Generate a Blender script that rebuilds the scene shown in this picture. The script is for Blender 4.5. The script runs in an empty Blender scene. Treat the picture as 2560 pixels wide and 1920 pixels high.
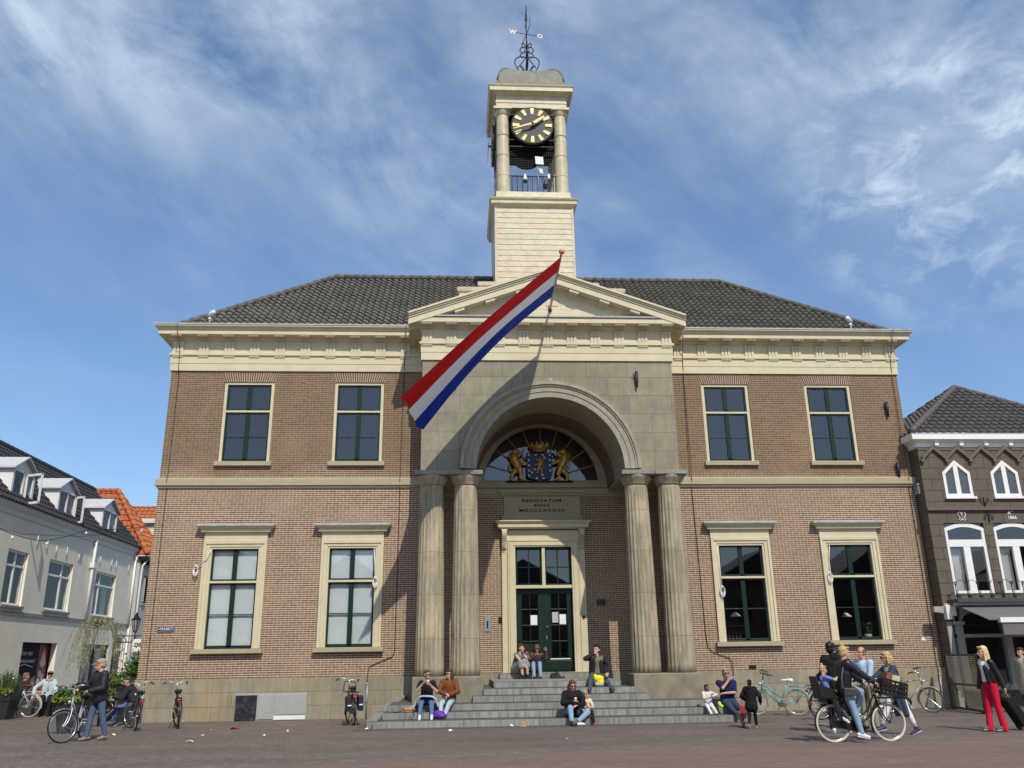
import bpy, bmesh, math, random
from mathutils import Vector, Matrix, Quaternion
random.seed(7)
R=math.radians; PI=math.pi
scene=bpy.context.scene
# ---------------- camera, world, sun, exposure ----------------
cam=bpy.data.cameras.new('camera'); camo=bpy.data.objects.new('camera',cam); scene.collection.objects.link(camo)
cam.sensor_fit='HORIZONTAL'; cam.sensor_width=36; cam.lens=29.953; cam.clip_start=.1; cam.clip_end=3000
camo.matrix_world=Matrix(((0.9981148,-0.0046987,-0.0611941,-2.7861),(-0.0597026,-0.3054528,-0.9503337,-26.8449),(-0.0142266,0.9521956,-0.3051575,1.65),(0,0,0,1)))
scene.camera=camo
SUN_AZ=R(15.5); SUN_EL=R(48)
sunv=Vector((math.sin(SUN_AZ)*math.cos(SUN_EL),-math.cos(SUN_AZ)*math.cos(SUN_EL),math.sin(SUN_EL)))
sl=bpy.data.lights.new('sun','SUN'); sl.energy=3.75; sl.angle=R(.53); sl.color=(1,.93,.82)
so=bpy.data.objects.new('sun',sl); scene.collection.objects.link(so); so.rotation_euler=sunv.to_track_quat('Z','Y').to_euler()
so.location=(10,-40,40)
scene.view_settings.view_transform='Standard'; scene.view_settings.look='None'; scene.view_settings.exposure=0.0; scene.view_settings.gamma=1
W=bpy.data.worlds.new('World'); scene.world=W; W.use_nodes=True
nt=W.node_tree; nt.nodes.clear()
def N(nt,t,**k):
    n=nt.nodes.new(t)
    for a,b in k.items(): setattr(n,a,b)
    return n
def mth(nt,op,a,b=None,clamp=False):
    n=N(nt,'ShaderNodeMath',operation=op,use_clamp=clamp)
    for i,v in enumerate((a,b)):
        if v is None: continue
        if isinstance(v,(int,float)): n.inputs[i].default_value=v
        else: nt.links.new(v,n.inputs[i])
    return n.outputs[0]
def mixc(nt,fac,a,b,bt='MIX'):
    n=N(nt,'ShaderNodeMix',data_type='RGBA',blend_type=bt)
    for i,v in ((0,fac),(6,a),(7,b)):
        if isinstance(v,(int,float)): n.inputs[i].default_value=v
        elif isinstance(v,tuple): n.inputs[i].default_value=(*v[:3],1)
        else: nt.links.new(v,n.inputs[i])
    return n.outputs[2]
def ramp(nt,fac,stops):
    n=N(nt,'ShaderNodeValToRGB'); nt.links.new(fac,n.inputs[0]); el=n.color_ramp.elements
    while len(el)>len(stops): el.remove(el[-1])
    while len(el)<len(stops): el.new(.5)
    for e,(p,c) in zip(el,stops):
        e.position=p; e.color=(c,c,c,1) if isinstance(c,(int,float)) else (*c,1)
    return n.outputs[0]
def noise(nt,vec,scale,detail=4,rough=.55,dist=0):
    n=N(nt,'ShaderNodeTexNoise'); n.inputs['Scale'].default_value=scale; n.inputs['Detail'].default_value=detail
    n.inputs['Roughness'].default_value=rough; n.inputs['Distortion'].default_value=dist
    if vec is not None: nt.links.new(vec,n.inputs['Vector'])
    return n.outputs[0]
def mapping(nt,vec,scale=(1,1,1),rot=(0,0,0),loc=(0,0,0)):
    n=N(nt,'ShaderNodeMapping'); n.inputs['Scale'].default_value=scale; n.inputs['Rotation'].default_value=rot; n.inputs['Location'].default_value=loc
    nt.links.new(vec,n.inputs['Vector']); return n.outputs[0]
SKY_TINT=(1.12,1.34,1.50); SKY_PALE=.14
sky=N(nt,'ShaderNodeTexSky'); sky.sky_type='NISHITA'; sky.sun_disc=False; sky.sun_elevation=SUN_EL
sky.sun_rotation=PI-SUN_AZ; sky.altitude=0; sky.air_density=1.0; sky.dust_density=.6; sky.ozone_density=1.5
tc=N(nt,'ShaderNodeTexCoord'); sx=N(nt,'ShaderNodeSeparateXYZ'); nt.links.new(tc.outputs['Generated'],sx.inputs[0])
D=tc.outputs['Generated']
# thin high cloud: broad veils, streaks drawn out along one wind direction, small firm puffs
Dr=mapping(nt,D,(1,1,1),rot=(0,R(-30),0))
veil=ramp(nt,noise(nt,mapping(nt,Dr,(1.0,1.0,2.2),loc=(0.35,.2,1.42)),2.1,4,.5,.5),[(.30,0.),(.60,1.)])
streak=ramp(nt,noise(nt,mapping(nt,Dr,(1.6,1.2,3.2),loc=(2.7,1.1,.5)),3.2,9,.62,.5),[(.36,0.),(.70,1.)])
mott=ramp(nt,noise(nt,mapping(nt,D,(1,1,1.5),loc=(5.2,.8,.3)),9.0,7,.6,.3),[(.32,0.),(.76,1.)])
cl=mth(nt,'MULTIPLY',veil,mth(nt,'ADD',mth(nt,'MULTIPLY',streak,.52),mth(nt,'MULTIPLY',mott,.48)),True)
def ddot(v):
    n=N(nt,'ShaderNodeVectorMath',operation='DOT_PRODUCT'); nt.links.new(D,n.inputs[0]); n.inputs[1].default_value=v; return n.outputs['Value']
cl=mth(nt,'MULTIPLY',cl,ramp(nt,sx.outputs[2],[(.24,.22),(.54,1.0)]))
band=ramp(nt,mth(nt,'ABSOLUTE',mth(nt,'ADD',ddot((-.437,.439,-.785)),mth(nt,'MULTIPLY',mth(nt,'SUBTRACT',mott,.5),.10))),[(.0,1.),(.16,0.)])
band=mth(nt,'MULTIPLY',band,mth(nt,'MULTIPLY',ramp(nt,ddot((-.227,.787,.574)),[(.90,0.),(.985,1.)]),mth(nt,'ADD',mth(nt,'MULTIPLY',streak,.55),mth(nt,'MULTIPLY',mott,.45))))
puff=mth(nt,'MULTIPLY',ramp(nt,noise(nt,mapping(nt,D,(1,1,1.6),loc=(1.9,3.3,7.1)),15,8,.6,.4),[(.47,0.),(.66,1.)]),ramp(nt,ddot((.500,.735,.462)),[(.988,0.),(.9985,1.)]))
cl=mth(nt,'ADD',cl,mth(nt,'ADD',mth(nt,'MULTIPLY',band,.6),mth(nt,'MULTIPLY',puff,.65)),True)
cl=mth(nt,'MAXIMUM',cl,mth(nt,'MULTIPLY',ramp(nt,mth(nt,'MULTIPLY',sx.outputs[1],-1),[(.15,0.),(.75,1.)]),mth(nt,'ADD',mth(nt,'MULTIPLY',mott,.3),.38)))
base=mixc(nt,1.0,sky.outputs[0],SKY_TINT,'MULTIPLY')
base=mixc(nt,SKY_PALE,base,(2.6,4.0,7.0))
skyc=mixc(nt,mth(nt,'MULTIPLY',cl,.8),base,(7.2,8.3,9.8))
bg=N(nt,'ShaderNodeBackground'); bg.inputs[1].default_value=.10; nt.links.new(skyc,bg.inputs[0])
wo=N(nt,'ShaderNodeOutputWorld'); nt.links.new(bg.outputs[0],wo.inputs[0])
# ---------------- mesh helpers ----------------
COL=scene.collection
class MB:
    def __init__(s): s.v=[]; s.f=[]; s.s=[]; s.m=[]; s.mi=0
    def add(s,vs,fs,smooth=False):
        o=len(s.v); s.v+=[tuple(p) for p in vs]; s.f+=[tuple(i+o for i in f) for f in fs]; s.s+=[smooth]*len(fs); s.m+=[s.mi]*len(fs); return s
    def box(s,x0,x1,y0,y1,z0,z1):
        if x0>x1:x0,x1=x1,x0
        if y0>y1:y0,y1=y1,y0
        if z0>z1:z0,z1=z1,z0
        return s.add([(x0,y0,z0),(x1,y0,z0),(x1,y1,z0),(x0,y1,z0),(x0,y0,z1),(x1,y0,z1),(x1,y1,z1),(x0,y1,z1)],
          [(0,3,2,1),(4,5,6,7),(0,1,5,4),(1,2,6,5),(2,3,7,6),(3,0,4,7)])
    def obox(s,c,ax,ay,az):
        c=Vector(c);ax=Vector(ax);ay=Vector(ay);az=Vector(az)
        P=[c+sx_*ax+sy_*ay+sz_*az for sz_ in(-1,1) for sx_,sy_ in((-1,-1),(1,-1),(1,1),(-1,1))]
        return s.add(P,[(0,3,2,1),(4,5,6,7),(0,1,5,4),(1,2,6,5),(2,3,7,6),(3,0,4,7)])
    def quad(s,*p): return s.add(p,[tuple(range(len(p)))])
    def prism(s,poly,d):   # poly: list of 3D points, d extrusion vector
        n=len(poly); d=Vector(d); P=[Vector(p) for p in poly]
        return s.add(P+[p+d for p in P],[tuple(range(n))[::-1],tuple(range(n,2*n))]+[(i,(i+1)%n,n+(i+1)%n,n+i) for i in range(n)])
    def tube(s,path,r,n=8,closed=False,cap=True,smooth=True):
        P=[Vector(p) for p in path]; m=len(P); rr=r if isinstance(r,(list,tuple)) else [r]*m
        T=[]
        for i in range(m):
            a=P[(i-1)%m] if (closed or i>0) else P[i]; b=P[(i+1)%m] if (closed or i<m-1) else P[i]
            t=(b-a); T.append(t.normalized() if t.length>1e-9 else Vector((0,0,1)))
        u=T[0].orthogonal().normalized(); vs=[]
        for i in range(m):
            u=(u-T[i]*u.dot(T[i])); u=u.normalized() if u.length>1e-6 else T[i].orthogonal().normalized()
            w=T[i].cross(u)
            vs+=[P[i]+(u*math.cos(2*PI*k/n)+w*math.sin(2*PI*k/n))*rr[i] for k in range(n)]
        fs=[]
        for i in range(m if closed else m-1):
            j=(i+1)%m
            fs+=[(i*n+k,i*n+(k+1)%n,j*n+(k+1)%n,j*n+k) for k in range(n)]
        if cap and not closed: fs+=[tuple(range(n))[::-1],tuple(range((m-1)*n,m*n))]
        return s.add(vs,fs,smooth)
    def lathe(s,prof,c=(0,0,0),n=24,axis='z',smooth=True,cap=True,mod=None):
        vs=[];m=len(prof);c=Vector(c)
        for r,z in prof:
            for k in range(n):
                a=2*PI*k/n; q=r*(mod(a,z) if mod else 1); x,y=q*math.cos(a),q*math.sin(a)
                vs.append(c+(Vector((x,y,z)) if axis=='z' else Vector((x,z,y)) if axis=='y' else Vector((z,x,y))))
        fs=[(i*n+k,i*n+(k+1)%n,(i+1)*n+(k+1)%n,(i+1)*n+k) for i in range(m-1) for k in range(n)]
        if cap: fs+=[tuple(range(n))[::-1],tuple(range((m-1)*n,m*n))]
        return s.add(vs,fs,smooth)
    def cap(s,p0,r0,p1,r1,n=12,k=4):   # tapered capsule, closed
        p0=Vector(p0);p1=Vector(p1);d=p1-p0;L=d.length
        t=d/L if L>1e-6 else Vector((0,0,1)); u=t.orthogonal().normalized(); w=t.cross(u)
        rows=[]
        for i in range(k+1):
            a=-PI/2+PI/2*i/k; rows.append((p0+t*r0*math.sin(a),max(r0*math.cos(a),1e-4)))
        for i in range(k+1):
            a=PI/2*i/k; rows.append((p1+t*r1*math.sin(a),max(r1*math.cos(a),1e-4)))
        vs=[c+(u*math.cos(2*PI*j/n)+w*math.sin(2*PI*j/n))*r for c,r in rows for j in range(n)]
        fs=[(i*n+j,i*n+(j+1)%n,(i+1)*n+(j+1)%n,(i+1)*n+j) for i in range(len(rows)-1) for j in range(n)]
        fs+=[tuple(range(n))[::-1],tuple(range((len(rows)-1)*n,len(rows)*n))]
        return s.add(vs,fs,True)
    def ell(s,c,r,M=None,n=14,k=9):
        c=Vector(c); vs=[];fs=[]
        for i in range(k+1):
            a=-PI/2+PI*i/k
            for j in range(n):
                b=2*PI*j/n; ca=max(math.cos(a),1e-3)
                p=Vector((r[0]*ca*math.cos(b),r[1]*ca*math.sin(b),r[2]*math.sin(a)))
                vs.append(c+(M@p if M else p))
        fs=[(i*n+j,i*n+(j+1)%n,(i+1)*n+(j+1)%n,(i+1)*n+j) for i in range(k) for j in range(n)]
        fs+=[tuple(range(n))[::-1],tuple(range(k*n,(k+1)*n))]
        return s.add(vs,fs,True)
    def grid(s,nu,nv,fn,smooth=True):
        vs=[fn(i/nu,j/nv) for j in range(nv+1) for i in range(nu+1)]
        return s.add(vs,[(j*(nu+1)+i,j*(nu+1)+i+1,(j+1)*(nu+1)+i+1,(j+1)*(nu+1)+i) for j in range(nv) for i in range(nu)],smooth)
    def mesh(s,name,fix=True):
        me=bpy.data.meshes.new(name); me.from_pydata(s.v,[],s.f)
        me.polygons.foreach_set('use_smooth',s.s); me.polygons.foreach_set('material_index',s.m)
        if fix:
            bm=bmesh.new(); bm.from_mesh(me); bmesh.ops.recalc_face_normals(bm,faces=bm.faces); bm.to_mesh(me); bm.free()
        me.update(); return me
    def build(s,name,mats,parent=None,loc=(0,0,0),rot=(0,0,0),bevel=0,fix=True):
        me=s.mesh(name,fix)
        for m in (mats if isinstance(mats,(list,tuple)) else [mats]): me.materials.append(m)
        o=bpy.data.objects.new(name,me); COL.objects.link(o); o.location=loc; o.rotation_euler=rot
        if parent is not None: o.parent=parent
        if bevel:
            b=o.modifiers.new('bevel','BEVEL'); b.width=bevel; b.segments=2; b.limit_method='ANGLE'; b.angle_limit=R(40)
        return o
def tag(o,label=None,cat=None,group=None,kind=None):
    if label:o['label']=label
    if cat:o['category']=cat
    if group:o['group']=group
    if kind:o['kind']=kind
    return o
def thing(name,label,cat,loc=(0,0,0),rz=0,group=None,rot=None):
    o=bpy.data.objects.new(name,None); COL.objects.link(o); o.location=loc; o.rotation_euler=rot if rot else (0,0,rz); o.empty_display_size=.2
    return tag(o,label,cat,group)
def dup(root,loc,rz=0,label=None):
    def cp(o,par):
        c=o.copy(); COL.objects.link(c)
        if par: c.parent=par
        for ch in [x for x in bpy.data.objects if x.parent==o]: cp(ch,c)
        return c
    c=cp(root,None); c.location=loc; c.rotation_euler=(0,0,rz)
    if label: c['label']=label
    return c
def text_mb(txt,size,depth=.004,spacing=1.0,bold=0,align='CENTER',line=1.0,sx=1.0,shear=0):
    cu=bpy.data.curves.new('t','FONT'); cu.body=txt; cu.size=size; cu.extrude=depth; cu.space_character=spacing; cu.align_x=align; cu.align_y='CENTER'; cu.offset=bold; cu.space_line=line; cu.shear=shear; cu.resolution_u=3
    o=bpy.data.objects.new('t',cu); COL.objects.link(o)
    dg=bpy.context.evaluated_depsgraph_get(); me=bpy.data.meshes.new_from_object(o.evaluated_get(dg))
    mb=MB(); mb.add([(v.co.x*sx,v.co.y,v.co.z) for v in me.vertices],[tuple(p.vertices) for p in me.polygons])
    bpy.data.objects.remove(o); bpy.data.meshes.remove(me); bpy.data.curves.remove(cu); return mb
def sweep(path,prof,closed=False):
    """prof: list of (offset outwards [to the right of travel], z); path: xy list; mitred corners"""
    P=[Vector((*p,)) for p in path]; m=len(P); mb=MB(); k=len(prof); vs=[]
    for i in range(m):
        d0=(P[i]-P[i-1]).normalized() if (i>0 or closed) else None
        d1=(P[(i+1)%m]-P[i]).normalized() if (i<m-1 or closed) else None
        d0=d0 or d1; d1=d1 or d0
        n0=Vector((d0.y,-d0.x)); n1=Vector((d1.y,-d1.x)); b=(n0+n1).normalized(); sc=1/max(b.dot(n0),.2)
        vs+=[(P[i].x+b.x*o*sc,P[i].y+b.y*o*sc,z) for o,z in prof]
    fs=[]
    for i in range(m if closed else m-1):
        j=(i+1)%m
        fs+=[(i*k+q,j*k+q,j*k+(q+1)%k,i*k+(q+1)%k) for q in range(k)]
    if not closed: fs+=[tuple(range(k)),tuple(range((m-1)*k,m*k))[::-1]]
    return mb.add(vs,fs)
def wall_holes(mb,x0,x1,z0,z1,holes,y,depth,axis='x'):
    """vertical wall sheet with rectangular holes and reveals going back by depth"""
    xs=sorted({x0,x1,*[h[0] for h in holes],*[h[1] for h in holes]}); zs=sorted({z0,z1,*[h[2] for h in holes],*[h[3] for h in holes]})
    pt=(lambda x,z,d=0:(x,y+d,z)) if axis=='x' else (lambda x,z,d=0:(y-d,x,z))
    for a,b in zip(xs,xs[1:]):
        for c,d in zip(zs,zs[1:]):
            mx,mz=(a+b)/2,(c+d)/2
            if any(h[0]<mx<h[1] and h[2]<mz<h[3] for h in holes): continue
            mb.quad(pt(a,c),pt(b,c),pt(b,d),pt(a,d))
    for h in holes:
        a,b,c,d=h
        mb.quad(pt(a,c),pt(a,d),pt(a,d,depth),pt(a,c,depth)); mb.quad(pt(b,c),pt(b,c,depth),pt(b,d,depth),pt(b,d))
        mb.quad(pt(a,d),pt(b,d),pt(b,d,depth),pt(a,d,depth)); mb.quad(pt(a,c),pt(a,c,depth),pt(b,c,depth),pt(b,c))
    return mb
def catmull(P,n=6):
    P=[Vector(p) for p in P]; out=[]
    for i in range(len(P)-1):
        a=P[max(i-1,0)];b_=P[i];c=P[i+1];d=P[min(i+2,len(P)-1)]
        for k in range(n):
            t=k/n; out.append(.5*((2*b_)+(c-a)*t+(2*a-5*b_+4*c-d)*t*t+(3*b_-a-3*c+d)*t**3))
    return out+[P[-1]]
# ---------------- materials ----------------
def newmat(name):
    m=bpy.data.materials.new(name); m.use_nodes=True; nt=m.node_tree; b=nt.nodes['Principled BSDF']; return m,nt,b
def setc(nt,sock,v):
    if isinstance(v,tuple): sock.default_value=(*v[:3],1)
    elif isinstance(v,(int,float)): sock.default_value=v
    else: nt.links.new(v,sock)
_mc={}
def pm(name,c,rough=.6,var=.15,scale=6,bump=0,bscale=None,metal=0,spec=.4,stain=None,stretch=(1,1,1)):
    """plain surface: base colour with mottling, optional stains and bump"""
    if name in _mc: return _mc[name]
    m,nt,b=newmat(name); t=N(nt,'ShaderNodeTexCoord').outputs['Object']
    if stretch!=(1,1,1): t=mapping(nt,t,stretch)
    col=c
    if var:
        n1=noise(nt,t,scale,5,.6); col=mixc(nt,ramp(nt,n1,[(.25,0.),(.75,1.)]),tuple(x*(1-var) for x in c),tuple(min(1,x*(1+var)) for x in c))
    if stain:
        sc,ss,amt=stain; n2=ramp(nt,noise(nt,t,ss,6,.65,.4),[(.48,0.),(.72,1.)]); col=mixc(nt,mth(nt,'MULTIPLY',n2,amt),col,sc)
    setc(nt,b.inputs['Base Color'],col); b.inputs['Roughness'].default_value=rough; b.inputs['Metallic'].default_value=metal; b.inputs['Specular IOR Level'].default_value=spec
    if bump:
        bp=N(nt,'ShaderNodeBump'); bp.inputs['Strength'].default_value=bump; bp.inputs['Distance'].default_value=.02; nt.links.new(noise(nt,t,bscale or scale*6,4,.6),bp.inputs['Height']); nt.links.new(bp.outputs[0],b.inputs['Normal'])
    _mc[name]=m; return m
def wall_uv(nt):
    t=N(nt,'ShaderNodeTexCoord').outputs['Object']; s=N(nt,'ShaderNodeSeparateXYZ'); nt.links.new(t,s.inputs[0])
    u=mth(nt,'ADD',s.outputs[0],s.outputs[1]); c=N(nt,'ShaderNodeCombineXYZ'); nt.links.new(u,c.inputs[0]); nt.links.new(s.outputs[2],c.inputs[1])
    return t,c.outputs[0],s.outputs
def bricktex(nt,vec,w,h,mort,off=.5,freq=2,c1=(0,0,0),c2=(1,1,1),cm=(0,0,0),smooth=.1,bias=0):
    n=N(nt,'ShaderNodeTexBrick'); n.offset=off; n.offset_frequency=freq; n.squash=1
    for k,v in (('Color1',c1),('Color2',c2),('Mortar',cm)): n.inputs[k].default_value=(*v,1)
    n.inputs['Scale'].default_value=1; n.inputs['Mortar Size'].default_value=mort; n.inputs['Mortar Smooth'].default_value=smooth; n.inputs['Bias'].default_value=bias
    n.inputs['Brick Width'].default_value=w; n.inputs['Row Height'].default_value=h; nt.links.new(vec,n.inputs['Vector']); return n
def brick_mat(name,c1,c2,cm,c1b=None,c2b=None,cmb=None,zsplit=7.0,h=.064,w=.225,mort=.0088,vert=False,stain=(.06,.04,.03)):
    m,nt,b=newmat(name); t,uv,so_=wall_uv(nt)
    if vert: uv=mapping(nt,uv,rot=(0,0,R(90)))
    uv=mapping(nt,uv,(2,1,1)); w=w*2
    par=mth(nt,'GREATER_THAN',mth(nt,'FRACT',mth(nt,'MULTIPLY',N_sep(nt,uv)[1],.5/h)),.5)
    A=bricktex(nt,uv,w,h,mort,.5,4); B=bricktex(nt,uv,w/2,h,mort,.25,4)
    val=mixc(nt,par,A.outputs[0],B.outputs[0]); fac=N(nt,'ShaderNodeMix',data_type='FLOAT')
    nt.links.new(par,fac.inputs[0]); nt.links.new(A.outputs[1],fac.inputs[2]); nt.links.new(B.outputs[1],fac.inputs[3]); fac=fac.outputs[0]
    up=ramp(nt,mth(nt,'ADD',mth(nt,'MULTIPLY',mth(nt,'SUBTRACT',so_[2],zsplit),.5),mth(nt,'MULTIPLY',noise(nt,t,.5,3),1.0)),[(.45,0.),(.75,1.)]) if c1b else None
    bc=mixc(nt,val,c1,c2); mc=cm
    if c1b: bc=mixc(nt,up,bc,mixc(nt,val,c1b,c2b)); mc=mixc(nt,up,cm,cmb)
    big=noise(nt,mapping(nt,t,(1,1,.6)),.9,5,.65); bc=mixc(nt,mth(nt,'MULTIPLY',ramp(nt,big,[(.42,0.),(.70,1.)]),.6),bc,stain)
    stk=ramp(nt,noise(nt,mapping(nt,t,(1,1,.12),loc=(3,0,5)),2.6,5,.65),[(.52,0.),(.78,1.)]); bc=mixc(nt,mth(nt,'MULTIPLY',stk,.45),bc,tuple(x*.7 for x in stain)); pal=ramp(nt,noise(nt,mapping(nt,t,loc=(7,3,1)),.55,5,.6),[(.55,0.),(.7,1.)]); bc=mixc(nt,mth(nt,'MULTIPLY',pal,.30),bc,tuple(min(1,x*1.45) for x in c2))
    fine=noise(nt,t,14,3); bc=mixc(nt,mth(nt,'MULTIPLY',fine,.35),bc,tuple(x*1.5 for x in c2))
    col=mixc(nt,fac,bc,mc)
    nt.links.new(col,b.inputs['Base Color']); b.inputs['Roughness'].default_value=.85; b.inputs['Specular IOR Level'].default_value=.2
    bp=N(nt,'ShaderNodeBump'); bp.inputs['Strength'].default_value=.35; bp.inputs['Distance'].default_value=.008; bp.invert=True; nt.links.new(fac,bp.inputs['Height']); nt.links.new(bp.outputs[0],b.inputs['Normal'])
    return m
def N_sep(nt,v):
    s=N(nt,'ShaderNodeSeparateXYZ'); nt.links.new(v,s.inputs[0]); return s.outputs
def ashlar(name,c1,c2,joint,w,h,zoff=0,xoff=0,stain=None,streak=0,spec=.25,mort=.006,warm=None,jf=1.0):
    m,nt,b=newmat(name); t,uv,so_=wall_uv(nt); uv=mapping(nt,uv,loc=(xoff,zoff,0))
    A=bricktex(nt,uv,w,h,mort,.5,2)
    n1=noise(nt,t,2.2,7,.65,.2); n2=noise(nt,t,18,4,.6)
    bc=mixc(nt,A.outputs[0],c1,c2); bc=mixc(nt,mth(nt,'MULTIPLY',ramp(nt,n1,[(.35,0.),(.7,1.)]),.6),bc,tuple(x*.62 for x in c1)); bc=mixc(nt,mth(nt,'MULTIPLY',n2,.4),bc,tuple(min(1,x*1.35) for x in c2))
    if warm: bc=mixc(nt,mth(nt,'MULTIPLY',ramp(nt,noise(nt,mapping(nt,t,loc=(4,2,7)),.9,4,.6),[(.46,0.),(.66,1.)]),.7),bc,warm)
    if streak: bc=mixc(nt,mth(nt,'MULTIPLY',ramp(nt,noise(nt,mapping(nt,t,(1,1,.10)),9,5,.7),[(.45,0.),(.7,1.)]),streak),bc,tuple(x*.4 for x in c1))
    if stain: bc=mixc(nt,mth(nt,'MULTIPLY',ramp(nt,noise(nt,mapping(nt,t,loc=(9,1,3)),1.2,6,.7,.5),[(.5,0.),(.75,1.)]),.7),bc,stain)
    col=mixc(nt,mth(nt,'MULTIPLY',A.outputs[1],jf),bc,joint); nt.links.new(col,b.inputs['Base Color']); b.inputs['Roughness'].default_value=.8; b.inputs['Specular IOR Level'].default_value=spec
    bp=N(nt,'ShaderNodeBump'); bp.inputs['Strength'].default_value=.3; bp.inputs['Distance'].default_value=.01; nt.links.new(mth(nt,'SUBTRACT',n2,mth(nt,'MULTIPLY',A.outputs[1],.8*jf)),bp.inputs['Height']); nt.links.new(bp.outputs[0],b.inputs['Normal'])
    return m
def glass(name,tint=(.02,.025,.03),dark=.55,refl=1.0):
    m,nt,b=newmat(name); nt.nodes.remove(b); o=nt.nodes['Material Output']
    tr=N(nt,'ShaderNodeBsdfTransparent'); tr.inputs[0].default_value=(dark,dark,dark*1.02,1)
    gl=N(nt,'ShaderNodeBsdfGlossy'); gl.inputs['Roughness'].default_value=.02; gl.inputs[0].default_value=(.95,.97,1,1)
    ge=N(nt,'ShaderNodeNewGeometry'); dv=N(nt,'ShaderNodeVectorMath',operation='DOT_PRODUCT'); nt.links.new(ge.outputs['Normal'],dv.inputs[0]); nt.links.new(ge.outputs['Incoming'],dv.inputs[1])
    fr=mth(nt,'ADD',mth(nt,'MULTIPLY',mth(nt,'POWER',mth(nt,'SUBTRACT',1,mth(nt,'ABSOLUTE',dv.outputs['Value'])),5),.96),.04)
    mx=N(nt,'ShaderNodeMixShader'); nt.links.new(mth(nt,'MULTIPLY',fr,2.0*refl,True),mx.inputs[0]); nt.links.new(tr.outputs[0],mx.inputs[1]); nt.links.new(gl.outputs[0],mx.inputs[2]); nt.links.new(mx.outputs[0],o.inputs[0]); return m
M={}
M['brick']=brick_mat('brick',(.106,.057,.040),(.240,.141,.098),(.64,.535,.38),(.076,.047,.031),(.170,.110,.072),(.385,.295,.178))
M['brick_dark']=brick_mat('arch_brick',(.13,.075,.06),(.24,.14,.11),(.40,.32,.24),vert=True,h=.07,w=.24)
M['cream']=pm('cream_paint',(.625,.553,.37),.5,.07,3,.12,30,stain=((.46,.40,.25),1.5,.5))
M['cream_tower']=pm('tower_paint',(.56,.49,.34),.45,.12,4,.5,7,stain=((.38,.31,.20),2.2,.6))
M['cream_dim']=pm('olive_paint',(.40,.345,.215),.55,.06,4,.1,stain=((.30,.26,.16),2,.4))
M['green']=pm('green_paint',(.007,.024,.014),.35,.15,5,spec=.35)
M['stone']=ashlar('portico_stone',(.245,.215,.155),(.335,.30,.22),(.13,.115,.085),1.33,.596,zoff=.108,xoff=.3,stain=(.17,.155,.115),streak=.25)
M['colstone']=ashlar('column_stone',(.335,.285,.20),(.40,.345,.245),(.17,.145,.105),9,1.21,zoff=.25,streak=.8,warm=(.52,.44,.28),stain=(.27,.235,.175))
M['base']=ashlar('base_stone',(.25,.225,.165),(.36,.32,.235),(.13,.115,.085),1.15,.39,zoff=.0,xoff=.2,warm=(.38,.29,.16),stain=(.20,.19,.15),streak=.35)
M['bluestone']=ashlar('step_stone',(.215,.215,.20),(.32,.32,.295),(.10,.10,.095),1.9,.165,streak=.7,spec=.25,mort=.008)
M['lead']=pm('lead_sheet',(.42,.44,.46),.45,.25,6,.3,stain=((.22,.24,.26),4,.6))
M['tile']=pm('roof_tile',(.105,.097,.082),.75,.40,5,.4,40,stain=((.165,.155,.12),2.5,.7))
M['tile_black']=pm('black_tile',(.030,.030,.033),.55,.3,6,.2,40)
M['tile_orange']=pm('orange_tile',(.44,.13,.045),.75,.35,5,.3,40,stain=((.26,.10,.05),2,.5))
M['tile_grey']=pm('grey_tile',(.095,.085,.078),.7,.3,5,.3,40,stain=((.15,.14,.12),2,.5))
M['copper']=pm('copper_roof',(.21,.21,.155),.65,.2,3,.2,stain=((.13,.13,.11),4,.8),stretch=(1,1,.5))
M['black']=pm('black_paint',(.012,.012,.014),.4,.1,8)
M['iron']=pm('iron',(.02,.02,.022),.5,.2,8,metal=.3)
M['gold']=pm('gold_leaf',(.58,.36,.09),.35,.25,12,.3,30,metal=.45)
M['yellow']=pm('yellow_paint',(.90,.76,.28),.5,.04)
M['white']=pm('white_paint',(.80,.79,.76),.45,.04,5)
M['offwhite']=pm('offwhite_plastic',(.75,.75,.73),.4,.05)
M['paper']=pm('paper',(.80,.80,.78),.8,.05)
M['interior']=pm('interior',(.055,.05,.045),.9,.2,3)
M['blind']=pm('blind_fabric',(.66,.74,.72),.9,.06,2)
M['glass']=glass('window_glass',dark=.86,refl=1.4)
M['glass_side']=glass('side_glass',dark=.8,refl=.4)
M['glass_clear']=glass('shop_glass',dark=.75,refl=.8)
M['steel']=pm('painted_steel',(.36,.36,.35),.5,.08,6)
M['zinc']=pm('zinc',(.33,.35,.37),.45,.15,6,metal=.4)
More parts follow.
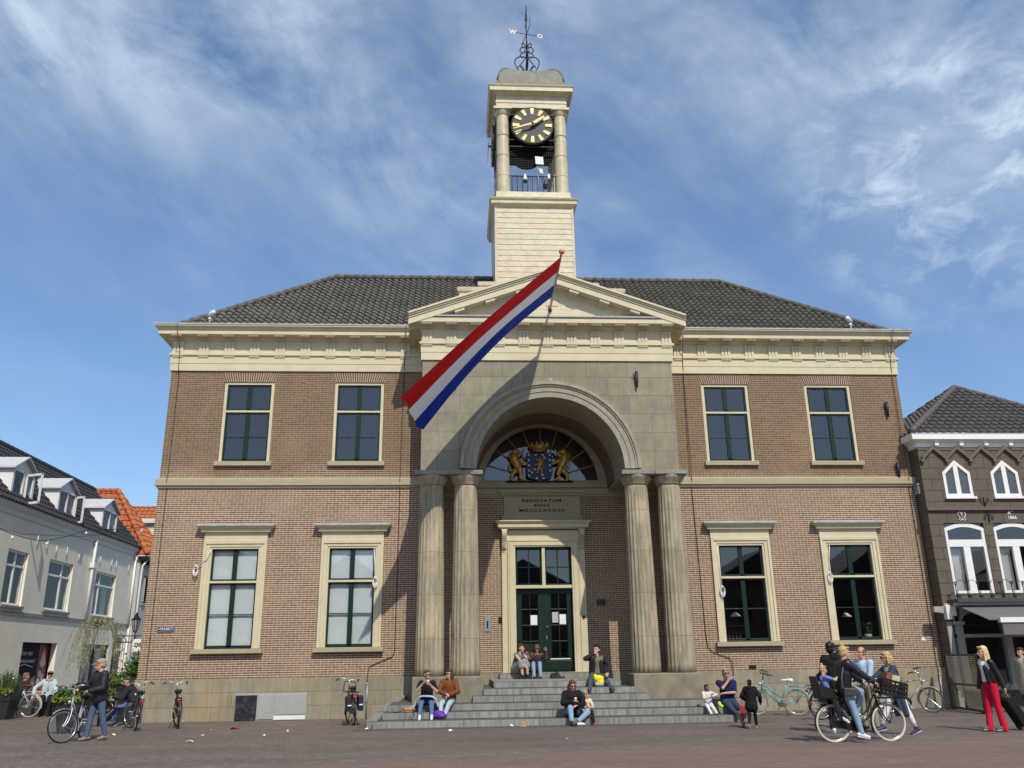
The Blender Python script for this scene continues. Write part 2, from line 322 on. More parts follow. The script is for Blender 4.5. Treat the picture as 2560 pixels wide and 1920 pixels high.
# ---------------- ground ----------------
def paving(name,c1,c2,joint,w,h,rot):
    m,nt,b=newmat(name); t=N(nt,'ShaderNodeTexCoord').outputs['Object']; u=mapping(nt,t,rot=(0,0,rot))
    A=bricktex(nt,u,w,h,.006,.5,2); bc=mixc(nt,A.outputs[0],c1,c2)
    big=noise(nt,mapping(nt,t,(.35,1.1,1)),.7,7,.65,.3); bc=mixc(nt,mth(nt,'MULTIPLY',ramp(nt,big,[(.38,0.),(.68,1.)]),.55),bc,tuple(x*.6 for x in c1))
    pale=noise(nt,mapping(nt,t,(.5,1.6,1),loc=(5,3,0)),1.3,6,.7,.2); bc=mixc(nt,mth(nt,'MULTIPLY',ramp(nt,pale,[(.56,0.),(.8,1.)]),.35),bc,(.30,.27,.24))
    sp=ramp(nt,noise(nt,t,38,2,.5),[(.70,0.),(.74,1.)]); bc=mixc(nt,mth(nt,'MULTIPLY',sp,.35),bc,(.40,.37,.33))
    gum=ramp(nt,noise(nt,mapping(nt,t,loc=(3,9,0)),9,1,.4),[(.72,0.),(.745,1.)]); bc=mixc(nt,mth(nt,'MULTIPLY',gum,.5),bc,(.05,.045,.04))
    col=mixc(nt,mth(nt,'MULTIPLY',A.outputs[1],.7),bc,joint); nt.links.new(col,b.inputs['Base Color']); b.inputs['Roughness'].default_value=.75; b.inputs['Specular IOR Level'].default_value=.35
    bp=N(nt,'ShaderNodeBump'); bp.inputs['Strength'].default_value=.4; bp.inputs['Distance'].default_value=.006; bp.invert=True; nt.links.new(A.outputs[1],bp.inputs['Height']); nt.links.new(bp.outputs[0],b.inputs['Normal'])
    return m
M['klinker']=paving('clinker_paving',(.135,.105,.09),(.21,.165,.142),(.08,.07,.062),.20,.068,R(45))
M['lane']=paving('lane_paving',(.175,.122,.10),(.25,.172,.14),(.12,.095,.08),.20,.068,0)
M['gutter']=paving('gutter_paving',(.13,.125,.118),(.20,.19,.175),(.06,.055,.05),.30,.30,0)
g=MB(); g.quad((-400,-400,0),(400,-400,0),(400,400,0),(-400,400,0)); tag(g.build('ground',M['klinker']),kind='structure')
e1=[(-60,-24),(-6.48,-11.14),(-4.62,-10.68),(-1.81,-10.08),(1.45,-9.44),(3.97,-9.05),(8.58,-8.6),(30,-6.4)]
def strip(e,d0,d1,z): # strip offset towards the camera
    mb=MB(); n=len(e); vs=[]
    for i,(x,y) in enumerate(e): vs+=[(x,y-d0,z),(x,y-d1,z)]
    return mb.add(vs,[(2*i,2*i+1,2*i+3,2*i+2) for i in range(n-1)])
tag(strip(e1,.0,.34,.004).build('gutter',M['gutter']),kind='structure')
tag(strip(e1,.34,30,.005).build('lane',M['lane']),kind='structure')
s=MB(); s.quad((-5.3,-4.4,.004),(5.1,-4.4,.004),(5.1,0,.004),(-5.3,0,.004)); tag(s.build('pavement',M['bluestone']),kind='structure')
# ---------------- town hall ----------------
HALL=thing('town_hall','brown brick town hall with cream cornices, columned arch porch and wooden clock tower','town hall')
WX=12.13; ZB=1.166; ZT=10.68; DEP=8.9; PX=3.9
UW=[-9.60,-6.06,6.10,9.63]; LW=[-9.61,-6.06,6.12,9.66]
holes=[(c-.80,c+.80,7.64,10.30) for c in UW]+[(c-.74,c+.74,1.99,4.98) for c in LW]
b=MB()
for x0,x1 in ((-WX,-PX),(PX,WX)): wall_holes(b,x0,x1,ZB,ZT,[h for h in holes if x0<h[0]<x1],0,.14)
for s_ in (-1,1):
    b.quad((s_*WX,0,ZB),(s_*WX,DEP,ZB),(s_*WX,DEP,ZT),(s_*WX,0,ZT))
    b.quad((s_*PX,0,.6),(s_*PX,1.7,.6),(s_*PX,1.7,7.0),(s_*PX,0,7.0))
b.quad((-WX,DEP,0),(WX,DEP,0),(WX,DEP,ZT),(-WX,DEP,ZT))
wall_holes(b,-PX,PX,1.18,7.12,[(-.95,.95,1.18,5.12)],1.7,.2)
b.build('brick_wall',M['brick'],HALL,fix=False)
# flat brick arches above the upper windows
for c in UW:
    fa=MB(); n=23
    for i in range(n):
        t0,t1=i/n,(i+1)/n
        lo0,lo1=c-.79+1.58*t0,c-.79+1.58*t1; hi0,hi1=c-.92+1.84*t0,c-.92+1.84*t1; g_=.011
        fa.prism([(lo0+g_,-.006,10.30),(lo1-g_,-.006,10.30),(hi1-g_,-.006,10.645),(hi0+g_,-.006,10.645)],(0,.03,0))
    o_=fa.build('flat_arch',pm('arch_brick_paint',(.14,.086,.060),.85,.45,9),HALL); mo=MB(); mo.prism([(c-.79,-.002,10.295),(c+.79,-.002,10.295),(c+.92,-.002,10.65),(c-.92,-.002,10.65)],(0,.02,0)); mo.build('mortar',pm('mortar',(.55,.45,.32),.9,.1),o_)
# stone base
b=MB()
for x0,x1 in ((-WX-.04,-PX),(PX,WX+.04)): b.box(x0,x1,-.04,.3,-.05,ZB)
b.box(-WX-.04,-WX+.2,.3,DEP,-.05,ZB); b.box(WX-.2,WX+.04,.3,DEP,-.05,ZB); b.box(-PX,PX,1.66,1.9,.4,1.18)
b.build('stone_base',M['base'],HALL,bevel=.012)
# string course
prof=[(0,6.81),(.05,6.81),(.05,6.87),(.10,6.88),(.10,7.07),(.02,7.13),(0,7.13)]
b=MB()
for path in ([(-WX,DEP),(-WX,0),(-PX,0)],[(PX,0),(WX,0),(WX,DEP)]):
    q=sweep(path,prof); b.add(q.v,q.f)
q=sweep([(-PX,1.7),(PX,1.7)],prof); b.add(q.v,q.f)
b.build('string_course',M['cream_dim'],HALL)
# wing entablature
def entab(path,dz,cyma):
    prof=[(0,10.66),(.05,10.66),(.05,10.90),(.062,10.91),(.062,11.17),(.11,11.18),(.11,11.25),(.05,11.26),(.05,11.66),(.12,11.70),(.16,11.78),(.42,11.80),(.42,11.93)]
    prof+=([(.44,11.94),(.47,11.99),(.54,12.04),(.54,12.10),(.1,12.12)] if cyma else [(.44,11.95),(.1,11.99)])+[(0,11.99 if not cyma else 12.12)]
    return sweep(path,[(o,z+dz) for o,z in prof])
def trigs(mb,xs,y,dz):
    for x in xs:
        for k in (-1,0,1): mb.box(x+k*.108-.040,x+k*.108+.040,y-.10,y-.04,11.25+dz,11.60+dz)
        mb.box(x-.165,x+.165,y-.075,y-.04,11.255+dz,11.598+dz); mb.box(x-.17,x+.17,y-.105,y-.04,11.60+dz,11.655+dz)
        mb.box(x-.17,x+.17,y-.40,y-.14,11.765+dz,11.79+dz)
        for k in range(6):
            u=x-.14+.28*k/5; mb.box(u-.017,u+.017,y-.10,y-.06,11.115+dz,11.175+dz)
            for r_ in (0,1,2): mb.box(u-.016,u+.016,y-.38+r_*.085,y-.345+r_*.085,11.735+dz,11.766+dz)
for s_ in (-1,1):
    path=[(-WX,DEP),(-WX,0),(-PX-.04,0)] if s_<0 else [(PX+.04,0),(WX,0),(WX,DEP)]
    entab(path,0,True).build('entablature',M['cream'],HALL)
    for k in range(10): t=MB(); trigs(t,[s_*(11.97-.82*k)],0,0); t.build('triglyph',M['cream'],HALL)
for path in ([(-WX,DEP),(-WX,0),(-PX-.1,0)],[(PX+.1,0),(WX,0),(WX,DEP)]):
    gt=MB(); q=sweep(path,[(.545,12.085),(.56,12.085),(.56,12.13),(.53,12.14),(.2,12.135),(.2,12.085)]); gt.add(q.v,q.f); gt.build('gutter_edge',M['lead'],HALL)
# ---- portico ----
PY=-1.5; DZ=-.10
b=MB(); zt=10.60; z0=6.97; Rr=2.27; zc=7.09; n=64
def az(x,r=Rr): return zc+math.sqrt(max(r*r-x*x,0))
xs=[-Rr*math.cos(PI*i/n) for i in range(n+1)]
b.quad((-3.95,PY,z0),(-Rr,PY,z0),(-Rr,PY,zt),(-3.95,PY,zt)); b.quad((Rr,PY,z0),(3.95,PY,z0),(3.95,PY,zt),(Rr,PY,zt))
for x0,x1 in zip(xs,xs[1:]): b.quad((x0,PY,az(x0)),(x1,PY,az(x1)),(x1,PY,zt),(x0,PY,zt))
for s_ in (-1,1):
    b.quad((s_*3.95,PY,z0),(s_*3.95,0,z0),(s_*3.95,0,zt),(s_*3.95,PY,zt)); b.quad((s_*3.95,PY,z0),(s_*3.95,1.7,z0),(s_*Rr,1.7,z0),(s_*Rr,PY,z0))
    b.quad((s_*Rr,PY,z0),(s_*Rr,1.7,z0),(s_*Rr,1.7,zc),(s_*Rr,PY,zc))
b.build('porch_wall',M['stone'],HALL,fix=False)
def ring(mb,r0,r1,y0,y1,n=64,z=zc,cx=0):
    vs=[];fs=[]
    for i in range(n+1):
        a=PI*i/n; c,s_=math.cos(a),math.sin(a)
        for r,y in ((r0,y0),(r1,y0),(r1,y1),(r0,y1)): vs.append((cx-r*c,y,z+r*s_))
    for i in range(n):
        for k in range(4): fs.append((i*4+k,i*4+(k+1)%4,(i+1)*4+(k+1)%4,(i+1)*4+k))
    return mb.add(vs,fs+[(0,1,2,3),(n*4,n*4+3,n*4+2,n*4+1)])
b=MB(); ring(b,2.262,2.44,PY-.05,PY); ring(b,2.44,2.60,PY-.075,PY); ring(b,2.60,2.66,PY-.11,PY); ring(b,2.66,2.76,PY-.15,PY)
b.build('archivolt',ashlar('archivolt_stone',(.33,.295,.22),(.41,.37,.285),(.26,.23,.17),30,30,stain=(.21,.19,.15),streak=.3),HALL)
b=MB(); b.grid(64,4,lambda u,v:(-Rr*math.cos(PI*u),PY+(.32-PY)*v,zc+Rr*math.sin(PI*u))); b.build('arch_soffit',pm('plaster',(.33,.29,.22),.8,.12,2,stain=((.22,.19,.14),2,.5)),HALL,fix=False)
mt,nt_,bs=newmat('vault_brick'); tt=N(nt_,'ShaderNodeTexCoord').outputs['Object']; sp_=N_sep(nt_,tt)
ang=mth(nt_,'MULTIPLY',mth(nt_,'ARCTAN2',mth(nt_,'SUBTRACT',sp_[2],zc),sp_[0]),2.24); cc_=N(nt_,'ShaderNodeCombineXYZ'); nt_.links.new(sp_[1],cc_.inputs[0]); nt_.links.new(ang,cc_.inputs[1])
bt=bricktex(nt_,cc_.outputs[0],.23,.066,.007,.5,2,(.10,.055,.04),(.19,.11,.08),(.30,.25,.19)); nt_.links.new(bt.outputs[0],bs.inputs['Base Color']); bs.inputs['Roughness'].default_value=.85
b=MB(); b.grid(64,4,lambda u,v:(-2.235*math.cos(PI*u),.32+(1.72-.32)*v,zc+2.235*math.sin(PI*u))); ring(b,2.235,2.27,.30,.325); b.build('arch_vault',mt,HALL,fix=False)
entab([(-3.95,0),(-3.95,PY),(3.95,PY),(3.95,0)],DZ,False).build('entablature',M['cream'],HALL)
for k in range(11): t=MB(); trigs(t,[-3.82+.764*k],PY,DZ); t.build('triglyph',M['cream'],HALL)
# pediment
b=MB(); ty=PY-.055; az_=13.02; bz=11.87
b.prism([(-3.85,ty,bz),(3.85,ty,bz),(0,ty,az_+.12)],(0,1.4,0)); 
for k in range(1,8):
    z=bz+.145*k; hw=3.85*(1-(z-bz)/(az_+.12-bz)); b.box(-hw,hw,ty-.004,ty,z-.004,z+.004)
b.box(.0,.36,ty-.02,ty,12.42,12.86); b.build('tympanum',M['cream'],HALL)
b=MB()
for s_ in (-1,1):
    e=Vector((s_*4.42,0,11.63)); a=Vector((0,0,13.17)); d=(a-e).normalized(); nrm=Vector((-d.z*s_,0,d.x*s_)); nrm=nrm if nrm.z>0 else -nrm
    for (o0,o1,y0,y1) in ((-.03,.16,-.44,0),(.16,.22,-.47,0),(.22,.27,-.51,0),(.27,.33,-.55,0),(-.12,-.03,-.14,0)):
        P=[e+nrm*o0,a+nrm*o0*1.0,a+nrm*o1,e+nrm*o1]
        # cut plumb at apex and at the eave
        P=[Vector((p.x,PY+y0,p.z)) for p in P]
        k=(a.z-e.z)/(a.x-e.x)
        P[1]=Vector((0,PY+y0,e.z+nrm.z*o0+k*(0-(e.x+nrm.x*o0)))); P[2]=Vector((0,PY+y0,e.z+nrm.z*o1+k*(0-(e.x+nrm.x*o1))))
        P[0]=Vector((s_*(4.40-.0),PY+y0,e.z+nrm.z*o0+k*(s_*4.40-(e.x+nrm.x*o0)))); P[3]=Vector((s_*(4.40),PY+y0,e.z+nrm.z*o1+k*(s_*4.40-(e.x+nrm.x*o1))))
        b.prism(P,(0,y1-y0+1.6,0))
    for k_ in (.14,.36,.58,.80):
        c=e.lerp(a,k_)+nrm*-.075; c.y=PY-.28; b.obox(c,d*.16,(0,.13,0),nrm*.04)
        for i in range(6):
            for j in range(3): b.obox(c+d*(-.13+.052*i)+Vector((0,-.09+.08*j,0))-nrm*.055,d*.015,(0,.015,0),nrm*.016)
b.build('raking_cornice',M['cream'],HALL)
b=MB(); b.box(-3.98,3.98,PY-.43,PY-.05,11.905-.012,11.905+.03); b.build('pediment_flashing',M['lead'],HALL)
b=MB(); b.quad((-4.45,-2.05,11.94),(0,-2.05,13.50),(0,4.2,13.50),(-4.45,4.2,11.94)); b.quad((4.45,-2.05,11.94),(4.45,4.2,11.94),(0,4.2,13.50),(0,-2.05,13.50)); b.build('pediment_roof',M['lead'],HALL)
# columns
FL=20
def flute(a,z): return 1-.080*abs(math.sin(a*FL/2))**.7 if z<6.42 else 1.0
for x in (-3.605,-2.593,2.593,3.605):
    b=MB(); pf=[]
    for i in range(25):
        z=1.165+(6.46-1.165)*i/24; t=i/24; pf.append((.418-.072*(t**1.35),z))
    pf+=[(.345,6.50),(.345,6.53),(.335,6.535),(.335,6.55),(.35,6.56)]
    b.lathe(pf,(x,-1.4,0),FL*6,mod=flute)
    b.lathe([(.35,6.555),(.365,6.60),(.40,6.66),(.455,6.74),(.49,6.80),(.49,6.845)],(x,-1.4,0),32)
    c=b.build('column',M['colstone'],HALL)
    b=MB(); b.box(x-.5,x+.5,-1.9,-.9,6.845,6.97); b.build('abacus',pm('abacus_stone',(.26,.25,.215),.8,.25,4,.3,stain=((.14,.14,.13),3,.7)),c,bevel=.01)
for s_ in (-1,1):
    b=MB(); b.box(s_*2.10,s_*4.06,-1.96,-.85,.40,1.163); b.build('plinth_block',pm('plinth_stone',(.25,.22,.155),.85,.22,2.5,.5,30,stain=((.15,.135,.105),1.4,.9)),HALL,bevel=.03)
# recess: fanlight, tablet, door
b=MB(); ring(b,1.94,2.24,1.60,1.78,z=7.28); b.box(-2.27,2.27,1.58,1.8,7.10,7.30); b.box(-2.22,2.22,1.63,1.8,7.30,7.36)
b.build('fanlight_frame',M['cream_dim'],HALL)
b=MB()
for k in range(1,10):
    a=PI*k/10; b.tube([(-.95*math.cos(a),1.70,7.33+.95*math.sin(a)),(-1.96*math.cos(a),1.70,7.30+1.96*math.sin(a))],.022,6)
ring(b,.93,.975,1.68,1.72,32,7.32); b.build('fanlight_bars',M['cream_dim'],HALL)
b=MB(); b.quad((-2.2,1.74,7.2),(2.2,1.74,7.2),(2.2,1.74,9.4),(-2.2,1.74,9.4)); b.build('fanlight_pane',M['glass'],HALL)
b=MB(); b.box(-1.29,1.29,1.66,1.75,6.16,6.83); b.box(-1.36,1.36,1.62,1.75,5.98,6.16); 
q=sweep([(-1.36,1.75),(-1.36,1.62),(1.36,1.62),(1.36,1.75)],[(0,6.83),(.03,6.84),(.05,6.90),(.11,6.92),(.11,7.0),(.13,7.03),(.0,7.05)]); b.add(q.v,q.f)
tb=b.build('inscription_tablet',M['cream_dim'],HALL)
for tx,zz_,w_ in (('RENOVATUM',6.665,1.33),('ANNO',6.505,.55),('MDCCCXXXVII',6.33,1.52)):
    q=text_mb(tx,.135,.003,1.28,.004); xs_=[v[0] for v in q.v]; k=w_/(max(xs_)-min(xs_)); c0=(max(xs_)+min(xs_))/2
    q.v=[((v[0]-c0)*k-.01,1.655-v[2],zz_+v[1]) for v in q.v]; q.build('inscription',pm('ink',(.02,.018,.015),.8,0),tb)
b=MB()
for s_ in (-1,1):
    b.box(s_*1.20,s_*1.38,1.60,1.74,1.17,5.68); b.box(s_*.93,s_*1.20,1.57,1.74,1.17,5.36); b.box(s_*.99,s_*1.13,1.545,1.57,1.17,5.28); b.box(s_*1.15,s_*1.185,1.54,1.57,1.17,5.36)
    b.box(s_*1.19,s_*1.385,1.42,1.74,5.64,5.69)
b.box(-1.2,1.2,1.60,1.74,5.36,5.68); b.box(-.93,.93,1.572,1.74,5.12,5.36); b.box(-.99,.99,1.546,1.573,5.16,5.28); b.box(-1.15,1.15,1.538,1.573,5.30,5.362)
q=sweep([(-1.40,1.74),(-1.40,1.50),(1.40,1.50),(1.40,1.74)],[(0,5.69),(.04,5.70),(.10,5.74),(.12,5.74),(.12,5.84),(.16,5.88),(.20,5.93),(.20,5.96),(0,5.98)]); b.add(q.v,q.f)
b.box(-.95,.95,1.62,1.86,3.78,3.88); b.box(-.052,.052,1.62,1.86,3.88,5.1)
ds=b.build('door_surround',M['cream'],HALL,bevel=.006)
for s_ in (-1,1):
    b=MB(); pr=[(0,5.66),(0,5.07)]; pts=[]
    for i in range(13):
        t=i/12; pts.append((1.60-(.17*(1-t)**.8+.03+.035*math.sin(t*PI*2.2)),5.66-.60*t))
    b.prism([(s_*1.215,1.62,5.66)]+[(s_*1.215,y,z) for y,z in pts]+[(s_*1.215,1.62,5.05)],(s_*.15,0,0))
    for k in range(4): b.box(s_*(1.235+.035*k),s_*(1.245+.035*k),1.39,1.45,5.15,5.62)
    b.build('console',M['cream'],ds)
def leaf(s_):
    x0,x1=(-.905,-.02) if s_<0 else (.02,.905)
    b=MB(); y0,y1=1.80,1.86; g0,g1=(-.73,-.20) if s_<0 else (.22,.75)
    b.box(x0,g0,y0,y1,1.19,3.77); b.box(g1,x1,y0,y1,1.19,3.77); b.box(g0,g1,y0,y1,3.62,3.77); b.box(g0,g1,y0,y1,1.19,1.60)
    m_=(g0+g1)/2; b.box(m_-.014,m_+.014,y0+.01,y1,1.6,3.62)
    for z in (2.12,2.62,3.12): b.box(g0,g1,y0+.012,y1,z-.014,z+.014)
    b.box(g0-.04,g0,y0-.02,y0,1.6,3.66); b.box(g1,g1+.04,y0-.02,y0,1.6,3.66); b.box(g0-.04,g1+.04,y0-.02,y0,3.62,3.66)
    b.box(x0+.05,x1-.05,y0-.015,y0,1.24,1.52)
    d=b.build('door',M['green'],HALL,bevel=.004)
    b=MB(); b.quad((g0,1.835,1.6),(g1,1.835,1.6),(g1,1.835,3.62),(g0,1.835,3.62)); b.build('pane',M['glass'],d)
    b=MB(); b.box(g0-.06,g1+.06,y0-.045,y0,1.56,1.59); b.build('weather_bar',M['white'],d)
    if s_>0:
        b=MB(); b.lathe([(.012,0),(.012,.03),(.035,.04),(.04,.06),(.02,.08)],(.08,y0-.08,2.56),14,'y'); b.build('knob',pm('brass',(.6,.5,.3),.25,0,metal=.8),d)
        b=MB(); b.box(.05,.08,y0-.012,y0,2.18,2.30); b.build('keyhole_plate',pm('brass',(.6,.5,.3),.25,0,metal=.8),d)
    return d
leaf(-1); leaf(1)
b=MB(); b.box(-.022,.022,1.785,1.86,1.19,3.77); b.build('door_post',M['green'],HALL)
tw=MB()
for x0,x1 in ((-.91,-.052),(.052,.91)):
    tw.box(x0,x0+.05,1.78,1.86,3.88,5.1); tw.box(x1-.05,x1,1.78,1.86,3.88,5.1); tw.box(x0,x1,1.78,1.86,5.04,5.1); tw.box(x0,x1,1.78,1.86,3.88,3.94)
    tw.box((x0+x1)/2-.013,(x0+x1)/2+.013,1.79,1.86,3.94,5.04); tw.box(x0,x1,1.79,1.86,4.46,4.486)
two=tw.build('transom_window',M['green'],HALL)
b=MB(); b.quad((-.91,1.83,3.9),(.91,1.83,3.9),(.91,1.83,5.08),(-.91,1.83,5.08)); b.build('pane',M['glass'],two)
# windows
def window(c,lower):
    f=MB()
    if lower:
        z0,z1=2.0,4.95; hw=.70
        for s_ in (-1,1):
            f.box(c+s_*.70,c+s_*.76,-.03,.13,z0,4.92); f.box(c+s_*.76,c+s_*.87,-.055,.02,z0,z1+.06); f.box(c+s_*.87,c+s_*.95,-.085,.02,z0,5.14)
        f.box(c-.76,c+.76,-.03,.13,4.92,4.98); f.box(c-.76,c+.76,-.055,.02,4.98,5.01); f.box(c-.87,c+.87,-.055,.02,5.01,5.07); f.box(c-.87,c+.87,-.085,.02,5.07,5.14)
        f.box(c-.95,c+.95,-.06,.02,5.14,5.42); f.box(c-.95,c+.95,-.085,0,5.14,5.165); f.box(c-.70,c+.70,-.01,.12,3.90,3.965)
        tz,mz,lo=3.965,2.98,3.90; y=.06; nm='arched'
    else:
        z0,z1=7.66,10.29; hw=.70
        for s_ in (-1,1): f.box(c+s_*.70,c+s_*.795,.03,.14,z0,z1)
        f.box(c-.70,c+.70,.03,.14,10.21,10.29); f.box(c-.70,c+.70,.035,.12,9.28,9.345)
        tz,mz,lo=9.345,8.46,9.28; y=.07
    w=f.build('window',M['cream'],HALL,bevel=.005)
    zb_=z0+.04; zt_=(4.92 if lower else 10.21)
    g=MB(); st=.055
    for a0,a1 in ((tz,zt_),(zb_,lo)):
        g.box(c-.70,c-.70+st,y,y+.06,a0,a1); g.box(c+.70-st,c+.70,y,y+.06,a0,a1); g.box(c-.07,c+.07,y,y+.06,a0,a1); g.box(c-.645,c+.645,y,y+.06,a1-.05,a1); g.box(c-.645,c+.645,y,y+.06,a0,a0+.055)
    g.box(c-.645,c+.645,y+.012,y+.06,mz-.013,mz+.013); g.box(c-.70,c+.70,y,y+.06,z0-.01,zb_)
    g.build('sash',M['green'],w,bevel=.004)
    p=MB(); p.quad((c-.69,y+.035,z0),(c+.69,y+.035,z0),(c+.69,y+.035,zt_),(c-.69,y+.035,zt_)); p.build('pane',M['glass'],w)
    s=MB()
    if lower: s.box(c-1.04,c+1.04,-.17,.1,1.865,1.995)
    else: s.box(c-.89,c+.89,-.11,.1,7.505,7.645)
    s.build('sill',M['cream_dim'],w,bevel=.008)
    if lower:
        q=sweep([(c-.95,.02),(c-.95,-.06),(c+.95,-.06),(c+.95,.02)],[(0,5.40),(.03,5.41),(.10,5.43),(.10,5.50),(.15,5.53),(.20,5.57),(.20,5.585),(0,5.60)]); q.build('hood',M['cream'],w)
        q=sweep([(c-.95,0),(c-.95,-.06),(c+.95,-.06),(c+.95,0)],[(0,5.588),(.225,5.588),(.23,5.63),(.0,5.70)]); q.build('hood_flashing',M['lead'],w)
    return w
for c in UW: window(c,False)
for i,c in enumerate(LW):
    window(c,True)
    if i<2:
        b=MB(); b.grid(12,2,lambda u,v:(c-.70+1.40*u,.150+.004*math.sin(u*14+v*2),2.0+2.95*v)); b.build('window_blind',M['blind'],HALL)
# interior shells behind the windows
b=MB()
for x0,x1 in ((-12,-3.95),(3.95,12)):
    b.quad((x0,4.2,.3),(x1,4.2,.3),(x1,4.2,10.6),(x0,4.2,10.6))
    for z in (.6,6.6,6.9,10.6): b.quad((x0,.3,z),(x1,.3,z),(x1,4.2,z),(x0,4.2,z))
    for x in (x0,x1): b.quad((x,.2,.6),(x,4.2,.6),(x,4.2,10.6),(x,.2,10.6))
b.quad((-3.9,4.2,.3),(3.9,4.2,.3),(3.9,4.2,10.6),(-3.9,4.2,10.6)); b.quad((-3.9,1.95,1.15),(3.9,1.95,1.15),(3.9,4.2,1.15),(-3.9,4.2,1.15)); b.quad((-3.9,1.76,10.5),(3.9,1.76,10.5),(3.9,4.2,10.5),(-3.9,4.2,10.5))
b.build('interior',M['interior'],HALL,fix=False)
# roof with real pantiles
def tiles(mb,O,u,v,poly,tw=.235,th=.325,amp=.040,step=.05,ns=6):
    """pantile slope: O origin, u along eave, v up the slope (unit vectors), poly in (u,v) convex"""
    O=Vector(O);u=Vector(u).normalized();v=Vector(v).normalized();n=u.cross(v); n=n if n.z>0 else -n
    def span(y):
        xs=[]
        for (a,b_),(c,d) in zip(poly,poly[1:]+poly[:1]):
            if (b_<=y<d) or (d<=y<b_): xs.append(a+(c-a)*(y-b_)/(d-b_))
        return (min(xs),max(xs)) if len(xs)>=2 else None
    vmax=max(p[1] for p in poly); vmin=min(p[1] for p in poly); r=int((vmax-vmin)/th)+1; du=tw/ns
    for k in range(r):
        y0=vmin+k*th; y1=min(y0+th,vmax); sp=span(min((y0+y1)/2,vmax-1e-4))
        if not sp: continue
        i0=math.floor(sp[0]/du); i1=math.ceil(sp[1]/du); vs=[];fs=[]
        for i in range(i0,i1+1):
            x=min(max(i*du,sp[0]),sp[1]); ph=(x/tw)%1
            h=amp*(math.sin(2*PI*ph)+.35*math.sin(4*PI*ph+.6)); jit=.006*math.sin(math.floor(x/tw)*12.9+k*7.3)
            vs+=[O+u*x+v*(y0-.0)+n*(h-.012),O+u*x+v*(y0-.015)+n*(h+step+jit),O+u*x+v*(y1+.02)+n*(h+jit*.3)]
        m=len(vs)//3
        for i in range(m-1):
            a=i*3; fs+=[(a,a+3,a+4,a+1),(a+1,a+4,a+5,a+2)]
        mb.add(vs,fs,False)
def ridge(mb,p0,p1,r=.13,L=.36):
    p0=Vector(p0);p1=Vector(p1);d=p1-p0;n=max(1,int(d.length/L)); 
    for i in range(n):
        a=p0+d*(i/n); c=p0+d*((i+1.06)/n); mb.tube([a,c],[r,r*.84],10)
ey=-.15; ez=12.10; ry=4.35; rz=16.05; hx=12.22
b=MB(); sl_=math.hypot(ry-ey,rz-ez); v=Vector((0,ry-ey,rz-ez)); rx=hx-(ry-ey)
tiles(b,(0,ey,ez),(1,0,0),v,[(-hx,0),(hx,0),(rx,sl_),(-rx,sl_)])
for s_ in (-1,1):
    tiles(b,(s_*hx,ry,ez),(0,1,0),(-s_*(ry-ey),0,rz-ez),[(-(ry-ey),0),(ry-ey,0),(0,sl_)])
b.quad((-hx,2*ry-ey,ez),(hx,2*ry-ey,ez),(rx,ry,rz),(-rx,ry,rz))
rf=b.build('roof',M['tile'],HALL,fix=False)
b=MB(); ridge(b,(-rx,ry,rz+.02),(rx,ry,rz+.02))
for s_ in (-1,1): ridge(b,(s_*hx,ey,ez+.03),(s_*rx,ry,rz+.03),.115)
b.build('ridge_tiles',M['tile'],rf)
# ---- tower ----
CY=3.33
b=MB()
b.box(-1.46,1.46,CY-1.46,CY+1.46,13,18.0)
k=0; z=13.2
while z<17.93:
    h=.225
    for (a,b_,c,d) in ((-1.485,1.485,CY-1.49,CY-1.46),(-1.485,1.485,CY+1.46,CY+1.49)): b.add([(a,c,z),(b_,c,z),(b_,d if c<CY else d,z),(a,d,z),(a,c+.012 if c<CY else c,z+h-.012),(b_,c+.012 if c<CY else c,z+h-.012),(b_,d,z+h-.012),(a,d,z+h-.012)],[(0,3,2,1),(4,5,6,7),(0,1,5,4),(1,2,6,5),(2,3,7,6),(3,0,4,7)])
    for s_ in (-1,1): b.box(s_*1.46,s_*1.487,CY-1.46,CY+1.46,z,z+h-.012)
    z+=h
for sx_ in (-1,1):
    for sy_ in (-1,1): b.box(sx_*1.42,sx_*1.50,CY+sy_*1.42,CY+sy_*1.50,13,18.0)
TW=b.build('tower',M['cream_tower'],HALL)
sq=lambda r:[(-r,CY+r),(-r,CY-r),(r,CY-r),(r,CY+r)]
def sqs(r,prof):
    return sweep(sq(r),prof,True)
q=sqs(1.46,[(0,17.90),(.05,17.92),(.09,17.98),(.17,18.02),(.17,18.14),(.22,18.18),(.24,18.24),(-.02,18.34),(-.04,18.62),(-.3,18.62),(-.3,17.90)]); q.build('tower_cornice',M['cream_tower'],TW)
b=MB(); b.box(-1.42,1.42,CY-1.42,CY+1.42,18.55,18.63); b.build('belfry_floor',M['cream_tower'],TW)
for sx_ in (-1,1):
    for sy_ in (-1,1):
        b=MB(); x,y=sx_*1.14,CY+sy_*1.14
        b.lathe([(.262,18.62),(.24,22.10)],(x,y,0),28,cap=False); b.lathe([(.24,22.10),(.26,22.14),(.33,22.27),(.335,22.31)],(x,y,0),28)
        for zr in (19.4,20.3,21.2): b.lathe([(.245,zr-.012),(.268,zr-.008),(.268,zr+.008),(.245,zr+.012)],(x,y,0),28,smooth=False,cap=False)
        b.box(x-.36,x+.36,y-.36,y+.36,22.31,22.41); b.build('belfry_column',M['cream_tower'],TW)
q=sqs(1.40,[(0,22.41),(0,22.62),(.02,22.63),(.02,22.70),(-.0,22.71),(0,22.96),(.06,22.98),(.10,23.03),(.25,23.05),(.25,23.20),(.29,23.26),(.31,23.32),(-.02,23.44),(-.6,23.44),(-.6,22.41)]); q.build('belfry_entablature',M['cream_tower'],TW)
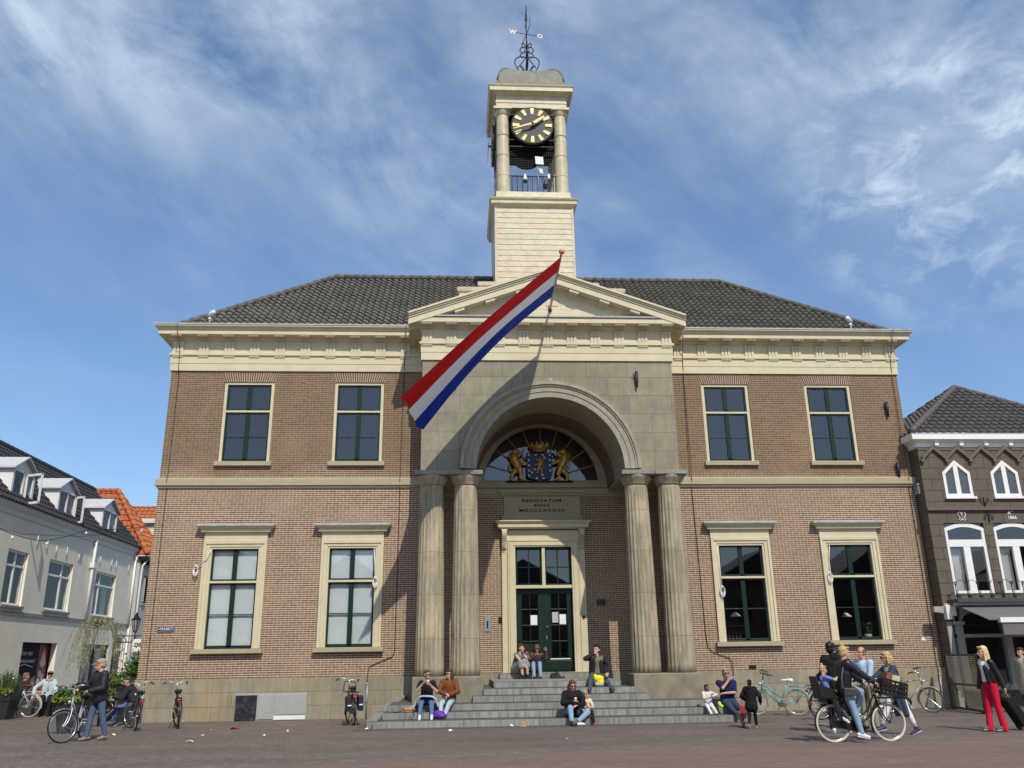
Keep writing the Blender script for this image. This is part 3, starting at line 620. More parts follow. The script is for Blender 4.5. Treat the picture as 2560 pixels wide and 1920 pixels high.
b=MB(); b.box(-.9,.9,CY-.9,CY+.9,22.5,22.6); b.build('belfry_ceiling',M['interior'],TW)
b=MB()
def dome(u,v):
    x=-1.36+2.72*u; y=-1.36+2.72*v; m=max(abs(x),abs(y))/1.36; q=min(abs(x),abs(y))/1.36
    h=1.02*(1-m**4.6)**.5 if m<1 else 0
    h+=.16*max(0,1-abs(m-.62)/.38)*max(0,(q/max(m,.01)-.35))
    h-=.12*(max(0,.45-m)/.45)*0
    return (x,CY+y,23.60+h)
b.grid(48,48,dome); b.box(-1.40,1.40,CY-1.40,CY+1.40,23.42,23.61)
for sx_ in (-1,1):
    for sy_ in (-1,1): b.tube([(sx_*t,CY+sy_*t,dome(.5+sx_*t/2.72,.5+sy_*t/2.72)[2]+.01) for t in [1.355-.08*i for i in range(14)]],.03,6)
b.build('dome',M['copper'],TW)
# stepped base of the tower between the roof and the pediment
b=MB(); b.box(-2.82,2.82,-.1,CY+2,12.6,13.55); q=sweep([(-2.82,3),(-2.82,-.1),(2.82,-.1),(2.82,3)],[(0,13.5),(.06,13.55),(.08,13.66),(0,13.72),(-1,13.72)]); b.add(q.v,q.f)
b.box(-2.11,2.11,.85,CY+2,13.6,14.22); q=sweep([(-2.11,3),(-2.11,.85),(2.11,.85),(2.11,3)],[(0,14.16),(.05,14.2),(.06,14.32),(0,14.36),(-1,14.36)]); b.add(q.v,q.f)
b.build('tower_base',M['cream_tower'],HALL)
b=MB(); r0=-.83
for yy in (CY-1.2,): 
    b.tube([(-.9,yy,19.44),(.9,yy,19.44)],.022,6); b.tube([(-.9,yy,18.7),(.9,yy,18.7)],.018,6)
    for i in range(9):
        x=-.8+.2*i; b.tube([(x,yy,18.62),(x,yy,19.36)],.014,6)
        if i<8: b.tube([(x+.1-.1*math.cos(PI*j/8),yy,19.33+.09*math.sin(PI*j/8)) for j in range(9)],.012,5)
b.build('railing',M['iron'],TW)
for yy in (CY-1.12,CY+1.15):
    b=MB()
    for i in range(25): b.tube([(-.88+1.76*i/24,yy,18.63),(-.88+1.76*i/24,yy,20.8)],.0045,4,smooth=False)
    for i in range(28): b.tube([(-.88,yy,18.7+.078*i),(.88,yy,18.7+.078*i)],.0045,4,smooth=False)
    b.build('bird_mesh',M['iron'],TW)
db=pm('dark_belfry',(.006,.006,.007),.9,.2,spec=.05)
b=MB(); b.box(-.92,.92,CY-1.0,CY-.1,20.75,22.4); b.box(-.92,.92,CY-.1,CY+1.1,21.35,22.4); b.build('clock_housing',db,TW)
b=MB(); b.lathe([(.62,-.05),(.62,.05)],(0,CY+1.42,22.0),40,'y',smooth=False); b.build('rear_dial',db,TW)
# entrance steps
ST=thing('entrance_steps','grey bluestone entrance steps narrowing up to the green door','steps',(0,0,0))
zs_=[.165,.33,.495,.66,.83,1.0,1.18]; ys_=[-4.0,-3.45,-3.0,-2.5,-2.05,-1.6,1.1]; xl=[-4.90,-4.72,-4.62,-2.40,-2.10,-1.80,-1.50]; xr=[4.66,4.62,4.58,2.40,2.10,1.80,1.50]
zp=0
for i in range(7):
    b=MB(); back=-.1 if i<3 else 1.68
    b.box(xl[i],xr[i],ys_[i],back,zp-(.0 if i else .05),zs_[i]); 
    b.build('step',M['bluestone'],ST,bevel=.012); zp=zs_[i]
b=MB(); b.box(-3.9,3.9,-1.2,1.66,.3,.66); b.build('porch_floor',M['bluestone'],ST)
b=MB(); P=[(-5.06,-3.9,0),(-4.80,-3.9,0),(-4.30,-.05,0),(-4.56,-.05,0)]; H_=[.20,.20,.64,.64]
b.add(P+[(x,y,h) for (x,y,z),h in zip(P,H_)],[(0,3,2,1),(4,5,6,7),(0,1,5,4),(1,2,6,5),(2,3,7,6),(3,0,4,7)]); b.build('cheek',M['bluestone'],ST,bevel=.01)
# ---------------- things on the town hall ----------------
def one(name,mb,mat,label,cat,group=None,loc=(0,0,0),rot=(0,0,0),bevel=0):
    return tag(mb.build(name,mat,None,loc,rot,bevel),label,cat,group)
# clock faces
def clock(loc,rz,label):
    c=thing('clock',label,'clock',loc,rz)
    b=MB(); b.lathe([(.80,.10),(.83,.08),(.83,-.02),(.80,-.03),(.79,-.015)],(0,0,0),64,'y',smooth=False); b.build('dial',pm('dial_black',(.035,.036,.04),.55,.1,5),c)
    b=MB()
    for k in range(12):
        a=k*PI/6; d=Vector((math.sin(a),0,math.cos(a))); t=Vector((math.cos(a),0,-math.sin(a)))
        P=[d*.50+t*.050,d*.50-t*.050,d*.775-t*.075,d*.775+t*.075]; b.prism([p+Vector((0,-.025,0)) for p in P],(0,-.015,0))
    b.build('hour_marks',M['yellow'],c)
    def hand(ang,L,back,w0,w1,y,name):
        d=Vector((math.sin(ang),0,math.cos(ang))); t=Vector((math.cos(ang),0,-math.sin(ang))); b=MB()
        P=[d*-back+t*w0*.7,d*-back-t*w0*.7,d*.05-t*w0,d*L*.6-t*w0*.8,d*L-t*w1,d*L+t*w1,d*L*.6+t*w0*.8,d*.05+t*w0]
        b.prism([p+Vector((0,y,0)) for p in P],(0,-.02,0)); b.build(name,M['yellow'],c)
    hand(R(53),.57,.12,.062,.03,-.13,'hour_hand'); hand(R(251.5),.80,.18,.034,.012,-.16,'minute_hand')
    b=MB(); b.lathe([(.045,0),(.045,-.19)],(0,0,0),16,'y'); b.build('hub',M['iron'],c)
    b=MB()
    for s_ in(-1,1):
        b.box(s_*.6,s_*.93,.1,.14,.55,.58); b.box(s_*.6,s_*.93,.1,.14,-.60,-.57)
    b.box(-.93,.93,.1,.14,-.90,-.87); b.build('bracket',M['iron'],c)
clock((.01,CY-1.5,21.53),0,'black clock dial with yellow hour marks facing the square from the belfry')
clock((-1.50,CY,21.53),-PI/2,'second clock of the belfry, seen edge-on at its left side')
# weather vane
V=thing('weather_vane','black wrought iron weather vane with yellow W and O letters on the tower roof','weather vane',(0,CY,24.55))
b=MB()
def spiral(c,r,a0,turns,k=1,n=18): return [(c[0]+k*(r*(1-.75*i/n))*math.cos(a0+2*PI*turns*i/n),0,c[1]+(r*(1-.75*i/n))*math.sin(a0+2*PI*turns*i/n)) for i in range(n+1)]
for ry in (0,PI/2):
    Mr=Matrix.Rotation(ry,3,'Z')
    for k in (-1,1):
        L=[[(k*.05,0,2.0),(k*.16,0,2.12),(k*.20,0,2.0),(k*.12,0,1.9),(k*.05,0,1.95)],[(k*.06,0,1.85),(k*.2,0,1.9),(k*.29,0,1.75),(k*.2,0,1.62),(k*.08,0,1.66),(k*.1,0,1.75)],
           [(k*.07,0,1.62),(k*.2,0,1.6),(k*.28,0,1.48),(k*.2,0,1.37),(k*.1,0,1.42)],
           [(k*.1,0,1.42),(k*.38,0,1.38),(k*.52,0,1.18),(k*.46,0,.9),(k*.34,0,.7),(k*.2,0,.72),(k*.18,0,.85),(k*.3,0,.98),(k*.38,0,.85)],
           [(0,0,1.5),(k*.15,0,1.2),(k*.28,0,.95),(k*.1,0,.72)]]
        for l in L:
            b.tube([Mr@p for p in catmull(l,5)],.024,6)
b.build('scrollwork',M['iron'],V)
b=MB(); b.tube([(0,0,0),(0,0,3.6)],[.03,.018],8); b.lathe([(.01,3.2),(.05,3.3),(.05,3.45),(.01,3.9)],(0,0,0),10); b.tube([(0,0,3.5),(0,0,4.15)],[.014,.006],6)
b.tube([(-.03,.10,2.95),(-.02,.02,3.15),(.03,-.12,4.0)],.012,5); b.build('rod',M['iron'],V)
ang=R(11); ax=Vector((math.cos(ang),math.sin(ang),0)); ay=Vector((-math.sin(ang),math.cos(ang),0))
b=MB(); b.tube([ax*-.48+Vector((0,0,2.58)),ax*.48+Vector((0,0,2.58))],.014,6); b.tube([ay*-.55+Vector((0,0,2.58)),ay*.55+Vector((0,0,2.58))],.014,6)
b.obox(ay*-.58+Vector((0,0,2.78)),ay*.01,ax*.012,(0,0,.2)); b.obox(ay*.57+Vector((0,0,2.6)),ay*.06,ax*.012,(0,0,.03)); b.build('arms',M['iron'],V)
for ch,s_ in (('W',-1),('O',1)):
    q=text_mb(ch,.29,.012,1,.006); q.v=[tuple(ax*(v[0]+s_*.60)+Vector((0,0,2.58+v[1]))+ay*v[2]) for v in q.v]; q.build('letter',M['yellow'],V)
# belfry equipment
A=thing('antenna','white rectangular panel antennas on a thin pole inside the open belfry','antenna',(.22,CY-1.25,18.62))
b=MB(); b.tube([(0,0,0),(0,0,1.55)],.022,8); b.build('pole',M['steel'],A)
b=MB(); b.obox((.05,-.06,1.45),(.16,.02,0),(0,.03,0),(-.01,0,.17)); b.build('panel',M['offwhite'],A,bevel=.01)
b=MB(); b.obox((.10,-.06,.98),(.07,.05,0),(-.02,.03,0),(-.01,0,.11)); b.build('panel',M['offwhite'],A,bevel=.01)
def camera(loc,label,white=True):
    c=thing('security_camera',label,'camera',loc)
    b=MB(); b.lathe([(.03,.30),(.05,.24),(.05,.20),(.085,.10),(.09,.02)],(0,0,0),16); b.build('housing',M['offwhite'] if white else M['black'],c)
    b=MB(); b.lathe([(.085,.02),(.085,-.02),(.06,-.08),(.01,-.10)],(0,0,0),16); b.build('dome',M['black'],c)
    b=MB(); b.tube([(0,0,.28),(0,.25,.28)],.018,6); b.build('arm',M['steel'],c)
camera((-.31,CY-1.42,19.10),'white dome camera hanging on the belfry railing left of the antenna pole')
camera((.47,CY-1.42,18.85),'small black and white camera low on the belfry railing',False)
L_=thing('floodlight','small white floodlight clamped to the right end of the belfry railing','light',(.62,CY-1.3,19.35))
b=MB(); b.obox((0,-.05,0),(.05,0,0),(0,.04,0),(0,0,.10)); b.build('housing',M['offwhite'],L_,bevel=.01); b=MB(); b.tube([(-.03,.06,.1),(-.12,.06,.12),(-.12,.1,-.05)],.014,6); b.build('bracket',M['offwhite'],L_)
for x,d,lb in ((-11.1,1,'white horn camera on the left end of the tiled roof'),(10.8,-1,'white horn camera on the right end of the tiled roof')):
    c=thing('roof_camera',lb,'camera',(x,.05,12.45))
    b=MB(); b.tube([(0,0,-.1),(0,0,.12)],.03,8); b.lathe([(.06,-.02),(.07,.02),(.03,.06)],(0,0,.05),12); b.build('mount',M['offwhite'],c)
    b=MB(); b.tube([(-.10*d,.1,.20),(.02*d,-.02,.23),(.16*d,-.14,.26)],[.055,.068,.075],14); b.build('housing',M['offwhite'],c)
# flagpole and flag
PB=Vector((.104,-1.555,12.31)); PT=Vector((0,-5.75,12.26))
FP=thing('flagpole','slender wooden flagpole with orange ball leaning out of the pediment','flagpole',PB)
b=MB(); b.tube([(0,.0,0),PT-PB],[.042,.030],10); b.build('pole',pm('pole_wood',(.42,.33,.21),.5,.15,10),FP)
b=MB(); b.ell(PT-PB,(.085,.085,.085)); b.build('ball',pm('ball_paint',(.72,.30,.18),.4,.08,6),FP)
b=MB(); b.box(-.05,.05,-.06,.02,-.10,.08); b.build('socket',M['iron'],FP)
def lerp(a,b,t): return a+(b-a)*t
HT=Vector((-.02,-5.55,12.18)); HB=Vector((.03,-2.80,12.20)); FR=Vector((-4.36,-5.15,8.22)); FBl=Vector((-3.86,-2.75,7.95))
F=MB()
def flagp(u,v): # u 0 red edge..1 blue edge ; v hoist..fly
    a=lerp(HT,HB,u); c=lerp(FR,FBl,u); p=lerp(a,c,v); s_=math.sin(PI*v)
    p=p+Vector((-.02,0,.30))*s_*u+Vector((-.02,0,.05))*s_*(1-u)      # the lower edge bows up towards the hoist
    fold=math.sin(u*9+v*5.0)*.05*s_+math.sin(u*16-v*9+1)*.028*min(1,v*2.5)+.05*math.sin(u*6.0+.4)*v
    p=p+Vector((.30,.30,.55))*fold*1.7
    return p
nu,nv=45,80; vs=[flagp(i/nu,j/nv) for j in range(nv+1) for i in range(nu+1)]; F.v=[tuple(p) for p in vs]
for j in range(nv):
    for i in range(nu):
        F.f.append((j*(nu+1)+i,j*(nu+1)+i+1,(j+1)*(nu+1)+i+1,(j+1)*(nu+1)+i)); F.s.append(True); F.m.append(0 if i<16 else 1 if i<30 else 2)
def cloth(name,c):
    m,nt,b_=newmat(name); setc(nt,b_.inputs['Base Color'],c); b_.inputs['Roughness'].default_value=.75; b_.inputs['Specular IOR Level'].default_value=.15
    tr=N(nt,'ShaderNodeBsdfTranslucent'); tr.inputs[0].default_value=(*c,1); mx=N(nt,'ShaderNodeMixShader'); mx.inputs[0].default_value=.22
    nt.links.new(b_.outputs[0],mx.inputs[1]); nt.links.new(tr.outputs[0],mx.inputs[2]); nt.links.new(mx.outputs[0],nt.nodes['Material Output'].inputs[0]); return m
fo=F.build('flag',[cloth('flag_red',(.52,.014,.016)),cloth('flag_white',(.76,.75,.80)),cloth('flag_blue',(.010,.035,.29))],fix=False); tag(fo,'long red, white and blue flag hanging from the flagpole','flag')
# coat of arms
K=thing('coat_of_arms','gilded coat of arms with two lions and a blue shield in front of the fanlight','coat of arms',(-.07,1.46,7.30))
b=MB(); sh=[(-.44,.98),(.44,.98),(.44,.22),(.36,.10),(.22,.06),(.0,.0),(-.22,.06),(-.36,.10),(-.44,.22)]; b.prism([(x,0,z) for x,z in sh],(0,.06,0)); S_=b.build('shield',pm('shield_blue',(.012,.03,.12),.4,.1,5),K)
b=MB()
for x,z in ((-.36,.90),(-.12,.90),(.12,.90),(.36,.90),(-.36,.72),(.36,.72),(.17,.80),(-.36,.54),(.36,.54),(-.36,.36),(-.16,.40),(-.26,.29),(.37,.36),(-.36,.19),(.09,.21),(-.10,.10),(.13,.10)): b.box(x-.032,x+.032,-.012,0,z-.032,z+.032)
b.build('billets',pm('billet_gold',(.75,.66,.40),.4,.05),S_)
def lion(s_,sc,name,par,ox,y0=0):
    b=MB(); P=lambda x,z,y=0:(ox+s_*x*sc,y0+y,z*sc)
    Cc=lambda a,ra,c,rc: b.cap(a,ra*sc,c,rc*sc,10,3)
    Cc(P(.02,.40),.12,P(-.10,.66),.135); Cc(P(-.10,.66),.15,P(-.12,.80),.12); b.ell(P(-.08,.90),(.11*sc,.09*sc,.11*sc)); Cc(P(-.06,.90),.06,P(.03,.90),.045)
    Cc(P(-.02,.68),.06,P(.14,.58),.045); Cc(P(.14,.58),.045,P(.27,.54),.035); Cc(P(0,.76),.055,P(.10,.84,-.03),.045); Cc(P(.10,.84,-.03),.04,P(.18,.95,-.03),.035)
    Cc(P(.03,.40,-.03),.11,P(.10,.22,-.04),.07); Cc(P(.10,.22,-.04),.06,P(.06,.10,-.04),.04); Cc(P(.06,.10,-.04),.04,P(.20,.04,-.04),.035)
    Cc(P(-.02,.38,.03),.10,P(-.16,.22,.03),.065); Cc(P(-.16,.22,.03),.055,P(-.20,.06,.03),.035); Cc(P(-.20,.06,.03),.035,P(-.12,.03,.03),.03)
    b.tube([P(-.06,.34),P(-.22,.36),P(-.27,.50),P(-.20,.64),P(-.27,.78),P(-.25,.92)],[.025*sc,.022*sc,.02*sc,.02*sc,.03*sc,.012*sc],8)
    b.build(name,M['gold'],par)
lion(1,1.12,'lion',K,-.74,.0); lion(-1,1.12,'lion',K,.74,.0); lion(-1,.55,'charge',S_,.0,-.035)
for o_ in S_.children:
    if o_.name.startswith('charge'): o_.location=(-.02,0,.24)
b=MB(); 
b.lathe([(.26,.98),(.26,1.05),(.24,1.06),(.30,1.18),(.31,1.20)],(0,.03,0),24,cap=False); b.lathe([(.24,1.02),(.05,1.26),(.01,1.28)],(0,.03,0),16)
for k in range(10):
    a=2*PI*k/10; b.cap((.29*math.cos(a),.03+.29*math.sin(a),1.17),.035,(.32*math.cos(a),.03+.32*math.sin(a),1.26),.05,8,3)
b.build('crown',M['gold'],K)
b=MB(); b.tube([(-1.15,.04,-.01),(1.15,.04,-.01)],.025,6)
for x in (-1,-.6,-.25,.25,.6,1): b.tube([(x,.04,-.05),(x,.04,.07)],.018,6)
b.build('support_bar',M['iron'],K)
# MARKT street sign
sg=thing('street_sign','blue enamel street sign reading MARKT on the brick wall','sign',(-11.45,-.015,2.585))
b=MB(); b.box(-.245,.245,-.012,0,-.072,.072); b.build('plate',pm('enamel_blue',(.012,.015,.12),.25,0),sg,bevel=.008)
b=MB()
for a in ((-.232,.232,.056,.061),(-.232,.232,-.061,-.056),(-.232,-.227,-.061,.061),(.227,.232,-.061,.061)): b.box(a[0],a[1],-.016,-.012,a[2],a[3])
q=text_mb('MARKT',.105,.002,1.18,.0015); q.v=[(v[0]*.95+.03,-.016-v[2],v[1]) for v in q.v]; b.add(q.v,q.f); b.box(-.205,-.17,-.0155,-.012,-.014,.012); b.build('lettering',M['white'],sg)
# utility cabinet doors set in the stone base
uc=thing('utility_cabinet','grey steel utility cabinet with a black panel set in the stone base','cabinet',(-8.215,-.05,0))
b=MB(); b.box(-1.03,1.03,-.06,.02,.0,.74); b.build('frame',M['steel'],uc,bevel=.006)
b=MB(); b.box(-1.01,-.40,-.085,-.05,.01,.70); b.build('black_panel',pm('grimy_black',(.02,.022,.026),.3,.3,5,stain=((.25,.25,.25),9,.25)),uc,bevel=.004)
b=MB(); b.box(-.36,.08,-.085,-.05,.04,.70); b.box(.02,.05,-.10,-.085,.33,.40); b.build('door',M['steel'],uc,bevel=.004)
b=MB(); b.box(.12,.99,-.085,-.05,.16,.70); b.build('door',M['steel'],uc,bevel=.004)
b=MB(); b.box(.10,1.0,-.09,-.05,.02,.135); b.build('kick_plate',M['offwhite'],uc,bevel=.004)
# lightning wires
wm=pm('wire_bronze',(.07,.045,.03),.6,.2,9)
def wire(pts,label,r=.011,clips=True):
    w=MB(); w.tube(pts,r,6)
    if clips:
        for a,c in zip(pts,pts[1:]):
            if abs(a[2]-c[2])>2:
                k=int(abs(a[2]-c[2])/.95)
                for i in range(1,k): p=Vector(a).lerp(Vector(c),i/k); w.ell(p,(.022,.022,.03),n=8,k=5)
    one('lightning_wire',w,wm,label,'wire','lightning wires on the facade')
wire([(-11.9,-.60,12.1),(-11.9,-.60,11.9),(-11.9,-.13,11.3),(-11.88,-.13,10.7),(-11.88,-.03,10.6),(-11.88,-.03,7.2),(-11.87,-.13,7.05),(-11.87,-.03,6.8),(-11.87,-.03,1.2),(-11.87,-.07,1.1),(-11.87,-.07,.02)],'thin dark lightning wire down the left corner of the brick facade')
wire([(-4.55,-.60,12.1),(-4.6,-.13,11.3),(-4.62,-.03,10.6),(-4.66,-.03,7.2),(-4.66,-.13,7.05),(-4.66,-.03,6.8),(-4.69,-.03,1.85),(-4.75,-.03,1.72),(-5.38,-.03,1.47),(-5.45,-.04,1.36),(-5.46,-.07,1.1),(-5.46,-.07,.02)],'dark lightning wire with a slanting foot left of the columns')
wire([(4.70,-.60,12.1),(4.72,-.13,11.3),(4.72,-.03,10.6),(4.70,-.13,7.05),(4.70,-.03,6.8),(4.78,-.03,2.2),(4.82,-.03,1.85),(4.95,-.03,1.72),(5.45,-.03,1.53),(5.52,-.04,1.40),(5.52,-.07,1.1),(5.52,-.07,.02)],'dark lightning wire with a slanting foot right of the columns')
wire([(11.95,-.60,12.1),(11.95,-.13,11.3),(11.95,-.03,10.6),(11.93,-.13,7.05),(11.93,-.03,6.8),(11.93,-.03,1.2),(11.93,-.07,1.1),(11.93,-.07,.02)],'thin dark lightning wire down the right corner of the brick facade')
for x,lb in ((-5.46,'grey protective pipe around the wire foot left of the steps'),(5.52,'grey protective pipe around the wire foot behind the seated man'),(-11.87,'grey protective pipe around the wire foot at the left corner'),(11.93,'grey protective pipe around the wire foot at the right corner')):
    w=MB(); w.tube([(x,-.085,.02),(x,-.085,.95)],.022,8); w.ell((x,-.085,.5),(.035,.035,.02)); w.ell((x,-.085,.95),(.03,.03,.05)); one('wire_pipe',w,M['zinc'],lb,'pipe','protective pipes of the lightning wires')
# coiled white cables at the lower windows
for c,pts,lb in (((-10.72,-.10,4.32),[(-10.33,-.10,4.9),(-10.42,-.10,4.62),(-10.66,-.10,4.42)],'white cable coil hanging left of the first lower window'),((-5.33,-.10,3.93),[(-5.40,-.03,4.90),(-5.36,-.04,4.4),(-5.35,-.08,4.0)],'white cable coil on the right frame of the second lower window'),
   ((5.40,-.10,3.55),[(5.36,-.06,4.9),(5.37,-.08,4.3),(5.39,-.09,3.7)],'white cable coil on the left frame of the third lower window'),((8.88,-.10,3.95),[(9.0,-.06,4.9),(8.93,-.08,4.5),(8.89,-.09,4.0)],'white cable coil on the left frame of the fourth lower window')):
    w=MB(); w.tube(pts,.012,6)
    for k in range(4): w.tube([(c[0]+(.05+.008*k)*math.cos(2*PI*i/16),c[1]-.008*k,c[2]+(.12+.012*k)*math.sin(2*PI*i/16)-.02*k) for i in range(16)],.010,5,closed=True)
    one('cable_coil',w,M['offwhite'],lb,'cable','white cable coils at the lower windows')
# iron flag holders
for x,y,z,lb in ((2.78,PY-.05,9.93,'dark iron flag holder on the porch stone, right of the arch'),(-2.90,PY-.05,9.93,'dark iron flag holder behind the flag on the porch stone'),(11.58,-.04,9.41,'dark iron bracket high on the right edge of the brick wing'),(11.64,-.04,7.33,'dark iron bracket just above the string course at the right')):
    h=thing('flag_holder',lb,'bracket',(x,y,z),0,'iron flag holders on the facade')
    b=MB(); b.tube([(0,-.05,.26),(0,-.045,0),(0,-.03,-.26)],[.05,.055,.03],10); b.build('tube',pm('dark_violet_iron',(.025,.022,.035),.5,.2),h)
    b=MB(); b.box(-.03,.03,-.03,.05,.05,.09); b.tube([(-.05,-.04,.18),(-.11,-.04,.2),(-.11,-.04,.12),(-.05,-.04,.13)],.010,5); b.build('hook',pm('dark_violet_iron',(.025,.022,.035),.5,.2),h)
b=MB(); b.box(-.02,.12,-1.53,-1.5,9.83,9.98); b.tube([(.03,-1.55,9.9),(.05,-1.62,9.86)],.02,6); one('wall_box',b,M['zinc'],'small grey fitting on the stone above the arch crown','fitting')
b=MB(); b.box(6.04,6.26,-.012,.01,1.20,1.31); one('vent',b,M['black'],'dark vent hole in the brick just above the stone base','vent')
b=MB(); b.prism([(11.64,-.012,2.08),(11.55,-.012,1.96),(11.73,-.012,1.96)],(0,.01,0)); one('triangle_plate',b,M['white'],'white triangular plate low on the right end of the brick wall','plate')
lb_=thing('letterbox','tall grey steel letterbox in the wall left of the door','letterbox',(-1.855,1.70,2.675)); b=MB(); b.box(-.10,.10,-.02,0,-.23,.23); b.build('plate',M['zinc'],lb_,bevel=.006); b=MB(); b.box(-.025,.025,-.024,-.02,-.14,.10); b.build('slot',M['black'],lb_)
b=MB(); b.box(-1.50,-1.38,1.67,1.70,2.71,2.89); one('name_plate',b,M['black'],'small dark plaque beside the left door post','plaque',bevel=.004)
b=MB(); b.box(1.72,2.01,1.67,1.70,3.21,3.40); one('bronze_plaque',b,pm('bronze',(.07,.045,.035),.5,.2),'dark bronze plaque on the brick right of the door','plaque',bevel=.004)
b=MB(); b.lathe([(.01,-.05),(.04,-.045),(.05,-.01),(.05,0)],(1.27,1.60,2.86),16,'y'); one('door_bell',b,M['black'],'round black bell push on the right door post','bell')
for x0,x1,z0,z1,lb in ((-.46,-.23,2.63,2.94,'white paper notice behind the left door pane'),(.26,.46,2.70,3.03,'grey paper notice, upper left of the two on the right door'),(.49,.71,2.65,2.96,'white paper notice, right one on the right door')):
    b=MB(); b.box(x0,x1,1.826,1.829,z0,z1); one('paper_notice',b,pm('grey_paper',(.45,.46,.46),.8,.05) if x0==.26 else M['paper'],lb,'notice')
# things seen in the right-hand rooms
def pendant(x,y,z,lb):
    p=thing('pendant_lamp',lb,'lamp',(x,y,z)); b=MB(); b.lathe([(.02,.13),(.05,.12),(.19,.0),(.185,0)],(0,0,0),24,cap=False); b.build('shade',M['white'],p); b=MB(); b.tube([(0,0,.12),(0,0,6.55-z)],.006,5); b.build('cord',M['black'],p)
pendant(6.0,.75,2.78,'white conical pendant lamp seen through the third lower window'); pendant(9.62,.75,2.72,'white conical pendant lamp seen through the fourth lower window')
pl=thing('potted_plant','leafy potted plant behind the fourth lower window','plant',(10.05,.32,2.02))
b=MB(); b.lathe([(.09,0),(.12,.16),(.11,.16)],(0,0,0),16); b.build('pot',M['steel'],pl)
b=MB()
for k in range(60):
    a=random.random()*2*PI; r=random.uniform(.05,.24); z=random.uniform(.18,.5); c=Vector((r*math.cos(a),r*.5*math.sin(a),z)); d=Vector((math.cos(a),math.sin(a)*.5,random.uniform(-.2,.8)))*.09; w=Vector((-math.sin(a),math.cos(a),.2))*.03
    b.quad(c-d,c+w,c+d,c-w)
b.build('leaves',pm('leaf_dark',(.05,.10,.035),.5,.3,9),pl)
b=MB(); b.box(5.5,6.7,1.4,1.8,2.05,2.09); b.box(5.5,6.7,1.4,1.8,2.5,2.53)
for i in range(7): b.lathe([(.035,2.09),(.035,2.28),(.012,2.33),(.012,2.4)],(5.62+.12*i,1.5,0),8)
one('shelf',b,pm('shelf_wood',(.22,.17,.11),.6,.1),'shelf with bottles inside the third lower window','shelf')
# drain pipe at the right corner
dp=thing('drain_pipe','grey zinc drain pipe with a box head between the town hall and the dark house','drain pipe',(12.22,-.16,0))
b=MB(); b.tube([(0,0,.0),(0,0,6.5)],.05,10); b.build('pipe',M['zinc'],dp); b=MB(); b.box(-.14,.22,-.16,.12,6.50,6.82); b.box(-.16,.24,-.18,.12,6.78,6.84); b.build('box_head',M['zinc'],dp,bevel=.01)
# litter
lit=[(-8.51,-6.78,.16,'crumpled white wrapper farthest out on the paving at left'),(-8.66,-5.27,.10,'small flat white paper on the paving below the cabinet'),(-8.91,-3.69,.10,'white scrap of paper near the wall below the black panel'),(-7.20,-5.62,.10,'white paper scrap on the paving right of the cabinet'),(-6.91,-4.42,.07,'tiny white scrap between the cabinet and the steps'),(-10.93,-4.56,.13,'white paper strip to the right of the man with the cap'),(-5.02,-4.15,.12,'white paper lying at the left corner of the steps'),(-2.97,-5.3,.16,'crumpled white napkin in front of the seated women'),(-1.45,-4.12,.10,'white cup lid lying against the lowest step'),(-.53,-7.99,.06,'small white fleck on the paving in front of the steps')]
for x,y,r,lb in lit:
    r*=.62
    b=MB(); n=7; ring_=[(r*random.uniform(.5,1)*math.cos(2*PI*k/n),r*.7*random.uniform(.5,1)*math.sin(2*PI*k/n),random.uniform(.0,.05)) for k in range(n)]
    b.add([(0,0,.02+r*.3)]+ring_,[(0,k+1,(k+1)%n+1) for k in range(n)]); one('litter',b,M['paper'],lb,'litter','litter on the paving',loc=(x,y,.01))
b=MB(); b.add([(-.07,0,.0),(.2,.03,0),(.04,.08,.05),(-.03,-.05,.03)],[(0,1,2),(0,2,3),(0,3,1)]); one('litter',b,pm('red_rag',(.25,.02,.02),.8,.1),'dark red rag on the paving by the black cabinet panel','litter','litter on the paving',loc=(-8.5,-3.2,.01))
b=MB(); b.add([(-.08,-.04,0),(.09,-.05,0),(.11,.04,.02),(-.06,.05,0),(-.05,-.02,.10),(.06,-.01,.07),(.04,.04,.13)],[(0,1,5,4),(1,2,5),(2,6,5),(2,3,6),(3,4,6),(3,0,4),(4,5,6)]); one('litter',b,pm('brown_paper',(.35,.22,.10),.8,.2),'crumpled brown paper bag against the lowest step','litter','litter on the paving',loc=(-1.18,-4.15,.006))
# ---------------- neighbouring houses ----------------
XL=-18.7
LH=thing('grey_house','grey plastered house with black tiled roof and white dormers','house',(XL+.42,.01,0),R(1.5))
plast=pm('grey_plaster',(.84,.79,.66),.85,.06,1.6,.2,12,stain=((.70,.67,.57),1.1,.5))
# local coords: facade is the plane x=0, facing +x; y runs along the street
hl=[(4.05,5.60,3.62,5.50),(7.40,9.65,3.62,5.50),(12.15,14.60,3.62,5.50),(6.2,9.15,.05,2.42),(11.68,14.74,.05,2.43),(15.45,16.72,.05,2.92)]
b=MB()
q=MB(); wall_holes(q,0,16.9,0,6.9,[(a,b_,c,d) for a,b_,c,d in hl],0,.22)   # built in xz then turned
q.v=[(-y,x,z) for x,y,z in q.v]
b.add(q.v,q.f); b.quad((0,16.9,0),(-7,16.9,0),(-7,16.9,6.9),(0,16.9,6.9)); b.quad((0,0,0),(0,0,6.9),(-7,0,6.9),(-7,0,0)); b.quad((0,0,0),(0,-30,0),(0,-30,6.9),(0,0,6.9))
b.build('plaster_wall',plast,LH,fix=False)
b=MB(); b.box(-.02,.05,-30,16.9,3.30,3.42); b.build('band',pm('band_grey',(.25,.25,.24),.7,.1),LH)
b=MB(); P=[(0,6.62),(.04,6.64),(.05,6.80),(.09,6.86),(.12,6.92),(.12,7.06),(0,7.1)]
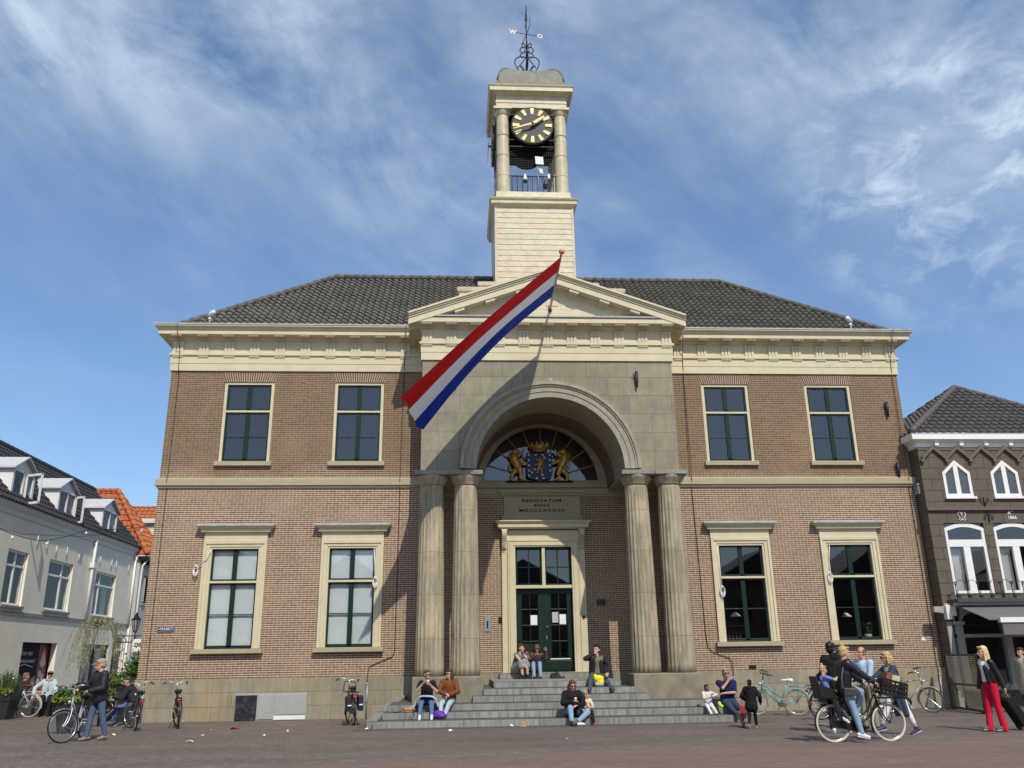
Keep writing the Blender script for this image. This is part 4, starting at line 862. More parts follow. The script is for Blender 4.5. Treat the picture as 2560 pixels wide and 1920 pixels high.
b.prism([(x,-30,z) for x,z in P],(0,47.0,0)); b.build('cornice',pm('cornice_grey',(.66,.65,.60),.6,.06),LH)
b=MB(); tiles(b,(.18,-6,7.06),(0,1,0),(-2.7,0,2.95),[(0,0),(23.1,0),(23.1,4.0),(0,4.0)],.25,.33,.03,.05,5); b.quad((0,-6,7),(-2.6,-6,9.95),(-5.2,-6,7),(-5.2,-6,7)); b.quad((-2.55,-6,9.9),(-2.55,17.1,9.9),(-5.4,17.1,7),(-5.4,-6,7)); b.quad((.15,17.1,7.0),(-2.52,17.1,9.95),(-5.4,17.1,7.0),(-2,17.1,7))
rf=b.build('roof',M['tile_black'],LH,fix=False); b=MB(); ridge(b,(-2.52,-6,10.02),(-2.52,17.15,10.02),.14,.4); b.build('ridge_tiles',M['tile_black'],rf)
wp=M['white']
def lwin(y0,y1,z0,z1,mull,trans,depth=-.14):
    b=MB(); t=.085
    b.box(depth,depth+.07,y0,y0+t,z0,z1); b.box(depth,depth+.07,y1-t,y1,z0,z1); b.box(depth,depth+.07,y0,y1,z1-t,z1); b.box(depth,depth+.07,y0,y1,z0,z0+t)
    for m_ in mull: b.box(depth+.003,depth+.06,y0+(y1-y0)*m_-.05,y0+(y1-y0)*m_+.05,z0+t,z1-t)
    if trans: b.box(depth+.004,depth+.065,y0+t,y1-t,z0+(z1-z0)*trans-.04,z0+(z1-z0)*trans+.04)
    w=b.build('window',wp,LH,bevel=.006); b=MB(); b.quad((depth+.03,y0,z0),(depth+.03,y1,z0),(depth+.03,y1,z1),(depth+.03,y0,z1)); b.build('pane',M['glass_side'],w)
    b=MB(); b.box(-.15,.09,y0-.08,y1+.08,z0-.09,z0-.004); b.build('sill',pm('sill_grey',(.22,.22,.21),.6,.1),w)
lwin(4.05,5.60,3.62,5.50,[.5],.72); lwin(7.40,9.65,3.62,5.50,[.62],.70); lwin(12.15,14.60,3.62,5.50,[.28],.70)
b=MB(); b.quad((-1.0,0,.05),(-1.0,16.9,.05),(-1.0,16.9,6.8),(-1.0,0,6.8)); b.build('interior',M['interior'],LH,fix=False)
for y0,y1,z0,z1 in ((4.25,4.65,3.7,5.1),(9.15,9.5,3.7,5.0),(13.9,14.45,3.7,4.95)):
    b=MB(); b.grid(10,1,lambda u,v:(-.32+.03*math.sin(u*22),y0+(y1-y0)*u,z0+(z1-z0)*v)); b.build('curtain',pm('curtain',(.45,.46,.45),.9,.08,3),LH)
# shop poster window
pw=thing('shop_poster','dark shop window poster with a pink panel, ice cream pictures and white script','poster',(XL-.10,6.2,.05))
b=MB(); b.quad((0,0,0),(0,2.95,0),(0,2.95,2.37),(0,0,2.37)); b.build('poster_sheet',pm('poster_black',(.008,.007,.009),.6,.2,2,spec=.1),pw)
pk=pm('poster_pink',(.33,.02,.12),.4,.1,3); sk=pm('poster_skin',(.40,.24,.18),.5,.25,3); tn=pm('poster_tan',(.36,.17,.085),.5,.3,5); rd=pm('poster_red',(.20,.02,.03),.5,.3,4); gy=pm('poster_chalk',(.55,.55,.55),.6,.1)
b=MB(); b.box(.002,.006,.02,.42,1.40,2.30); b.build('pink_panel',pk,pw)
b=MB(); b.box(.002,.005,2.15,2.92,.05,2.3); b.build('picture_strip',rd,pw)
def blob(pts,mat,name,x=.006): 
    b=MB(); b.add([(x,y,z) for y,z in pts],[tuple(range(len(pts)))]); b.build(name,mat,pw,fix=False)
blob([(.05,.0),(.05,1.0),(.35,.95),(.5,.6),(.55,.0)],sk,'hand'); blob([(1.3,.0),(1.25,.55),(1.55,.95),(2.05,1.2),(2.1,.85),(1.75,.5),(1.8,.0)],sk,'hand')
blob([(.45+.55*math.cos(a)+.42,.02+.72*math.sin(a)) for a in [PI*k/12 for k in range(13)]],tn,'waffle',.009)
for cy,cz in ((2.35,.98),(2.62,1.15),(2.4,1.25)): blob([(cy+.13*math.cos(2*PI*k/14),cz+.13*math.sin(2*PI*k/14)) for k in range(14)],gy,'scoop',.008)
blob([(2.52,.10),(2.28,.62),(2.78,.62)],tn,'cone',.008); blob([(2.30,1.62),(2.55,2.22),(2.80,1.62),(2.55,1.45)],pm('poster_cream',(.6,.5,.42),.5,.1),'soft_ice',.008)
b=MB()
for tx,zz_,yy in (('Even een',2.0,1.15),('geluksmoment!',1.72,1.25)):
    q=text_mb(tx,.27 if zz_==2.0 else .22,.002,.95,.002,shear=.2); b.add([(.010+v[2],yy+v[0]*.95,zz_+v[1]) for v in q.v],q.f)
b.tube([(.012,.6,1.52),(.012,1.1,1.60),(.012,1.75,1.50)],.02,6); b.build('script',gy,pw)
q=text_mb('Hart',.17,.002,1,.004); b=MB(); b.add([(.010+v[2],.22+v[0],1.52+v[1]) for v in q.v],q.f); b.build('script',gy,pw)
# second shop window and house door
b=MB(); b.box(-.16,-.06,11.68,11.80,.05,2.43); b.box(-.16,-.06,14.62,14.74,.05,2.43); b.box(-.16,-.06,11.68,14.74,2.30,2.43); b.box(-.16,-.06,13.2,13.38,.05,2.3); w=b.build('shop_window',M['black'],LH)
b=MB(); b.quad((-.12,11.7,.05),(-.12,14.7,.05),(-.12,14.7,2.4),(-.12,11.7,2.4)); b.build('pane',M['glass_side'],w)
b=MB(); b.quad((-.17,11.8,.05),(-.17,13.2,.05),(-.17,13.2,2.3),(-.17,11.8,2.3)); b.quad((-.17,13.4,.05),(-.17,14.2,.05),(-.17,14.2,2.3),(-.17,13.4,2.3)); b.build('blind',pm('frosted',(.5,.52,.52),.9,.05),w,fix=False)
b=MB()
for a,c in ((15.45,15.62),(16.55,16.72)): b.box(-.18,-.04,a,c,.05,2.92)
b.box(-.18,-.04,15.45,16.72,2.78,2.92); b.box(-.18,-.04,15.62,16.55,2.18,2.30); w=b.build('door_frame',wp,LH)
b=MB(); b.box(-.16,-.10,15.62,16.55,.05,2.18); b.build('door',pm('brown_door',(.07,.035,.025),.4,.2),w); b=MB(); b.quad((-.12,15.6,2.3),(-.12,16.5,2.3),(-.12,16.5,2.8),(-.12,15.6,2.8)); b.build('pane',M['glass_side'],w)
# dormers
def dormer(y0,y1,op):
    zb,zt,za=7.12,8.32,8.76; b=MB(); f=-.12; back=-2.2
    b.box(back,f-.06,y0,y0+.08,zb-.3,zt); b.box(back,f-.06,y1-.08,y1,zb-.3,zt)
    b.prism([(f-.05,y0,zt),(f-.05,y1,zt),(f-.05,(y0+y1)/2,za)],(-2,0,0)); 
    d=b.build('dormer',wp,LH)
    b=MB(); ov=.13; mid=(y0+y1)/2
    for a,c in ((y0-ov,-1),(y1+ov,1)): b.prism([(f+.10,a,zt-.06),(f+.10,mid,za+.05),(f+.10,mid,za+.10),(f+.10,a,zt-.005)],(-2.4,0,0))
    b.build('dormer_roof',pm('dormer_grey',(.50,.52,.53),.5,.08),d)
    b=MB()
    for a,c in ((y0,y0+.13),(y1-.13,y1),(mid-.05,mid+.05)): b.box(f-.06,f,a,c,zb,zt)
    b.box(f-.06,f,y0,y1,zb,zb+.10); b.box(f-.06,f,y0,y1,zt-.09,zt); b.build('dormer_frame',wp,d)
    b=MB(); b.quad((f-.04,y0,zb),(f-.04,y1,zb),(f-.04,y1,zt),(f-.04,y0,zt)); b.build('pane',M['glass_side'],d)
    b=MB(); b.quad((f-.5,y0+.1,zb),(f-.5,y1-.1,zb),(f-.5,y1-.1,zt),(f-.5,y0+.1,zt)); b.build('room',M['interior'],d,fix=False)
    if op:
        b=MB(); w_=.8 if op>1 else .5; ya=y1-.15 if op==1 else y0+.95; sg_=1
        b2=[(f+.02,ya),(f+.02+w_*.9,ya-w_*.35)] if op==1 else [(f+.02,ya),(f+.75,ya-.35)]
        (xa,y_a),(xb,y_b)=b2; d_=Vector((xb-xa,y_b-y_a,0)); L=d_.length; d_.normalize(); nn=Vector((-d_.y,d_.x,0))*.02
        for t0,t1,z0,z1 in ((0,.08,zb,zt-.1),(L-.08,L,zb,zt-.1),(0,L,zb,zb+.08),(0,L,zt-.18,zt-.1)):
            c=Vector((xa,y_a,(z0+z1)/2))+d_*(t0+t1)/2; b.obox(c,d_*(t1-t0)/2,nn,(0,0,(z1-z0)/2))
        b.build('open_sash',wp,d)
dormer(3.75,5.45,2); dormer(7.62,9.32,1); dormer(12.3,14.15,0)
b=MB(); b.tube([(.10,11.42,6.75),(.10,11.38,5.7),(.10,11.36,5.2),(.10,11.33,3.4)],.06,10); b.box(.02,.2,11.25,11.5,5.55,5.75); b.build('downpipe',M['white'],LH); b=MB(); b.tube([(.08,16.66,6.7),(.08,16.66,3.35)],.05,10); b.tube([(.08,16.8,3.3),(.08,16.8,.1)],.05,10); b.build('downpipe',M['white'],LH)
for y,z in ((6.05,6.05),(6.9,6.0),(7.75,5.9),(8.75,5.95),(10.0,5.9),(12.3,6.0),(13.7,6.0),(14.3,6.0),(16.0,6.0)): b=MB(); b.tube([(.03,y,z-.22),(.04,y,z+.16)],[.02,.012],5); b.build('wall_anchor',wp,LH)
# orange-roofed house further down the street
OH=thing('orange_roof_house','white brick house with an orange tiled hip roof behind the grey house','house',(-18.5,16.95,0))
wb=brick_mat('white_brick',(.44,.45,.45),(.55,.56,.56),(.38,.38,.37),stain=(.35,.35,.35))
b=MB(); q=MB(); wall_holes(q,0,3.2,0,6.5,[(.75,1.55,4.45,5.80),(1.0,2.2,.1,2.6)],0,.15); b.add([(-y,x,z) for x,y,z in q.v],q.f); b.quad((0,3.2,0),(-6,3.2,0),(-6,3.2,6.5),(0,3.2,6.5)); b.quad((0,0,0),(-6,0,0),(-6,0,6.5),(0,0,6.5)); b.build('brick_wall',wb,OH,fix=False)
b=MB(); A_=Vector((.36,-.15,6.72)); B_=Vector((.36,3.3,6.72)); Pk=Vector((-2.1,1.55,10.25)); C_=Vector((-6.5,-.15,6.72)); Rk=Vector((-4.4,1.55,10.25))
u_=Vector((0,1,0)); v_=(Pk-Vector((.36,1.55,6.72))); Lr=v_.length; tiles(b,(.36,1.55,6.72),u_,v_,[(-1.7,0),(1.75,0),(0,Lr)],.26,.34,.035,.05,5)
u2=Vector((-1,0,0)); v2=Vector((0,1.7,3.53)); tiles(b,(.36,-.15,6.72),u2,v2,[(0,0),(6.8,0),(4.76,v2.length),(2.46,v2.length)],.26,.34,.035,.05,5)
rf=b.build('roof',M['tile_orange'],OH,fix=False); b=MB(); ridge(b,A_+Vector((0,0,.04)),Pk,.14,.38); ridge(b,Pk,Rk,.14,.38); ridge(b,B_,Pk,.10,.38); b.build('ridge_tiles',M['tile_orange'],rf)
b=MB(); b.box(-.1,.42,-.1,3.3,6.45,6.66); 
for i in range(6): b.box(0,.38,.2+.5*i,.32+.5*i,6.3,6.45)
b.build('eaves',M['black'],OH)
b=MB(); b.box(-.12,-.05,.75,.85,4.45,5.8); b.box(-.12,-.05,1.45,1.55,4.45,5.8); b.box(-.12,-.05,.75,1.55,5.7,5.8); b.box(-.12,-.05,.75,1.55,4.45,4.55); w=b.build('window',M['black'],OH); b=MB(); b.quad((-.09,.75,4.45),(-.09,1.55,4.45),(-.09,1.55,5.8),(-.09,.75,5.8)); b.build('pane',M['glass'],w); b=MB(); b.box(-.1,.06,.7,1.6,4.36,4.45); b.build('sill',M['steel'],w)
b=MB(); b.quad((-.16,1.0,.1),(-.16,2.2,.1),(-.16,2.2,2.6),(-.16,1.0,2.6)); b.build('shopfront',M['black'],OH,fix=False)
b=MB(); b.tube([(.34,.02,6.5),(.12,.05,6.2),(.09,.05,5.5),(.09,.05,.1)],.05,10); b.build('downpipe',M['white'],OH)
CH=thing('clapboard_house','cream clapboard gable with a strip of orange roof at the street end','house',(-19.5,22,0))
b=MB(); b.prism([(-3.0,0,0),(3,0,0),(3,0,9.15),(-3.0,0,9.15)],(0,5,0))
for i in range(14): b.box(-2.9,3,-.03,0,6.6+.18*i,6.6+.18*i+.165)
b.build('clapboard_wall',pm('clapboard',(.70,.66,.55),.6,.06),CH)
b=MB(); b.box(-3.1,3.1,-.25,.0,9.05,9.32); b.build('fascia',pm('clapboard',(.70,.66,.55),.6,.06),CH)
b=MB(); tiles(b,(0,-.25,9.32),(1,0,0),(0,1,.9),[(-3,0),(3,0),(3,1.2),(-3,1.2)],.26,.34,.035,.05,5); b.build('roof',M['tile_orange'],CH,fix=False)
# dark house at the right
RH=thing('dark_house','dark brown block-jointed house with white windows, zigzag trim and grey tiled roof','house',(12.16,-.5,0))
blk=ashlar('painted_blocks',(.125,.102,.078),(.135,.110,.084),(.06,.05,.04),.62,.365,zoff=.0,mort=.012)
hw=[(.70,1.62,6.35,7.20),(2.32,3.22,6.35,7.20),(3.94,4.84,6.35,7.20),(.46,1.78,3.3,5.52),(2.08,3.36,3.3,5.52),(3.7,5.0,3.3,5.52)]
b=MB(); wall_holes(b,0,9,3.02,8.0,hw,0,.16); b.quad((0,0,0),(0,7,0),(0,7,8),(0,0,8)); b.quad((9,0,0),(9,7,0),(9,7,8),(9,0,8)); b.quad((0,0,0),(.20,0,0),(.20,0,3.02),(0,0,3.02)); b.quad((0,7,0),(9,7,0),(9,7,8),(0,7,8))
b.build('block_wall',blk,RH,fix=False)
b=MB(); b.quad((.05,1.2,.1),(8.9,1.2,.1),(8.9,1.2,7.9),(.05,1.2,7.9)); b.quad((.05,.0,3.0),(8.9,.0,3.0),(8.9,1.2,3.0),(.05,1.2,3.0)); b.build('interior',M['interior'],RH,fix=False)
trim=pm('brown_trim',(.13,.106,.08),.6,.08,4)
b=MB(); k=-.15; x=.08
while x<8.8:
    for a,c in ((x,x+.405),(x+.81,x+.405)):
        z0,z1=7.55,7.92; d=Vector((c-a,0,z1-z0)); nrm=Vector((-d.z,0,d.x)).normalized()*.07; nrm=nrm if nrm.z>0 else -nrm
        b.prism([Vector((a,-.09,z0)),Vector((c,-.09,z1)),Vector((c,-.09,z1))+Vector((0,0,.13)),Vector((a,-.09,z0))+Vector((0,0,.13))],(0,.09,0))
    b.box(x-.06,x+.06,-.11,0,7.50,7.58); x+=.81
b.box(0,9,-.02,.0,7.90,8.0); b.box(-.02,9,-.09,0,5.92,6.02); b.build('zigzag_trim',trim,RH)
q=sweep([(0,7),(0,0),(9,0),(9,7)],[(0,7.98),(.03,8.0),(.05,8.12),(.16,8.2),(.24,8.22),(.24,8.38),(.26,8.42),(0,8.46)]); q.build('cornice',M['white'],RH)
b=MB()
for i in range(10): b.box(.55+.84*i,.68+.84*i,-.14,-.02,8.03,8.19)
b.build('modillions',M['white'],RH)
b=MB(); ex,ez_=-.22,8.44; pk=(3.9,3.6,11.2); L1=math.hypot(3.8,2.76)
tiles(b,(3.9,-.22,ez_),(1,0,0),(0,3.8,2.76),[(-4.1,0),(2.7,0),(0,L1)],.27,.34,.035,.055,6)
tiles(b,(ex,3.6,ez_),(0,1,0),(4.1,0,2.76),[(-3.8,0),(3.8,0),(0,math.hypot(4.1,2.76))],.27,.34,.035,.055,6)
b.quad((6.6,-.22,ez_),pk,(6.6,7.4,ez_),(6.6,7.4,ez_)); rf=b.build('roof',M['tile_grey'],RH,fix=False); b=MB(); ridge(b,(ex,ex,ez_+.04),pk,.13,.37); ridge(b,(6.6,-.22,ez_+.04),pk,.12,.37); ridge(b,(ex,7.4,ez_),pk,.12,.37); b.build('ridge_tiles',M['tile_grey'],rf)
b=MB()
for x in (.7,2.32,3.94):
    c=x+.46; w=.46
    prof=[(x,6.35),(x+.92,6.35),(x+.92,7.17),(c,7.55),(x,7.17)]
    # brown wall infill beside the pointed head sits in the block wall opening; frame proud of it
for x in (.7,2.32,3.94):
    c=x+.46; b=MB(); fr=lambda P,Q,t: b.prism([P,Q,t[0],t[1]],(0,.07,0))
    O_=[(x,6.36),(x+.92,6.36),(x+.92,7.16),(c,7.56),(x,7.16)]; I_=[(x+.09,6.46),(x+.83,6.46),(x+.83,7.11),(c,7.44),(x+.09,7.11)]
    for i in range(5):
        j=(i+1)%5; b.prism([(O_[i][0],-.02,O_[i][1]),(O_[j][0],-.02,O_[j][1]),(I_[j][0],-.02,I_[j][1]),(I_[i][0],-.02,I_[i][1])],(0,.09,0))
    b.box(c-.075,c+.075,-.015,.05,6.46,7.42); w=b.build('window',M['white'],RH)
    b=MB(); b.add([(px,.012,pz) for px,pz in O_],[(0,1,2,3,4)]); b.build('pane',M['glass'],w)
    b=MB(); b.add([(px,.03,pz) for px,pz in O_],[(0,1,2,3,4)]); b.build('backing',M['interior'],w,fix=False)
    b=MB(); b.box(x-.04,x+.98,-.09,.03,6.29,6.36); b.build('sill',M['white'],w)
for x in (.46,2.08,3.7):
    x1=x+1.32; z0,z1=3.3,5.38; c=(x+x1)/2; b=MB()
    b.box(x,x+.10,.036,.144,z0,z1-.12); b.box(x1-.10,x1,.036,.144,z0,z1-.12); b.box(x+.1,x1-.1,.034,.146,4.78,5.0); b.box(c-.11,c+.11,.04,.14,z0+.12,4.78); b.box(x+.1,x1-.1,.034,.146,z0,z0+.12)
    n=12; arc=[(x+(x1-x)*i/n,5.36+.16*math.sin(PI*i/n)) for i in range(n+1)]
    for (a,za),(c_,zc_) in zip(arc,arc[1:]): b.prism([(a,.03,za-.12),(c_,.03,zc_-.12),(c_,.03,zc_),(a,.03,za)],(0,.12,0))
    w=b.build('window',M['white'],RH); b=MB(); b.quad((x,.09,z0),(x1,.09,z0),(x1,.09,5.5),(x,.09,5.5)); b.build('pane',M['glass'],w)
    b=MB(); b.grid(16,1,lambda u,v:(x+.12+.42*u,.26+.03*math.sin(u*30),3.4+1.35*v)); b.build('curtain',pm('net_curtain',(.55,.57,.56),.9,.06,3),w)
# balcony rail
b=MB()
yb=-.32
b.tube([(.30,yb,3.30),(5.3,yb,3.30)],.016,6)
for i in range(14):
    x=.32+.36*i; b.tube([(x,yb,3.18),(x,yb,3.66)],.014,6); b.tube([(x+.18-.17*math.cos(PI*j/10),yb,3.50+.22*math.sin(PI*j/10)) for j in range(11)],.009,5)
    b.tube([(x+.02*0+.06*math.cos(t)*(1-t/14),yb,3.62+.06*math.sin(t)*(1-t/14)) for t in [j*.6 for j in range(16)]],.008,5)
    b.tube([(x,yb,3.18),(x-.02,yb-.12,3.26),(x-.02,yb-.1,3.42)],.012,5)
b.build('balcony_rail',M['iron'],RH)
b=MB(); b.box(.15,8.9,-.62,0,3.04,3.14); b.build('balcony_slab',pm('slab_dark',(.06,.06,.065),.6,.1),RH)
b=MB()
for x,z,k in ((1.93,6.2,1),(1.98,5.75,-1)):
    b.tube([(x,-.03,z-.22),(x,-.03,z+.15)],.016,6)
    for s_ in (-1,1): b.tube([(x,-.03,z-.08*k),(x+s_*.12,-.03,z),(x+s_*.16,-.03,z+.08*k),(x+s_*.11,-.03,z+.11*k),(x+s_*.09,-.03,z+.05*k)],.011,5)
b.build('wall_anchor',M['iron'],RH)
q=text_mb('A°',.17,.004,1,.002); b=MB(); b.add([(2.72+v[0],-.02-v[2],5.83+v[1]) for v in q.v],q.f); q=text_mb('1866',.15,.004,1,.002); b.add([(2.76+v[0],-.02-v[2],5.68+v[1]) for v in q.v],q.f); b.build('date_lettering',M['white'],RH)
b=MB()
for s_ in (-1,1):
    b.tube([(1.1,-.02,5.60),(1.1+s_*.10,-.02,5.72),(1.1+s_*.13,-.02,5.83),(1.1+s_*.06,-.02,5.87),(1.1,-.02,5.79)],.013,5); b.tube([(1.1,-.02,5.64),(1.1+s_*.06,-.02,5.60),(1.1+s_*.12,-.02,5.62),(1.1+s_*.09,-.02,5.66)],.011,5)
b.tube([(1.1,-.02,5.68),(1.1,-.02,5.84)],.012,5); b.build('heart_scroll',M['white'],RH)
# shopfront below
cg=pm('shopfront_grey',(.36,.35,.31),.55,.08,4)
b=MB(); b.box(.02,.18,-.03,.05,0,2.5)
for x in (.36,1.86,3.4,4.9):
    b.box(x-.11,x+.11,-.10,.10,.68,2.42); b.box(x-.16,x+.16,-.14,.12,.55,.70); b.box(x-.17,x+.17,-.14,.12,2.40,2.50); b.box(x-.07,x+.07,-.115,-.10,.8,2.3)
    for s_ in (-1,1):
        for i in range(6):
            t0,t1=i/6,(i+1)/6; f_=lambda t: 2.5+.28*math.sqrt(1-(1-t)**2); b.prism([(x+s_*(.10+.6*t0),-.09,f_(t0)),(x+s_*(.10+.6*t1),-.09,f_(t1)),(x+s_*(.10+.6*t1),-.09,2.95),(x+s_*(.10+.6*t0),-.09,2.95)],(0,.15,0))
b.box(.25,8.8,-.08,.10,2.02,2.12); b.box(.25,8.8,-.12,.10,.50,.62); b.box(0,8.9,-.10,.05,2.9,3.04); b.build('shopfront',cg,RH)
b=MB(); b.box(.25,8.8,-.05,.06,0,.5); b.build('stallriser',pm('riser_dark',(.05,.048,.045),.5,.1),RH)
b=MB(); b.quad((.25,.03,.6),(8.8,.03,.6),(8.8,.03,2.9),(.25,.03,2.9)); b.build('shop_pane',M['glass_clear'],RH)
b=MB(); b.box(-.02,.14,-.2,0,2.55,2.98); b.box(.15,.32,-.16,0,2.66,2.95); b.build('corbel',M['white'],RH,bevel=.02)
aw=thing('awning','dark grey shop awning with a white top bar and valance edge','awning',(12.16,-.5,0))
b=MB(); b.prism([(.30,-.20,2.98),(.30,-1.75,2.50),(.30,-1.75,2.47),(.30,-.20,2.95)],(8.3,0,0)); b.prism([(.66,-1.80,2.42),(.66,-1.80,2.06),(.66,-1.78,2.06),(.66,-1.78,2.42)],(7.9,0,0)); b.build('canopy',pm('awning_cloth',(.15,.14,.145),.8,.1,4),aw)
b=MB(); b.box(.25,8.6,-.30,-.12,2.96,3.05); b.build('cassette',M['white'],aw); b=MB(); b.box(.60,8.6,-1.84,-1.72,2.40,2.54); b.build('front_bar',M['white'],aw)
# ---------------- street things at the right ----------------
gs=thing('terrace_screen','black framed glass terrace screen standing out from the dark house','windscreen',(11.43,-3.03,0),R(-10.3))
b=MB(); L=2.42
for t in (0,L): b.box(-.03,.03,t-.03,t+.03,0,1.55)
for z in (.06,.72,1.52): b.box(-.025,.025,.03,L-.03,z-.03,z+.03)
for t in (.1,L-.1): b.box(-.22,.22,t-.04,t+.04,.0,.035)
b.build('frame',M['black'],gs,bevel=.004); b=MB(); b.quad((0,0,.08),(0,L,.08),(0,L,1.5),(0,0,1.5)); b.build('glass',M['glass_clear'],gs,fix=False)
# tree crown peeking over the dark house
TR=thing('tree','green tree behind the dark house at the right edge','tree',(24.0,12,0))
b=MB(); b.tube([(0,0,0),(.1,0,4),(0,.2,8)],[.3,.22,.1],10)
for k in range(8):
    a=k*.8; b.tube([(0,.1,5+k*.35),(1.2*math.cos(a),1.2*math.sin(a),7+k*.4),(2.0*math.cos(a),2.0*math.sin(a),8+k*.45)],[.1,.06,.02],6)
b.build('trunk',pm('bark',(.10,.075,.05),.9,.3,8),TR)
def leafcloud(b,n,fn,size,flat=0):
    for _ in range(n):
        c=fn(); u=Vector((random.gauss(0,1),random.gauss(0,1),random.gauss(0,1)*(1-flat))).normalized(); w=u.orthogonal().normalized(); w=Quaternion(u,random.random()*6.28)@w; s_=size*random.uniform(.6,1.3)
        b.quad(c-u*s_,c+w*s_*.55,c+u*s_,c-w*s_*.55)
def crown():
    k=random.randrange(14); rs=random.Random(k*5+1); c=Vector((rs.uniform(-2.2,2.2),rs.uniform(-2,2),rs.uniform(7.2,11.4))); return c+Vector((random.gauss(0,.5),random.gauss(0,.5),random.gauss(0,.42)))
b=MB(); leafcloud(b,5000,crown,.13); b.build('crown',pm('leaf_mid',(.06,.11,.03),.6,.4,3),TR)
# ---------------- street things at the left ----------------
def planter(loc,w0,w1,h,kind,label,rz=0):
    p=thing('planter',label,'planter',loc,rz,'dark planters by the grey house')
    b=MB(); pr=[(w0/2,0),(w1/2*.97,h*.62),(w1/2*.97,h*.66),(w1/2+.02,h*.66),(w1/2+.05,h),(w1/2-.03,h),(w1/2-.06,h-.12)]
    b.lathe([(r*1.18,z) for r,z in pr],(0,0,0),4,smooth=False); o=b.build('pot',pm('planter_grey',(.028,.030,.033),.5,.12,5),p,rot=(0,0,PI/4))
    b=MB(); g1=pm('leaf_herb',(.055,.085,.03),.6,.4,6); g2=pm('leaf_lime',(.17,.24,.035),.6,.3,8)
    if kind=='rosemary':
        for k in range(70):
            a=random.random()*6.28; r=random.uniform(0,w1*.40); x,y=r*math.cos(a),r*math.sin(a); H_=random.uniform(.3,.62)*(1.1-r); tip=Vector((x*1.5,y*1.5,h+H_))
            b.tube([(x,y,h-.1),(x*1.2,y*1.2,h+H_*.5),tip],[.008,.006,.002],4,smooth=False)
            for q in range(26):
                t=q/26; c=Vector((x,y,h-.05)).lerp(tip,t); d=Vector((random.gauss(0,1),random.gauss(0,1),.9)).normalized()*.06; s_=d.orthogonal().normalized()*.010; b.quad(c,c+d*.5+s_,c+d,c+d*.5-s_)
        b.build('shrub',pm('leaf_rosemary',(.05,.10,.02),.6,.4,6),p)
    else:
        leafcloud(b,1500,lambda:Vector((random.uniform(-.5,.5)*w1*1.05,random.uniform(-.5,.5)*w1*1.05,h+abs(random.gauss(0,.12)))),.045); b.build('shrub',g1,p)
        if kind=='laurel':
            b=MB(); leafcloud(b,1100,lambda:Vector((random.gauss(.12,.17),random.gauss(0,.2),h+.38+random.gauss(0,.18))),.055); b.build('shrub',pm('leaf_laurel',(.05,.11,.02),.5,.4,6),p)
            b=MB(); leafcloud(b,350,lambda:Vector((random.uniform(-.62,-.35),random.uniform(-.5,.1),h-.05+random.gauss(0,.18))),.05); b.build('trailing_leaves',pm('leaf_fresh',(.12,.20,.03),.5,.3,6),p)
    b=MB(); leafcloud(b,420,lambda:Vector((random.uniform(-.55,.5)*w1,-w1*.45+random.gauss(0,.07),h+random.gauss(0,.04))),.04); b.build('edging_plant',g2,p)
    return p
planter((-12.45,-3.35,0),.52,.72,.82,'herb','dark square planter with herbs behind the man with the bicycle')
planter((-12.45,.75,.0),.66,.86,1.12,'laurel','tall dark planter with a bushy green shrub near the brick corner')
planter((-17.25,3.0,0),.62,.84,.86,'rosemary','dark planter with upright rosemary at the left edge')
WT=thing('willow_tree','thin weeping willow with drooping pale green branches behind the middle planter','tree',(-12.52,-3.0,.80))
b=MB(); b.tube([(0,0,0),(.12,0,.7),(.22,.0,1.3),(.30,0,1.80)],[.035,.03,.025,.02],8)
tw=[]
for k in range(44):
    a=random.random()*6.28; r=random.uniform(.25,.95); k_=random.uniform(.6,1.35) if math.cos(a)<0 else random.uniform(.3,.8)
    top=Vector((.30,0,1.78+random.uniform(-.05,.06))); e=Vector((math.cos(a)*r,math.sin(a)*r*.8,0)); P=[top,top+e*.35+Vector((0,0,.16)),top+e*.75+Vector((0,0,.02)),top+e*1.0+Vector((0,0,-.25-.3*k_)),top+e*1.08+Vector((0,0,-.4-.65*k_))]; tw.append(P)
    b.tube(P,[.010,.008,.006,.004,.002],4,smooth=False)
b.build('trunk',pm('bark_pale',(.18,.14,.09),.9,.3,8),WT)
b=MB()
for P in tw:
    for q in range(38):
        t=random.uniform(.25,1)*(len(P)-1); i=min(int(t),len(P)-2); c=P[i].lerp(P[i+1],t-i)+Vector((random.gauss(0,.025),random.gauss(0,.025),random.gauss(0,.02)))
        d=Vector((random.gauss(0,.5),random.gauss(0,.5),-.8)).normalized()*random.uniform(.03,.055); w=d.orthogonal().normalized()*.010; b.quad(c,c+d*.5+w,c+d,c+d*.5-w)
b.build('crown',pm('willow_leaf',(.27,.29,.11),.6,.35,5),WT)
bn=thing('bench','black steel bench beside the tall planter','bench',(-12.25,-.85,0))
b=MB()
for i in range(4): b.box(-.44,.5,-.22+.115*i,-.12+.115*i,.44,.475)
b.build('seat',M['black'],bn,bevel=.005)
for x in (-.42,.46):
    b=MB(); b.box(x-.03,x+.03,-.22,-.16,0,.66); b.box(x-.03,x+.03,.18,.24,0,.66); b.box(x-.03,x+.03,-.22,.24,.62,.67); b.build('leg',M['black'],bn,bevel=.005)
SL=thing('street_lamp','black lantern on an iron wall arm past the brick corner','lantern',(-13.05,2.0,2.6))
b=MB(); b.lathe([(.06,0),(.14,.34),(.13,.34)],(0,0,0),4,smooth=False); b.build('lantern_glass',M['glass'],SL); b=MB(); b.lathe([(.17,.34),(.10,.42),(.05,.50),(.02,.58)],(0,0,0),4,smooth=False)
for k in range(4): a=k*PI/2; b.tube([(.06*math.cos(a),.06*math.sin(a),0),(.14*math.cos(a),.14*math.sin(a),.34)],.012,5)
